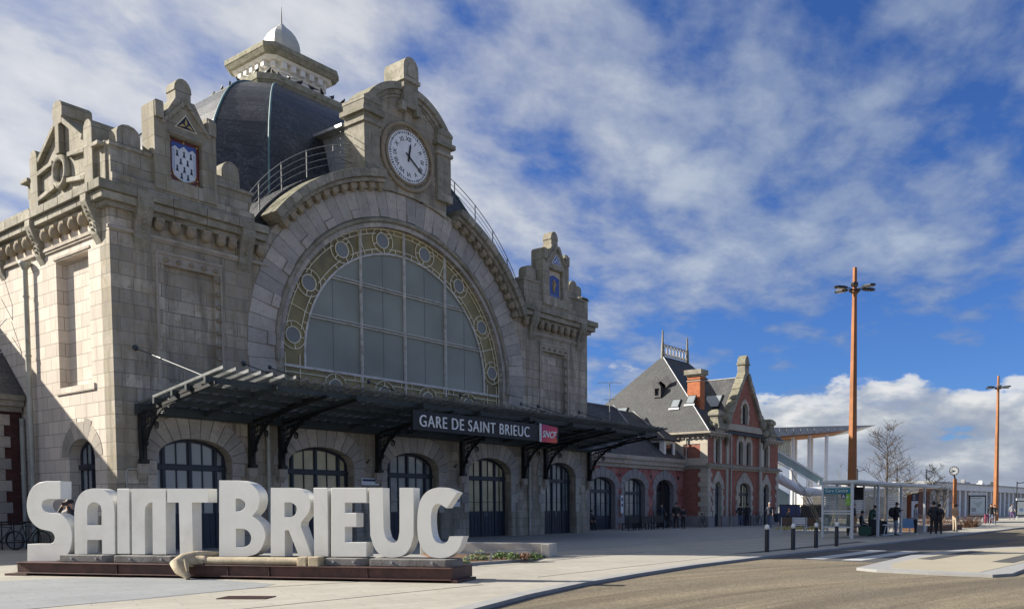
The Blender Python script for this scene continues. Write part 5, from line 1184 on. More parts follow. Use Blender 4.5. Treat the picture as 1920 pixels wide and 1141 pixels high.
# gable copings, corner pinnacles and finial
q = MB().mat('stone_cornice')
for s in (-1, 1):
    n = 9; A_ = Vector((60.3 + s * 3.05, YP + .1, 7.95)); B_ = Vector((60.3 + s * .25, YP + .1, 12.0))
    for k in range(n):
        a, b = A_.lerp(B_, k / n), A_.lerp(B_, (k + .97) / n); q.bar(a, b, .75, .34 if k % 2 else .40)
    for k in range(4): p_ = A_.lerp(B_, .06 + k * .07); q.ball((p_.x + s * .1, YP - .1, p_.z - .0), .42 - k * .06, sy=.9, seg=9, rings=6)
    q.ball((60.3 + s * 3.4, YP - .1, 7.55), .34, seg=10, rings=7); q.tube([(60.3 + s * 3.4, YP - .25, 7.1), (60.3 + s * 3.2, YP - .3, 6.7), (60.3 + s * 3.15, YP - .12, 6.2)], [.24, .18, .1], 8)
q.box(59.95, 60.65, YP - .2, YP + .5, 11.9, 12.7); q.box(59.88, 60.72, YP - .28, YP + .58, 12.7, 12.85); q.prism([(59.93, 12.85), (60.67, 12.85), (60.6, 13.2), (60.3, 13.5), (60.0, 13.2)], [], 'xz', YP - .22, YP + .52)
q.build('gable_coping', pv, bevel=.03)
for x_ in (55.75, 64.6):
    q = MB().mat('stone_cornice'); q.box(x_ - .62, x_ + .62, YP - .42, YP + .5, 7.1, 7.3)
    q.lathe((x_, YP, 7.3), [(.78, 0), (.82, .15), (.6, .5), (.48, .8), (.52, 1.0)], 4, rot=math.pi / 4, smooth=False); q.lathe((x_, YP, 8.3), [(.62, 0), (.68, .12), (.66, .3), (.4, .48), (.1, .52)], 4, rot=math.pi / 4, smooth=False)
    for s in (-1, 1): q.ball((x_ + s * .5, YP - .15, 7.55), .24, seg=8, rings=6)
    q.build('pinnacle', pv, bevel=.04)
# windows
for (a, b) in PW:
    f = MB().mat('door_blue'); f.box(a, b, YP + .2, YP + .26, 4.86, 6.66); fo = f.build('window', pv)
    g_ = MB().mat('glass_dark'); g_.box(a + .08, (a + b) / 2 - .03, YP + .185, YP + .2, 4.95, 6.3); g_.box((a + b) / 2 + .03, b - .08, YP + .185, YP + .2, 4.95, 6.3); g_.build('pane', fo)
f = MB().mat('dark_metal'); f.prism(win(59.86, 60.74, 8.06, 9.2, 9.69), [], 'xz', YP + .2, YP + .26); fo = f.build('window', pv)
g_ = MB().mat('glass_dark'); g_.box(59.93, 60.27, YP + .185, YP + .2, 8.15, 9.2); g_.box(60.33, 60.67, YP + .185, YP + .2, 8.15, 9.2); g_.build('pane', fo)
arched_door(pv, 'xz', PD[0][0], PD[0][1], YP + .25, 2.85, 3.42, cols=(1,), glass='glass_pale', trans=2.5, sill=1.0)
arched_door(pv, 'xz', PD[1][0], PD[1][1], YP + .25, 2.75, 3.42, cols=(1, 1), glass='glass_cream', trans=2.5, sill=1.0)
arched_door(pv, 'xz', PD[2][0], PD[2][1], YP + .25, 2.85, 3.38, cols=(1,), glass='glass_dark', trans=2.5, sill=1.0)
# roofs
q = MB().mat('slate_grey')
ex0, ex1, ey0, ey1 = X0 - .45, X1 + .45, YP - .35, 45.0; rx0, rx1, ry, rz = 58.55, 62.4, 38.15, 13.85
q.add([(ex0, ey0, 7.1), (ex1, ey0, 7.1), (ex1, ey1, 7.1), (ex0, ey1, 7.1), (rx0, ry, rz), (rx1, ry, rz)], [(0, 1, 5, 4), (1, 2, 5), (2, 3, 4, 5), (3, 0, 4), (3, 2, 1, 0)], False)
ro = q.build('roof', pv)
q = MB().mat('slate_dark'); q.prism([(57.5, 7.9), (63.1, 7.9), (60.3, 11.75)], [], 'xz', YP + .46, 36.3); q.build('gable_roof', pv)
q = MB().mat('zinc')
q.tube([(rx0, ry, rz), (ex0, ey0, 7.12)], .05, 5); q.tube([(rx1, ry, rz), (ex1, ey0, 7.12)], .05, 5); q.tube([(60.3, YP + .5, 11.78), (60.3, 36.0, 11.78)], .06, 5)
q.build('ridge_flashing', ro)
# roof crest of white rings
q = MB().mat('concrete')
for zz in (rz + .12, rz + .95): q.box(rx0, rx1, ry - .06, ry + .06, zz - .04, zz + .04)
for k in range(7):
    cx_ = rx0 + .45 + k * (rx1 - rx0 - .9) / 6; q.tube([(cx_ + .27 * math.cos(t * math.pi / 8), ry, rz + .53 + .33 * math.sin(t * math.pi / 8)) for t in range(16)], .05, 5, closed=True)
q.build('roof_crest', ro)
q = MB().mat('stone_cornice')
for x_ in (rx0, rx1): q.tube([(x_, ry, rz - .3), (x_, ry, rz + 1.0), (x_, ry, rz + 1.1), (x_, ry, rz + 2.1)], [.17, .13, .09, .06], 8)
q.build('ridge_finial', ro)
q = MB().mat('brick_orange'); q.box(56.05, 56.75, 33.1, 34.25, 8.0, 11.3)
q.mat('stone_pavilion').box(56.0, 56.8, 33.05, 34.3, 11.12, 11.2); q.box(55.98, 56.82, 33.03, 34.32, 11.5, 11.62); q.mat('brick_orange').box(56.05, 56.75, 33.1, 34.25, 11.2, 11.5)
q.mat('stone_cornice').box(55.85, 56.95, 32.9, 34.45, 11.62, 12.0)
q.build('chimney', ro, bevel=.02)
q = MB().mat('brick_dark'); q.box(59.0, 61.2, 36.6, 37.2, 11.0, 12.2)
for x_ in (59.5, 60.6): q.mat('brick_red').tube([(x_, 36.9, 12.2), (x_, 36.9, 12.7)], .12, 8)
q.build('chimney', ro)
def roof_pt(x, y, face):
    """height of the roof face at x,y"""
    return 7.1 + (rz - 7.1) * ((x - ex0) / (rx0 - ex0) if face == 'w' else (y - ey0) / (ry - ey0))
nW = Vector((-(rz - 7.1), 0, rx0 - ex0)).normalized(); uW = Vector((rx0 - ex0, 0, rz - 7.1)).normalized()
for (y_, x_, w_, h_, lit) in ((35.0, 55.6, .38, .42, 0), (33.7, 55.75, .38, .42, 0), (40.2, 55.2, .7, .75, 1)):
    c_ = Vector((x_, y_, roof_pt(x_, y_, 'w'))) + nW * .05
    f = MB().mat('dark_metal'); f.frame_box(c_, uW * h_, AY * w_, nW * .05); fo = f.build('skylight', ro)
    g_ = MB().mat('glass_sky'); g_.frame_box(c_ + nW * .055, uW * (h_ - .07), AY * (w_ - .06), nW * .008); g_.build('pane', fo)
    g_ = MB().mat('white_metal'); g_.frame_box(c_ - uW * (h_ + .08), uW * .08, AY * (w_ + .08), nW * .03); g_.build('flashing', fo)
q = MB().mat('slate_dark'); dy_, dx_ = 37.0, 56.4; dz_ = roof_pt(dx_, dy_, 'w')
q.prism([(dy_ - .35, dz_ - .5), (dy_ + .35, dz_ - .5), (dy_ + .35, dz_ + .35), (dy_, dz_ + .75), (dy_ - .35, dz_ + .35)], [[(dy_ - .2, dz_ - .35), (dy_ + .2, dz_ - .35), (dy_ + .2, dz_ + .2), (dy_ - .2, dz_ + .2)]], 'yz', dx_ - .45, dx_ - .35)
q.mat('slate_dark').prism([(dy_ - .3, dz_ - .6), (dy_ + .3, dz_ - .6), (dy_ + .3, dz_ + .3), (dy_, dz_ + .65), (dy_ - .3, dz_ + .3)], [], 'yz', dx_ - .3, dx_ + .8)
for s in (-1, 1): q.bar((dx_ + .1, dy_ + s * .48, dz_ + .25), (dx_ + .1, dy_, dz_ + .85), 1.3, .06, up=AX)
q.build('roof_lucarne', ro)
nG = Vector((-(11.75 - 7.9), 0, 2.8)).normalized(); uG = Vector((2.8, 0, 3.85)).normalized(); c_ = Vector((58.9, 33.6, 7.9 + 3.85 / 2.8 * 1.4)) + nG * .05
f = MB().mat('dark_metal'); f.frame_box(c_, uG * .65, AY * .75, nG * .05); fo = f.build('skylight', ro); g_ = MB().mat('glass_sky'); g_.frame_box(c_ + nG * .055, uG * .58, AY * .68, nG * .008); g_.build('pane', fo)
pipe(57.75, YP - .2, 0, 7.2, .06, False, par=pv); pipe(62.6, YP - .2, 0, 7.2, .06, False, par=pv); pipe(X0 - .15, 33.3, 4.4, 6.9, .06, False, par=pv)

# ================================================================= modern footbridge station behind
fb = thing('footbridge_station', 'modern white footbridge with wedge roof, slim columns, glass stair and white tube beam', 'footbridge', tuple(onD(1520, 970, 80)[:2]) + (0,))
D_ = 80.0
def W2(x, y, d=D_): return onD(x, y, d)
q = MB().mat('zinc')
def wedge(mb, pts, d0, d1):
    """vertical outline seen face on at distance d0, extruded straight back in the world by d1"""
    P_ = [W2(x, y, d0) for x, y in pts]; n = len(P_); B = [p + V0 * d1 for p in P_]
    mb.add(P_ + B, [tuple(range(n)), tuple(range(2 * n - 1, n - 1, -1))] + [(i, (i + 1) % n, n + (i + 1) % n, n + i) for i in range(n)], False)
wedge(q, [(1400, 803), (1450, 801), (1560, 798), (1643, 796.5), (1590, 806), (1540, 811), (1455, 818), (1400, 823)], 80, 7)
for k in range(16): x_ = 1410 + k * 13; a, b = W2(x_, 803, 79.96), W2(x_, 812, 79.96); q.bar(a, b, .03)
q.build('roof', fb)
q = MB().mat('corten'); wedge(q, [(1400, 823.5), (1455, 818.3), (1540, 811.3), (1590, 806.3), (1540, 813), (1455, 820.5), (1400, 826)], 80.2, 6); q.build('soffit', fb)
for x_, yb, d in ((1487, 905, 81), (1517.5, 930, 81), (1550, 940, 80.5), (1492, 905, 85), (1522, 930, 85)):
    q = MB().mat('white_metal'); t_ = W2(x_, 815, d); b_ = Vector((t_.x, t_.y, 0)); q.tube([b_, t_], .17, 10); q.build('column', fb)
q = MB().mat('white_metal'); q.tube([W2(*a) for a in ((1395, 856, 76), (1455, 893, 76), (1500, 918, 76), (1508, 921, 76), (1520, 921.5, 76), (1600, 919, 76), (1720, 915, 76))], .42, 12); q.build('tube_beam', fb)
q = MB().mat('glass_green')
wedge(q, [(1457, 862), (1548, 915), (1548, 898), (1457, 842)], 77, .05); wedge(q, [(1400, 820), (1483, 822), (1483, 870), (1400, 850)], 84, 6)
wedge(q, [(1400, 880), (1456, 912), (1480, 926), (1480, 950), (1400, 950)], 79, .08); q.build('glass_screen', fb)
q = MB().mat('white_metal')
for a, b in (((1457, 866), (1560, 922)), ((1457, 844), (1548, 898))): q.bar(W2(*a, 76.9), W2(*b, 76.9), .08, .14)
for x_, t0, t1 in ((1482, 880, 905), (1513, 897, 921), (1545, 897, 922), (1535, 900, 918), (1486, 882, 900)): q.bar(W2(x_, t0, 76.8), W2(x_, t1, 76.8), .12)
for k in range(6): q.bar(W2(1462 + k * 4.4, 822, 83.9), W2(1462 + k * 4.4, 872, 83.9), .05)
q.build('stair_rail', fb)
q = MB().mat('concrete'); wedge(q, [(1505, 930), (1700, 930), (1700, 972), (1505, 972)], 88, 4); q.build('base_wall', fb)
q = MB().mat('white_metal'); wedge(q, [(1505, 922), (1700, 922), (1700, 931), (1505, 931)], 87.5, 4); q.build('platform_edge', fb)

# ================================================================= low modern building on the right
mbd = thing('platform_building', 'long low white building with slim columns at the far right', 'building', tuple(onD(1840, 966, 130)[:2]) + (0,))
PA, PB = onD(1745, 960, 108), onD(1985, 960, 172); PA.z = 0; PB.z = 0; dirb = (PB - PA).normalized(); nb_v = Vector((-dirb.y, dirb.x, 0)); LB_ = (PB - PA).length
def QB(mb, s0, s1, n0, n1, z0, z1): mb.frame_box(PA + dirb * (s0 + s1) / 2 + nb_v * (n0 + n1) / 2 + AZV * (z0 + z1) / 2, dirb * (s1 - s0) / 2, nb_v * (n1 - n0) / 2, AZV * (z1 - z0) / 2)
q = MB().mat('white_paint'); QB(q, -1, LB_, -.6, 9, 3.7, 4.55); q.build('fascia', mbd)
q = MB().mat('zinc'); QB(q, -1.2, LB_, -.8, 9, 4.56, 4.72); q.build('roof', mbd)
q = MB().mat('pink_brick'); QB(q, 0, LB_, 1.5, 8, 0, 3.7); q.build('wall', mbd)
for k in range(26):
    q = MB().mat('white_paint'); QB(q, .2 + k * 2.7, 1.1 + k * 2.7, -.3, .2, 0, 3.7); q.build('column', mbd)
q = MB().mat('glass_pale')
for k in range(10): QB(q, 22 + k * 4, 24.6 + k * 4, 1.4, 1.5, .3, 3.2)
q.build('glazing', mbd)
q = MB().mat('sign_blue'); QB(q, -3.2, -.9, 1.3, 1.4, 2.2, 3.5); q.build('sign_panel', mbd)
q = MB().mat('sign_white'); QB(q, -3.2, -.9, 1.32, 1.42, .1, 2.19)
for i, (b_, z_) in enumerate((('Parvis', 3.1), ('SUD', 2.7), ('3.5.5', 2.35))): text_mesh(q, b_, PA + dirb * -2.9 + nb_v * 1.28 + AZV * z_, dirb, AZV, .4, .02)
q.build('sign_text', mbd)
q = MB().mat('corten'); QB(q, -14, -1.2, -.5, 6, 3.35, 3.7); q.build('porch_soffit', mbd)
q = MB().mat('white_paint'); QB(q, -14.2, -1.1, -.7, 6, 3.71, 4.3); q.build('porch_roof', mbd)
q = MB().mat('pink_brick'); QB(q, -14, -1, 6, 6.3, 0, 3.4); q.build('porch_wall', mbd)
# roofs of the town behind
for i, (x_, y_, w_, h_, d, mt, lb) in enumerate(((1702, 908, 14, 2.5, 170, 'brick_dark', 'small brick house roof behind the bus shelter'), (1805, 903, 34, 3, 190, 'zinc', 'grey roofed house above the long white building'), (1838, 905, 20, 3, 200, 'white_paint', 'pale block above the long white building'), (1860, 907, 26, 2, 210, 'slate_dark', 'dark slate roofed house at the far right'))):
    c_ = onD(x_, 950, d); ww = w_ / F * d / 2; ht = H + (947 - y_) / F * d
    t_ = thing('distant_house', lb, 'house', (c_.x, c_.y, 0), 'town houses behind the station'); q = MB().mat('white_paint' if i % 2 else 'brick_dark'); q.frame_box(Vector((c_.x, c_.y, (ht - h_) / 2)), RT * ww, V0 * 4, AZV * (ht - h_) / 2); q.build('wall', t_)
    q = MB().mat(mt); b0 = Vector((c_.x, c_.y, ht - h_)); n_ = [b0 - RT * ww * 1.1 - V0 * 4.3, b0 + RT * ww * 1.1 - V0 * 4.3, b0 + RT * ww * 1.1 + V0 * 4.3, b0 - RT * ww * 1.1 + V0 * 4.3, b0 - RT * ww * .7 + AZV * h_, b0 + RT * ww * .7 + AZV * h_]
    q.add(n_, [(0, 1, 5, 4), (1, 2, 5), (2, 3, 4, 5), (3, 0, 4), (3, 2, 1, 0)], False); q.box(c_.x - .4, c_.x + .4, c_.y - .4, c_.y + .4, ht - 1, ht + .6); q.build('roof', t_)
hl = MB().mat('leaf'); 
# ================================================================= lamp masts
def lamp(px, d, top_y, label, w0=.44, w1=.18):
    b = onD(px, 960, d); b.z = 0; h_ = onD(px, top_y, d).z
    t = thing('lamp_mast', label, 'lamp', tuple(b), 'tall rust-coloured lamp masts')
    q = MB().mat('corten'); rot = Matrix.Rotation(AZ + .5, 3, 'Z'); vs = []
    for z, w_ in ((0, w0), (h_, w1)): vs += [b + rot @ Vector((sx * w_ / 2, sy * w_ / 2, 0)) + AZV * z for sx, sy in ((-1, -1), (1, -1), (1, 1), (-1, 1))]
    q.add(vs, [(3, 2, 1, 0), (4, 5, 6, 7), (0, 1, 5, 4), (1, 2, 6, 5), (2, 3, 7, 6), (3, 0, 4, 7)], False); q.build('mast', t, bevel=.02)
    zc = h_ - 1.25; k = 1.0
    q = MB().mat('dark_metal'); q.tube([(b.x + .3 * math.cos(a * math.pi / 6), b.y + .3 * math.sin(a * math.pi / 6), zc - .1) for a in range(12)], .05, 6, closed=True); q.build('collar', t)
    for i in range(6):
        a = i * math.pi / 3 + .35; d_ = Vector((math.cos(a), math.sin(a), 0)); s_ = Vector((-d_.y, d_.x, 0)); c_ = b + AZV * zc
        q = MB().mat('dark_metal'); q.tube([c_ + d_ * .15, c_ + d_ * .55 + AZV * .06], .035, 6)
        q.prism3([(.5, -.1), (.72, -.2), (1.12, -.2), (1.32, -.06), (1.32, .06), (1.12, .2), (.72, .2), (.5, .1)], c_ + AZV * .03, d_, s_, AZV, -.05, .07)
        o = q.build('lamp_head', t, bevel=.02)
        q = MB().mat('glass_pale'); q.frame_box(c_ + d_ * .95 - AZV * .03, d_ * .22, s_ * .12, AZV * .008); q.build('lens', o)
lamp(1597, 50.0, 501, 'tall rust-coloured tapering lamp mast rising behind the bus shelter')
lamp(1866.5, 90.0, 704, 'distant rust-coloured lamp mast in front of the low white building', .44, .17)
# post clock
b = onD(1789, 985, 63); b.z = 0; sc = 63
pc_ = thing('post_clock', 'round white public clock on a rusty square post', 'clock', tuple(b))
q = MB().mat('corten'); zt = onD(1789, 897, 63).z; q.frame_box(b + AZV * zt / 2, RT * .11, V0 * .11, AZV * zt / 2); q.build('post', pc_)
cc = onD(1789, 882, 63); vz = (-V0 * .96 - RT * .28).normalized(); vx = Vector((-vz.y, vz.x, 0)); 
q = MB().mat('dark_metal'); q.tube([b + AZV * zt, cc - AZV * .3], .06, 8); q.tube([cc - vz * .08, cc + vz * .06], .34, 24); q.build('case', pc_)
q = MB().mat('clock_white'); q.tube([cc + vz * .055, cc + vz * .075], .29, 24)
q.mat('sign_black')
for k in range(12): f = k * math.pi / 6; rd = vx * math.sin(f) + AZV * math.cos(f); tg = vx * math.cos(f) - AZV * math.sin(f); q.frame_box(cc + vz * .078 + rd * .25, rd * .035, tg * .014, vz * .003)
for f, L, w_ in ((R(285), .2, .028), (R(245), .26, .022)): rd = vx * math.sin(f) + AZV * math.cos(f); tg = vx * math.cos(f) - AZV * math.sin(f); q.frame_box(cc + vz * .085 + rd * L * .4, rd * L * .6, tg * w_, vz * .003)
q.build('dial', pc_)
# ---- bollards
bl = None
blabs = ['leftmost dark bollard with white cap by the crossing', 'second bollard from the left along the kerb', 'third bollard from the left along the kerb', 'rightmost bollard, in front of the bus shelter end panel']
for i, (x_, y_) in enumerate(((1438, 1034), (1487, 1030), (1530, 1026), (1568.5, 1023))):
    p = onZ(x_, y_)
    if bl is None:
        bl = thing('bollard', blabs[0], 'bollard', (p.x, p.y, 0), 'bollards along the kerb'); q = MB().mat('dark_metal'); q.lathe((p.x, p.y, 0), [(.085, 0), (.08, .02), (.078, .78)], 16); q.build('post', bl)
        q = MB().mat('white_paint'); q.lathe((p.x, p.y, .78), [(.082, 0), (.082, .08), (.07, .13), (.04, .165), (.005, .175)], 16); q.build('cap', bl)
        bl0 = bl
    else:
        c = copy_tree(bl0); c.location = (p.x, p.y, 0); c['label'] = blabs[i]; c['wo'] = (p.x, p.y, 0)
# ---- bus shelter
bs = thing('bus_shelter', 'pale grey glazed bus shelter with stop name Gare Centre on its end panel', 'bus shelter', (46, 15.4, 0))
SX0, SX1, SY0, SY1, SH = 39.45, 52.5, 14.75, 16.25, 2.72
q = MB().mat('shelter_grey'); q.box(SX0 - .04, SX1 + 1.5, SY0 - .25, SY1 + .06, SH, SH + .12); q.box(SX0 + .02, SX1 + 1.2, SY0 - .15, SY1 + .02, SH - .06, SH); q.build('roof', bs, bevel=.01)
for x_, y_ in ((SX0, SY0), (SX0, SY1), (43.2, SY0), (43.2, SY1), (47.0, SY0), (47.0, SY1), (51.5, SY0), (51.5, SY1), (41.3, SY1), (45.2, SY1), (49.2, SY1)):
    q = MB().mat('shelter_grey'); w_ = .06 if y_ == SY0 else .05; q.box(x_ - w_, x_ + w_, y_ - w_, y_ + w_, 0, SH - .06); q.build('post', bs)
q = MB().mat('shelter_grey')
for z_ in (.55, 1.22, 1.34, 2.5): q.box(SX0 - .03, SX0 + .03, SY0 + .07, SY1 - .05, z_ - .035, z_ + .035)
for xa, xb in ((43.27, 46.93), (47.07, 51.43)): q.box(xa, xb, SY1 - .03, SY1 + .03, .5, .56)
q.box(43.2, 47, SY0 - .02, SY0 + .02, .55, .6) if 0 else None
q.build('rail', bs)
for xa, xb in ((39.5, 41.25), (43.25, 45.15), (49.25, 51.45)):
    q = MB().mat('white_metal')
    for z_ in [1.2 + .105 * k for k in range(12)]: q.box(xa, xb, SY1 - .02, SY1 + .0, z_, z_ + .06)
    q.build('slat_screen', bs)
q = MB().mat('glass_clear'); q.box(SX0 - .01, SX0 + .01, SY0 + .07, SY1 - .05, .58, 2.46); q.box(39.52, SX1 - 1, SY1 + .01, SY1 + .025, .2, SH - .1); q.build('glass', bs)
q = MB().mat('sign_teal'); q.box(SX0 - .045, SX0 - .015, SY0 + .07, SY1 - .06, 2.18, 2.46); q.mat('sign_blue').box(SX0 - .045, SX0 - .015, SY0 + .31, SY0 + .53, 1.93, 2.17); q.mat('sign_green').box(SX0 - .045, SX0 - .015, SY0 + .075, SY0 + .30, 1.62, 2.17)
q.mat('sign_white'); text_mesh(q, 'Gare Centre', Vector((SX0 - .06, SY1 - .15, 2.26)), -AY, AZV, .23, .01, fit=1.15); text_mesh(q, 'A', Vector((SX0 - .06, SY0 + .50, 1.97)), -AY, AZV, .22, .01, bold=.006); text_mesh(q, 'B', Vector((SX0 - .06, SY0 + .26, 1.95)), -AY, AZV, .2, .01); text_mesh(q, 'n1', Vector((SX0 - .06, SY0 + .25, 1.72)), -AY, AZV, .15, .01)
q.build('stop_sign', bs)
q = MB().mat('dark_metal'); q.box(42.2, 42.3, 15.2, 16.0, 1.9, 2.55); q.tube([(42.25, 15.6, 2.5), (42.25, 15.6, SH)], .03, 6); q.build('display_screen', bs)
q = MB().mat('wood_slat'); q.box(43.6, 46.6, 15.75, 16.1, .44, .5); 
for x_ in (43.9, 46.3): q.mat('shelter_grey').box(x_ - .03, x_ + .03, 15.8, 16.05, 0, .44)
q.build('bench', bs)
# low panel right of the opening
q = MB().mat('shelter_grey')
for z_ in (.02, .55): q.box(44.0, 46.9, SY0 - .03, SY0 + .03, z_, z_ + .06)
for x_ in (44.2, 44.9, 45.6): q.bar((x_, SY0, .08), (x_ + .3, SY0, .55), .04)
q.build('low_screen', bs)

# ---- map panels
def map_panel(px, d, x0y0, x1y1, label, kind):
    a = onD(x0y0[0], 960, d); b2_ = onD(x1y1[0], 960, d); z1 = onD(px, x0y0[1], d).z; z0 = max(.1, onD(px, x1y1[1], d).z); c = (a + b2_) / 2; hw = (b2_ - a).length / 2
    t = thing('map_panel', label, 'panel', (c.x, c.y, 0), 'information panels'); c = Vector((c.x, c.y, (z0 + z1) / 2)); hz = (z1 - z0) / 2
    q = MB().mat('dark_metal'); q.frame_box(c, RT * hw, V0 * .08, AZV * hz); q.build('frame', t)
    q = MB().mat('shelter_grey'); q.frame_box(c + AZV * (hz + .16), RT * hw, V0 * .08, AZV * .13); 
    for s in (-1, 1): q.frame_box(Vector((c.x, c.y, z0 / 2)) + RT * s * hw * .8, RT * .05, V0 * .05, AZV * z0 / 2)
    q.build('header', t)
    q = MB().mat('poster_cream'); q.frame_box(c - V0 * .09, RT * hw * .86, V0 * .004, AZV * hz * .88)
    if kind == 'map':
        o_ = c - V0 * .095; q.mat('poster_green'); q.prism3([(-.65 * hw, .45 * hz), (-.2 * hw, .3 * hz), (.2 * hw, .38 * hz), (.6 * hw, .5 * hz), (.35 * hw, .1 * hz), (.1 * hw, -.15 * hz), (-.15 * hw, .05 * hz)], o_, RT, AZV, V0, -.003, .003); q.mat('zinc'); q.frame_box(o_ + RT * -.45 * hw - AZV * .35 * hz, RT * .25 * hw, V0 * .003, AZV * .18 * hz)
        q.mat('cloth_navy'); q.frame_box(o_ + RT * -.1 * hw + AZV * .72 * hz, RT * .6 * hw, V0 * .003, AZV * .015 * hz); q.frame_box(o_ + RT * .0 * hw - AZV * .75 * hz, RT * .7 * hw, V0 * .003, AZV * .01 * hz)
    else:
        o_ = c - V0 * .095; q.mat('cloth_purple'); q.frame_box(o_ + RT * .4 * hw + AZV * .1 * hz, RT * .3 * hw, V0 * .003, AZV * .15 * hz); q.mat('bag_blue'); q.frame_box(o_ - RT * .3 * hw - AZV * .2 * hz, RT * .25 * hw, V0 * .003, AZV * .2 * hz)
    q.build('poster', t)
map_panel(1832, 85, (1816, 928), (1848, 968), 'black framed map panel on the sunny pavement', 'map')
map_panel(1915, 100, (1905, 938), (1932, 966), 'pale framed poster panel cut by the right edge of the picture', 'poster')

# ---- bare trees
def bare_tree(base, h_, r0, label, seed, spread=.55, matn='bark', depth=5, up=.25, name='bare_tree', group=None, kids=4, cat='tree'):
    rn = random.Random(seed); q = MB().mat(matn); tr_ = MB().mat(matn)
    t = thing(name, label, cat, tuple(base), group)
    def grow(p, d, L, r, lv, mb):
        pts = [p]; n = 4; c = d.copy()
        for i in range(n):
            c = (c + Vector((rn.gauss(0, .12), rn.gauss(0, .12), rn.gauss(0, .06) + up * .12 * (lv > 0)))).normalized(); pts.append(pts[-1] + c * L / n)
        mb.tube(pts, [r * (1 - .55 * i / n) for i in range(n + 1)], 5 if lv < 2 else 3)
        if lv < depth:
            for k in range(kids if lv else 0):
                f = rn.uniform(.3, 1.0); pp_ = pts[int(f * n)] if int(f * n) <= n else pts[-1]; a = rn.uniform(0, 6.283); side = Vector((math.cos(a), math.sin(a), rn.uniform(-.15, .5))).normalized()
                grow(pp_, (c * .55 + side * spread).normalized(), L * rn.uniform(.45, .68), max(r * .5, .012), lv + 1, q)
    pts = [Vector(base) + AZV * (h_ * i / 10) + Vector((rn.gauss(0, .04), rn.gauss(0, .04), 0)) * i * .3 for i in range(11)]
    tr_.tube(pts, [r0 * (1 - .085 * i) for i in range(11)], 8); tr_.build('trunk', t)
    for i in range(3, 11):
        for k in range(5):
            a = rn.uniform(0, 6.283); e = .25 + .5 * i / 10; L = h_ * .52 * (1.05 - .075 * i)
            grow(pts[i] - AZV * rn.uniform(0, h_ * .08), Vector((math.cos(a), math.sin(a), e)).normalized(), L, r0 * .35 * (1 - .07 * i), 2, q)
    q.build('crown', t, recalc=False)
b = onD(1661, 960, 62); b.z = 0; bare_tree(b, onD(1661, 812, 62).z, .13, 'bare winter tree rising behind the bus shelter beside the mast', 3, .7, depth=4)
b = onD(1712, 960, 70); b.z = 0; 0 and bare_tree(b, onD(1712, 880, 70).z, .08, 'low bare tree behind the right part of the shelter roof', 11, .9, depth=4)
b = onD(1752, 960, 80); b.z = 0; bare_tree(b, onD(1752, 882, 80).z, .06, 'small bare tree left of the post clock', 17, .7, depth=4)
def sapling(px, d, top, label, seed, lean=0):
    rn = random.Random(seed); b = onD(px, 960, d); b.z = 0; zt = onD(px, top, d).z; t = thing('sapling', label, 'sapling', tuple(b), 'thin bare saplings')
    q = MB().mat('bark_pale')
    for k in range(5):
        l = Vector((RT.x * (lean + rn.uniform(-1, 1) * .6), RT.y * (lean + rn.uniform(-1, 1) * .6), 0)); z_ = zt * rn.uniform(.7, 1); pts = [b + RT * rn.uniform(-.1, .1) + l * (i / 6) ** 1.3 + AZV * z_ * i / 6 for i in range(7)]; q.tube(pts, [.03 * (1 - .12 * i) for i in range(7)], 5)
        for j in range(6): p = pts[rn.randint(2, 6)]; q.tube([p, p + RT * rn.uniform(-.4, .4) + AZV * rn.uniform(.2, .7) + V0 * rn.uniform(-.2, .2)], [.01, .004], 3)
    q.build('stems', t)
sapling(1545, 47, 872, 'thin leaning sapling left of the bus shelter', 4, -1.8); sapling(1560, 60, 868, 'thin sapling behind the bus shelter end panel', 8, .8); sapling(1768, 60, 925, 'slim pale sapling left of the rusty clock post', 9, .2)
# thin catenary poles
for px, d, ty, lb in ((1681, 95, 875, 'thin railway pole just right of the bare tree'), (1736, 110, 880, 'thin railway pole left of the post clock'), (1607, 90, 878, 'thin railway pole right of the lamp mast'), (1592, 92, 878, 'thin railway pole left of the lamp mast')):
    b = onD(px, 950, d); b.z = 0; q = MB().mat('dark_metal'); zt = onD(px, ty, d).z; q.tube([b, b + AZV * zt], .06, 6); q.tube([b + AZV * (zt - .3), b + AZV * (zt - .1) + RT * .8], .03, 5); o = q.build('railway_pole', None, at=tuple(b)); tag(o, lb, 'pole', 'railway poles')
b = onD(1906, 950, 120); b.z = 0; zt = onD(1906, 902, 120).z; q = MB().mat('dark_metal'); q.tube([b, b + AZV * zt], .07, 6); q.tube([b + AZV * (zt - .25), b + AZV * zt + RT * 2.2], .06, 6); o = q.build('street_lamp', None, at=tuple(b)); tag(o, 'small dark street lamp with a long arm at the far right', 'street lamp')

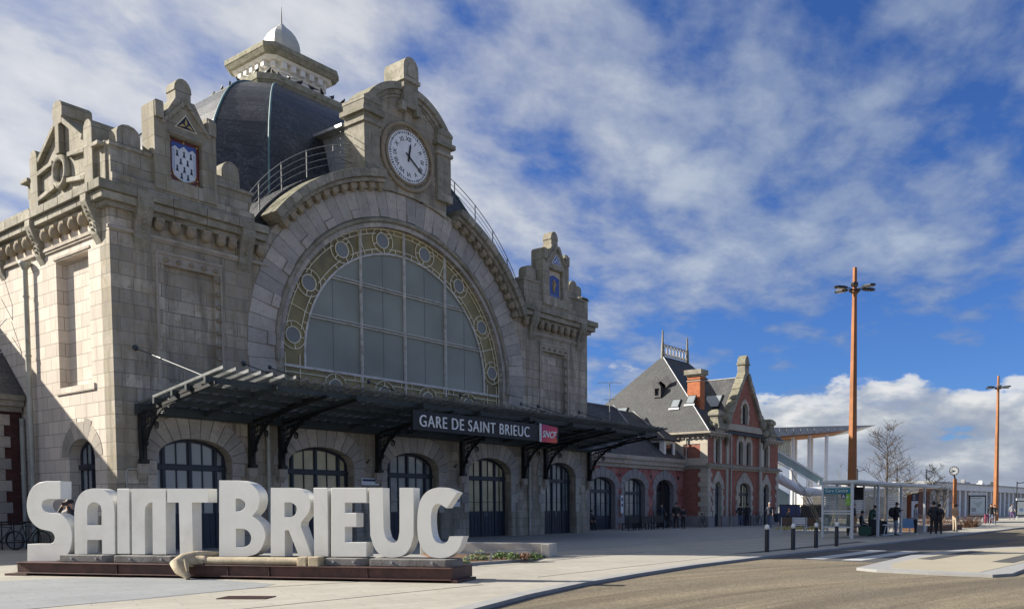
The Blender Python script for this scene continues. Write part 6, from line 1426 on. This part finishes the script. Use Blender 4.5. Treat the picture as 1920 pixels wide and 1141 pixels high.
# ---- planters and shrubs in front of the white building
def low_wall(xa, ya, xb, yb, h_, label, thick=.4):
    a, c = onZ(xa, ya), onZ(xb, yb); t = thing('stone_planter', label, 'planter', tuple((a + c) / 2), 'low stone planters'); q = MB().mat('concrete'); q.bar((a.x, a.y, h_ / 2), (c.x, c.y, h_ / 2), thick, h_); q.build('wall', t, bevel=.02)
    so = MB().mat('soil'); off = V0 * 1.3; so.bar((a.x + off.x, a.y + off.y, h_ * .4), (c.x + off.x, c.y + off.y, h_ * .4), 2.2, h_ * .8); so.build('soil', t)
low_wall(1722, 997, 1786, 992, .42, 'low pale planter wall behind the standing passengers')
for (x_, d_, lb) in ((1735, 53, 'reddish bare shrub behind the two dark-clad passengers'), (1755, 54, 'reddish bare shrub left of the clock post'), (1772, 56, 'reddish bare shrub at the foot of the clock post'), (1812, 60, 'bare twiggy shrub under the map panel'), (1824, 61, 'bare twiggy shrub right below the map panel')):
    c_ = onD(x_, 985, d_); rn = random.Random(x_); q = MB().mat('dry_twig')
    for i in range(130): a = rn.uniform(0, 6.283); r_ = rn.uniform(.1, .75); z_ = rn.uniform(.4, 1.0); s_ = Vector((c_.x + r_ * .4 * math.cos(a), c_.y + r_ * .4 * math.sin(a), .05)); q.tube([s_, s_ + Vector((r_ * math.cos(a), r_ * math.sin(a), z_))], [.012, .005], 3)
    o = q.build('bare_shrub', None, recalc=False, at=(c_.x, c_.y, 0)); tag(o, lb, 'shrub', 'bare shrubs')
# ---- hoop racks near the map
b = onZ(1790, 984); t = thing('cycle_stand', 'white tubular cycle stands below the map panel', 'cycle stand', tuple(b)); q = MB().mat('white_metal')
for k in range(5): p = b + RT * (.3 + .75 * k) + V0 * .3 * k; q.tube([p, p + AZV * .6 + RT * .1, p + AZV * .65 + RT * .45, p + RT * .5], .025, 6)
q.build('hoops', t)
# ---- benches
def bench(p, dirx, label, sl='wood_slat', L=1.5, group='benches left of the shelter'):
    t = thing('bench', label, 'bench', tuple(p), group); d = Vector(dirx).normalized(); n = Vector((-d.y, d.x, 0))
    q = MB().mat(sl)
    for k in range(4): q.frame_box(p + AZV * .45 + n * (-.18 + .12 * k), d * L / 2, n * .05, AZV * .018)
    q.build('seat', t)
    q = MB().mat(sl)
    for k in range(4): q.frame_box(p + AZV * (.56 + .1 * k) + n * -.26, d * L / 2, n * .015, AZV * .045)
    q.build('backrest', t)
    for s in (-1, 1): q = MB().mat('shelter_grey' if sl != 'dark_metal' else 'dark_metal'); q.frame_box(p + d * s * L * .46 + n * -.26 + AZV * .46, d * .025, n * .03, AZV * .46); q.frame_box(p + d * s * L * .46 + n * .2 + AZV * .22, d * .025, n * .03, AZV * .22); q.frame_box(p + d * s * L * .46 + AZV * .43, d * .025, n * .23, AZV * .015); q.build('leg', t)
for i, (x_, sl, lb) in enumerate(((1474, 'wood_slat', 'brown slatted bench at the left end of the row'), (1497, 'white_metal', 'white slatted seat between two brown benches'), (1521, 'wood_slat', 'brown slatted bench in the middle of the row'), (1540, 'white_metal', 'white slatted seat nearest the bus shelter'))):
    p = onZ(x_, 998); bench(p, (RT.x, RT.y, 0), lb, sl, .72)
cafe = [(44.7, 31.6), (46.3, 31.7), (48.1, 31.9)]
for i, (x_, y_) in enumerate(cafe): bench(Vector((x_, y_, 0)), (1, 0, 0), ['dark bench nearest the hall in front of the arcade', 'dark bench at the middle of the arcade', 'dark bench right of the arcade middle'][i], 'dark_metal', 1.3, 'benches in front of the arcade')
# ---- fence and hedge behind the benches
t = thing('panel_fence', 'dark panel fence behind the benches', 'fence', tuple(onD(1520, 985, 56)[:2]) + (0,)); q = MB().mat('dark_metal')
for k in range(7): p = onD(1462 + k * 15, 970, 56); q.frame_box(Vector((p.x, p.y, .85)), RT * .03, V0 * .03, AZV * .85)
a, b = onD(1462, 970, 56), onD(1552, 970, 56); q.bar((a.x, a.y, 1.65), (b.x, b.y, 1.65), .05); q.bar((a.x, a.y, .9), (b.x, b.y, .9), .05); q.build('frame', t)
q = MB().mat('cloth_navy'); q.bar((a.x, a.y, .9), (b.x, b.y, .9), .02, 1.4) if 0 else None
q.mat('sign_blue'); wedge(q, [(1462, 945), (1500, 945), (1500, 985), (1462, 985)], 60, .1); q.mat('dark_metal'); wedge(q, [(1502, 947), (1555, 947), (1555, 985), (1502, 985)], 61, .1); q.build('panel', t)
# ---- hedge of low yellow flowers under benches
for x_, lb in ((1470, 'yellowish low plant under the left brown bench'), (1500, 'yellowish low plant under the white seat'), (1530, 'yellowish low plant beside the shelter')):
    p = onZ(x_, 995); leaf_clump('bench_plant', lb, 'plant', (p.x, p.y, .02), .6, .35, 200, 'yellow_leaf', .06, 'low plants behind the benches')
# ---- blue poster, sandwich sign, table cloth objects near shelter
b = onZ(1700, 1000); q = MB().mat('bag_blue'); q.frame_box(Vector((50.2, 15.2, .55)), RT * .45, V0 * .03, AZV * .28); q.mat('shelter_grey').frame_box(Vector((50.2, 15.2, .14)), RT * .03, V0 * .03, AZV * .14); o = q.build('blue_board', None, at=(50.2, 15.2, 0)); tag(o, 'pale blue board standing inside the shelter', 'board')
# notices on the station wall
for (x_, z0, w_, h_, lb, tx) in ((23.75, 2.5, .9, .3, 'blue and white notice on the wall between second and third doors', 'i'), (28.75, 1.55, .55, .45, 'white notice on the wall left of the fourth door', '')):
    q = MB().mat('sign_white'); q.box(x_ - w_ / 2, x_ + w_ / 2, YF - .1, YF - .065, z0, z0 + h_); q.mat('sign_blue').box(x_ - w_ / 2 + .04, x_ + w_ / 2 - .04, YF - .105, YF - .099, z0 + h_ * .55, z0 + h_ - .04); o = q.build('wall_notice', None, at=(x_, YF - .08, z0)); tag(o, lb, 'notice')
q = MB().mat('sign_white'); q.box(46.1, 46.35, YA - .3, YA - .25, 1.1, 2.3); q.mat('sign_blue'); text_mesh(q, 'ELL', Vector((46.15, YA - .31, 1.9)), AX, AZV, .001, .001) if 0 else None; q.box(46.15, 46.3, YA - .305, YA - .299, 1.9, 2.15); q.box(46.15, 46.3, YA - .305, YA - .299, 1.55, 1.75); o = q.build('banner', None, at=(46.2, YA - .28, 1.1)); tag(o, 'narrow white vertical banner beside the second arch', 'banner')
q = MB().mat('red_plastic'); q.tube([Vector((63.0, 28.3, 1.0)), Vector((63.0, 28.3, 1.35))], .2, 12); q.mat('sign_white').tube([Vector((63.0, 28.3, .7)), Vector((63.0, 28.3, 1.0))], .12, 12); q.mat('dark_metal').tube([Vector((63.0, 28.3, 0)), Vector((63.0, 28.3, .7))], .04, 8); o = q.build('hydrant_post', None, at=(63, 28.3, 0)); tag(o, 'red and white post behind the benches beside the pavilion', 'post')
# ---- bus partly seen behind the fence
t = thing('parked_car', 'dark parked car behind the benches by the footbridge', 'car', tuple(onD(1505, 980, 66)[:2]) + (0,)); c_ = onD(1505, 975, 66)
pr3 = [(-2.1, .3), (2.1, .3), (2.15, .8), (1.5, 1.0), (.9, 1.5), (-.9, 1.52), (-1.6, 1.05), (-2.15, .95)]
q = MB().mat('bus_blue'); q.prism3(pr3, Vector((c_.x, c_.y, 0)), RT, AZV, V0, -.85, .85); q.build('body', t, bevel=.05)
q = MB().mat('glass_sky'); q.prism3([(-1.3, 1.02), (1.2, 1.02), (.75, 1.42), (-.8, 1.44)], Vector((c_.x, c_.y, 0)), RT, AZV, V0, -.86, -.84); q.build('window', t)
for s in (-1.3, 1.3): q = MB().mat('rubber'); p = Vector((c_.x, c_.y, .32)) + RT * s; q.tube([p - V0 * .88, p - V0 * .68], .32, 16); wo_ = q.build('wheel', t); q = MB().mat('zinc'); q.tube([p - V0 * .89, p - V0 * .86], .18, 12); q.build('rim', wo_)

# ---- bicycles
def bicycle(p, d, label, group='parked bicycles'):
    d = Vector(d).normalized(); t = thing('bicycle', label, 'bicycle', tuple(p), group); P = Vector(p)
    for s in (-.52, .52):
        c = P + d * s + AZV * .34; q = MB().mat('rubber'); q.tube([c + d * .33 * math.cos(a * math.pi / 10) + AZV * .33 * math.sin(a * math.pi / 10) for a in range(20)], .02, 5, closed=True); w_ = q.build('wheel', t)
        q = MB().mat('zinc')
        for a in range(8): q.tube([c, c + d * .32 * math.cos(a * math.pi / 4) + AZV * .32 * math.sin(a * math.pi / 4)], .003, 3)
        q.build('spokes', w_)
    q = MB().mat('dark_metal'); A, B_, C_, D2, E_ = P - d * .52 + AZV * .34, P - d * .05 + AZV * .3, P - d * .18 + AZV * .85, P + d * .38 + AZV * .82, P + d * .52 + AZV * .34
    for a, b in ((A, B_), (A, C_), (B_, C_), (C_, D2), (B_, D2), (D2, E_)): q.tube([a, b], .016, 5)
    q.tube([C_, C_ + AZV * .1], .014, 5); q.build('frame', t)
    n = Vector((-d.y, d.x, 0)); q = MB().mat('black_metal'); q.tube([D2, D2 + AZV * .2 - d * .03], .014, 5); q.tube([D2 + AZV * .2 - n * .26 - d * .1, D2 + AZV * .22, D2 + AZV * .2 + n * .26 - d * .1], .014, 5); q.build('handlebar', t)
    q = MB().mat('black_metal'); q.ball(tuple(C_ + AZV * .11), .1, sx=1.2, sy=.8, sz=.4); q.build('saddle', t)
bicycle((61.6, 30.95, 0), (1, .05, 0), 'dark bicycle leaning at the pavilion wall beside two people'); bicycle((50.2, 32.9, 0), (.75, -.65, 0), 'bicycle with a basket by the third arch'); bicycle((52.0, 33.0, 0), (.9, -.3, 0), 'dark bicycle in front of the dark third arch'); bicycle((53.6, 31.4, 0), (.9, .2, 0), 'dark bicycle at the corner of the pavilion side wall')
for i, (x_, y_, lb) in enumerate(((11.0, 36.2, 'leftmost bicycle behind the first letter'), (11.9, 36.2, 'bicycle at the rack seen through the lower gap of the first letter'), (12.7, 36.15, 'bicycle nearest the downpipe at the rack'))): bicycle((x_, y_, 0), (.5, -.8, 0), lb)
# ---- suitcases and bags
def suitcase(p, w_, h_, matn, label, handle=True):
    t = thing('suitcase', label, 'suitcase', tuple(p), 'luggage'); P = Vector(p); q = MB().mat(matn); q.frame_box(P + AZV * (h_ / 2 + .06), RT * w_ / 2, V0 * .14, AZV * h_ / 2); q.build('shell', t, bevel=.04)
    q = MB().mat('zinc')
    for s in (-1, 1): q.tube([P + RT * s * w_ * .25 + AZV * (h_ + .05), P + RT * s * w_ * .25 + AZV * (h_ + .4)], .01, 5)
    q.tube([P - RT * w_ * .25 + AZV * (h_ + .4), P + RT * w_ * .25 + AZV * (h_ + .4)], .014, 5); q.build('handle', t)
    for s in (-1, 1): q = MB().mat('rubber'); q.tube([P + RT * s * w_ * .35 - V0 * .02 + AZV * .04, P + RT * s * w_ * .35 + V0 * .02 + AZV * .04], .04, 8); q.build('wheel', t)
p = onZ(1640, 1004); suitcase(p, .62, .82, 'cloth_black', 'large black suitcase in the bus shelter opening'); p = onZ(1655, 1002.5); suitcase(p, .42, .7, 'shoe_dark', 'second black suitcase at the shelter post'); p = onZ(1622, 1004.5); suitcase(p, .6, .45, 'cloth_green', 'dark green bag lying beside the black suitcases')
p = onZ(1852, 981); suitcase(p, .6, .75, 'cloth_wine', 'wine red suitcase pulled by a walker at the far right')
# ---- pigeons on the dome ledge and lantern
rn = random.Random(21)
pig = None
def pigeon(p, a, label):
    q = MB().mat('dark_metal'); d = Vector((math.cos(a), math.sin(a), 0)); P = Vector(p)
    q.tube([P - d * .2 + AZV * .1, P - d * .08 + AZV * .12, P + d * .03 + AZV * .16, P + d * .09 + AZV * .23, P + d * .11 + AZV * .27, P + d * .15 + AZV * .28], [.015, .065, .075, .04, .04, .012], 7); q.tube([P - d * .18 + AZV * .1, P - d * .34 + AZV * .05], [.03, .012], 5)
    for s in (-1, 1): n = Vector((-d.y, d.x, 0)) * .03 * s; q.tube([P + n + AZV * .1, P + n], .008, 4)
    o = q.build('pigeon', None, at=tuple(p)); tag(o, label, 'pigeon', 'pigeons on the dome ledge')
pl3 = []
for k in range(6): pl3.append((DX - 2.5, DY + 2.0 - k * .75, 21.94))
for k in range(3): pl3.append((DX - 2.2 + k * .3, DY - 2.5 + .05 - k * .02 + .2, 21.94))
for k in range(7): pl3.append((DX - 1.3 + k * .6, DY - 2.52, 21.94))
plab = ['pigeon at the far left end of the dome ledge', 'second pigeon from the left on the dome ledge', 'third pigeon from the left on the dome ledge', 'fourth pigeon from the left on the dome ledge', 'fifth pigeon from the left on the dome ledge', 'sixth pigeon from the left, near the ledge corner', 'left pigeon of three on the cut corner of the ledge', 'middle pigeon of three on the cut corner of the ledge', 'right pigeon of three on the cut corner of the ledge', 'first pigeon on the shaded front ledge', 'second pigeon on the shaded front ledge', 'third pigeon on the shaded front ledge', 'fourth pigeon on the shaded front ledge', 'fifth pigeon on the shaded front ledge', 'sixth pigeon on the shaded front ledge', 'rightmost pigeon on the shaded front ledge']
for p, lb in zip(pl3, plab): pigeon(p, rn.uniform(0, 6.28), lb)
# ================================================================= people
def person(p, face, label, top='cloth_black', legs='cloth_navy', skin='skin', hair='hair_dark', shoes='shoe_dark', pose='stand', h=1.74, coat=1.0, hat=None, hood=False, bag=None, hairlen=0.0, group=None, lean=0.0):
    """one continuous skinned body; local axes f = forward, s = to the person's left"""
    p = Vector((p[0], p[1], 0)); f_ = Vector((face[0], face[1], 0)).normalized(); s_ = Vector((-f_.y, f_.x, 0)); k = h / 1.74
    V = []; E = []; RR = []
    def v(f, s, z, r, r2=None, par=None):
        V.append((f * k, s * k, z * k)); RR.append((r * k * (1.15 if r > .045 else 1.0), (r2 or r) * k * (1.15 if r > .045 else 1.0)))
        if par is not None: E.append((par, len(V) - 1))
        return len(V) - 1
    sit = pose == 'sit'; zb = .52 if sit else .95; c = coat
    L = lean
    pel = v(0, 0, zb, .105 * c, .15 * c)
    wa = v(L * .15, 0, zb + .18, .10 * c, .135 * c, pel); ch = v(L * .3 + .01, 0, zb + .37, .115 * c, .165 * c, wa); sh = v(L * .42, 0, zb + .49, .08, .11, ch); nk = v(L * .5 + .01, 0, zb + .56, .052, .056, sh)
    bow = .06 if pose in ('phone', 'sit', 'look') else 0
    hd = v(L * .58 + .02 + bow * .5, 0, zb + .635, .07, .062, nk); h2 = v(L * .62 + .02 + bow, 0, zb + .70, .085, .07, hd); h3 = v(L * .62 + bow * .8, 0, zb + .77, .078, .066, h2)
    headc = (V[h2][0], 0, V[h2][2]); arms = {'stand': [(-.02, .24, .28), (.06, .26, .02)], 'walk': [(.14, .23, .28), (.26, .22, .06)], 'phone': [(.04, .23, .26), (.30, .08, .36)], 'camera': [(.16, .25, .36), (.17, .07, .63)], 'pocket': [(-.08, .28, .26), (.06, .19, .06)], 'sit': [(.08, .22, .25), (.30, .13, .12)], 'look': [(.0, .25, .27), (.2, .12, .16)], 'pull': [(-.12, .24, .28), (-.26, .26, .06)]}[pose if pose in ('stand', 'walk', 'phone', 'camera', 'pocket', 'sit', 'look', 'pull') else 'stand']
    hands = []
    for sd in (-1, 1):
        (ef, es, ez), (wf, ws_, wz) = arms
        if pose == 'walk' and sd < 0: ef, wf = -ef, -wf * .7
        if pose == 'phone' and sd < 0: (ef, es, ez), (wf, ws_, wz) = (-.02, .25, .28), (.1, .22, .05)
        if pose == 'pull' and sd < 0: (ef, es, ez), (wf, ws_, wz) = (.06, .24, .28), (.14, .24, .04)
        s0 = v(L * .42, sd * .165 * (.9 + .1 * c), zb + .46, .068 * c, None, sh); el = v(L * .25 + ef, sd * es, zb + ez - .04, .052 * c, None, s0); wr = v(L * .2 + wf, sd * ws_, zb + wz, .036, None, el)
        a = Vector(V[wr]) - Vector(V[el]); a.normalize(); hp = Vector(V[wr]) / k + a * .07; pa = v(*hp, .034, .022, wr); hands.append(Vector(V[pa]))
        si = Vector((a.z, 0, -a.x)); si = si.normalized() if si.length > .2 else Vector((1, 0, 0)); cu = a.cross(si).normalized() * sd * -1
        for q_, (off, ln_) in enumerate(((-.028, .055), (-.01, .068), (.01, .064), (.027, .05))):
            b0 = v(*(hp + a * .035 + si * off), .0095, None, pa); b1 = v(*(hp + a * (.035 + ln_ * .55) + si * off + cu * .012), .0085, None, b0); v(*(hp + a * (.035 + ln_ * .8) + si * off + cu * .035), .0075, None, b1)
        t0 = v(*(hp - a * .005 - si * .035 + cu * .01), .0105, None, pa); v(*(hp + a * .03 - si * .055 + cu * .025), .0085, None, t0)
        if sit: kn = v(.42, sd * .11, .50, .07, None, v(.08, sd * .1, .50, .095, None, pel)); an = v(.44, sd * .11, .09, .042, None, kn); af = .44
        else:
            kf, af = {'walk': ((.16, .26) if sd > 0 else (.02, -.26)), 'pull': ((.12, .2) if sd > 0 else (.02, -.2))}.get(pose, (.02, 0.0))
            hp_ = v(0, sd * .085, .86, .088, None, pel); kn = v(kf, sd * .095, .49, .062, None, hp_); an = v(af, sd * (.1 if pose != 'pocket' else .13), .095, .043, None, kn)
        hl = v(af - .01, sd * .105, .05, .042, None, an); v(af + .16, sd * .12, .035, .034, .04, hl)
    me = bpy.data.meshes.new('person'); me.from_pydata(V, E, []); ob = bpy.data.objects.new('person', me); COL.objects.link(ob)
    sk = ob.modifiers.new('skin', 'SKIN'); sk.use_smooth_shade = True; ob.modifiers.new('sub', 'SUBSURF').levels = 1
    if not me.skin_vertices: me.skin_vertices.new() if hasattr(me.skin_vertices, 'new') else None
    for i, r in enumerate(RR): me.skin_vertices[0].data[i].radius = r
    me.skin_vertices[0].data[0].use_root = True
    dg = bpy.context.evaluated_depsgraph_get(); dg.update(); m2 = bpy.data.meshes.new_from_object(ob.evaluated_get(dg)); bpy.data.objects.remove(ob); bpy.data.meshes.remove(me)
    m2.name = 'person'
    m2.materials.clear()
    for mn in (top, legs, skin, shoes): m2.materials.append(MAT[mn])
    Rm = Matrix(((f_.x, s_.x, 0), (f_.y, s_.y, 0), (0, 0, 1)))
    zn = (zb + .555) * k; zh = (zb - .06 if not sit else zb + .04) * k
    if coat > 1.15 and not sit: zh -= .12 * k
    for pl in m2.polygons:
        c_ = pl.center; mi = 0
        if c_.z > zn and (Vector((c_.x, c_.y)) - Vector((headc[0], 0))).length < .13 * k: mi = 2
        elif min((c_ - h_).length for h_ in hands) < .095 * k: mi = 2
        elif c_.z < .09 * k: mi = 3
        elif c_.z < zh and abs(c_.y) < .19 * k: mi = 1
        pl.material_index = mi; pl.use_smooth = True
    for q in m2.vertices: q.co = Rm @ q.co
    o = bpy.data.objects.new('person', m2); COL.objects.link(o); o.location = p; o['wo'] = tuple(p); tag(o, label, 'person', group)
    def L2W(f, s, z): return p + Rm @ Vector((f, s, z))
    hc = L2W(*headc)
    # hair, face
    q = MB().mat(hair if not hood else top)
    if hood: q.ball(tuple(hc - f_ * .025 + AZV * .02), .125 * k, sz=1.15, seg=12, rings=8)
    else:
        q.ball(tuple(hc - f_ * .022 * k + AZV * .035 * k), .098 * k, sz=1.0, seg=12, rings=8)
        if hairlen: q.tube([hc - f_ * .06 * k, hc - f_ * .085 * k - AZV * hairlen * .5, hc - f_ * .07 * k - AZV * hairlen], [.08 * k, .085 * k, .05 * k], 8)
    q.build('hood' if hood else 'hair', o)
    q = MB().mat(skin); q.tube([hc + f_ * .085 * k + AZV * .02, hc + f_ * .115 * k - AZV * .015, hc + f_ * .095 * k - AZV * .025], [.008, .015, .01], 6)
    for sd in (-1, 1): q.ball(tuple(hc + s_ * sd * .08 * k - AZV * .005), .026 * k, sx=.5, sy=.5, seg=6, rings=5); 
    q.mat('hair_dark')
    for sd in (-1, 1): q.ball(tuple(hc + f_ * .088 * k + s_ * sd * .03 * k + AZV * .012), .011 * k, seg=6, rings=4)
    q.tube([hc + f_ * .09 * k - s_ * .02 - AZV * .055, hc + f_ * .09 * k + s_ * .02 - AZV * .055], .005, 5)
    q.build('face', o)
    if hat: q = MB().mat(hat); q.lathe(tuple(hc + AZV * .045 * k), [(.15, 0), (.155, .012), (.10, .02), (.098, .09), (.05, .115), (.01, .118)], 14); q.build('hat', o)
    if bag == 'pack': q = MB().mat('cloth_black'); b_ = L2W(-.22, 0, (zb + .28) * k); q.ball(tuple(b_), .2, sx=.85, sy=.95, sz=1.35, seg=12, rings=8); o2 = q.build('backpack', None, at=tuple(b_)); tag(o2, 'backpack carried by the ' + label, 'backpack')
    if bag in ('white', 'dark', 'wine'):
        m_ = {'white': 'sign_white', 'dark': 'cloth_black', 'wine': 'cloth_wine'}[bag]; hnd = p + Rm @ hands[1]; q = MB().mat(m_); q.frame_box(hnd - AZV * .28, f_ * .13, s_ * .05, AZV * .15); q.tube([hnd - AZV * .14 - f_ * .08, hnd, hnd - AZV * .14 + f_ * .08], .01, 5); o2 = q.build('handbag', None, bevel=.02, at=tuple(hnd)); tag(o2, {'white': 'white bag', 'dark': 'dark bag', 'wine': 'wine red bag'}[bag] + ' held by the ' + label, 'bag')
    if pose in ('phone', 'camera'):
        hh = p + Rm @ hands[1]; q = MB().mat('black_metal'); q.frame_box(hh + f_ * .05, f_ * .008 if pose == 'camera' else f_ * .03, s_ * .075 if pose == 'camera' else s_ * .04, AZV * .04 if pose == 'camera' else AZV * .008); o2 = q.build('phone', None, at=tuple(hh)); tag(o2, 'phone held by the ' + label, 'phone')
    return o
def D(a): """heading relative to the view: 0 = away, 90 = right"""; r_ = R(a); return V0 * math.cos(r_) + RT * math.sin(r_)
def G(x, y): q = onZ(x, y); return (q.x, q.y)
b = onD(131, 960, 21.2); person((b.x, b.y), D(180), 'person with phone raised behind the first big letter', pose='camera', h=1.74)
person(G(1052, 998), D(80), 'hooded person in black walking past the fifth door', 'cloth_black', 'cloth_black', hood=True, pose='walk', shoes='shoe_white', h=1.7)
person(G(1108, 993), D(150), 'dark dressed person seated at the left of the arcade group', 'cloth_black', 'cloth_black', pose='sit', group='people waiting by the arcade')
person(G(1122, 991), D(170), 'person in a dark red jacket standing in the arcade group', 'cloth_wine', 'cloth_black', pose='look', coat=1.2, shoes='shoe_white')
person(G(1134, 989), D(200), 'person in an olive jacket at the right of the arcade group', 'cloth_olive', 'cloth_black', pose='pocket', h=1.76)
person(G(1164, 989), D(20), 'dark dressed person with a white bag by the white banner', 'cloth_black', 'cloth_navy', pose='stand', bag='white', hair='hair_grey', h=1.66)
person(G(1268, 993), D(200), 'man in black with a white scarf before the pavilion corner', 'cloth_black', 'cloth_black', pose='pocket', coat=1.15, h=1.78, shoes='shoe_white')
person(G(1281, 991), D(170), 'second black clad person right of the man with the scarf', 'cloth_black', 'cloth_black', pose='look', h=1.5, hair='hair_dark')
person(G(1388, 986), D(10), 'left one of two people with dark jackets before the pavilion middle door', 'cloth_black', 'denim', pose='pocket', h=1.72, shoes='shoe_white')
person(G(1401, 985), D(-20), 'right one of two people with dark jackets before the pavilion middle door', 'cloth_black', 'cloth_navy', pose='pocket', h=1.74)
person(G(1443, 992), D(195), 'man in dark jacket and blue jeans walking near the first bollard', 'cloth_navy', 'denim', pose='walk', hair='hair_grey', h=1.8, shoes='shoe_white')
person(G(1477, 990), D(100), 'man in dark olive jacket sitting behind the brown bench', 'cloth_olive', 'cloth_black', pose='sit', hair='hair_auburn', h=1.8)
person((40.6, 15.3), D(60), 'grey haired person in black behind the shelter end panel', 'cloth_black', 'cloth_black', pose='look', hair='hair_grey', lean=.35, coat=1.2, shoes='shoe_white', h=1.74)
person((43.9, 15.9), D(110), 'person in dark clothes seated inside the bus shelter', 'cloth_black', 'cloth_navy', pose='sit', h=1.74)
person(G(1679, 1003), D(85), 'person in a big black coat and pale jeans reading a phone', 'cloth_black', 'denim_light', pose='phone', coat=1.5, h=1.76, bag='pack')
person(G(1716, 1002), D(95), 'person in a grey jacket with black trousers at the shelter end', 'cloth_grey', 'cloth_black', pose='look', hair='hair_auburn', h=1.68, shoes='shoe_white', hairlen=.1)
person(G(1750, 1004), D(10), 'taller one of two black clad people on the kerb', 'cloth_black', 'cloth_black', pose='pocket', coat=1.15, h=1.80, shoes='shoe_white')
person(G(1760, 1004), D(30), 'shorter one of two black clad people on the kerb', 'cloth_black', 'cloth_black', pose='pocket', coat=1.1, h=1.68, shoes='shoe_white')
person(G(1790, 996), D(60), 'person in a beige coat, pale trousers and brown hat', 'cloth_beige', 'trouser_beige', pose='look', hat='hair_auburn', bag='dark', h=1.66, coat=1.1)
person(G(1858, 983), D(190), 'walking man in a black jacket and jeans with the red suitcase', 'cloth_black', 'denim', pose='walk', h=1.76, shoes='shoe_white')
person(G(1864, 982), D(200), 'woman in a long black coat beside the man with the suitcase', 'cloth_black', 'cloth_black', pose='walk', h=1.66)
person(G(1897, 973), D(170), 'distant person in a grey and purple outfit near the poster panel', 'cloth_grey', 'cloth_purple', pose='walk', h=1.75)
person(G(1145, 990), D(250), 'person in a grey hooded top standing right of the arcade group', 'cloth_grey', 'cloth_black', hood=True, pose='pocket', h=1.7)
person(G(1240, 989), D(120), 'person in a navy jacket walking past the dark third arch', 'cloth_navy', 'denim', pose='walk', h=1.75)
person(G(1632, 1003), D(70), 'person in a green jacket bending over the luggage in the shelter', 'cloth_green', 'cloth_black', pose='look', lean=.4, coat=1.2, h=1.6)
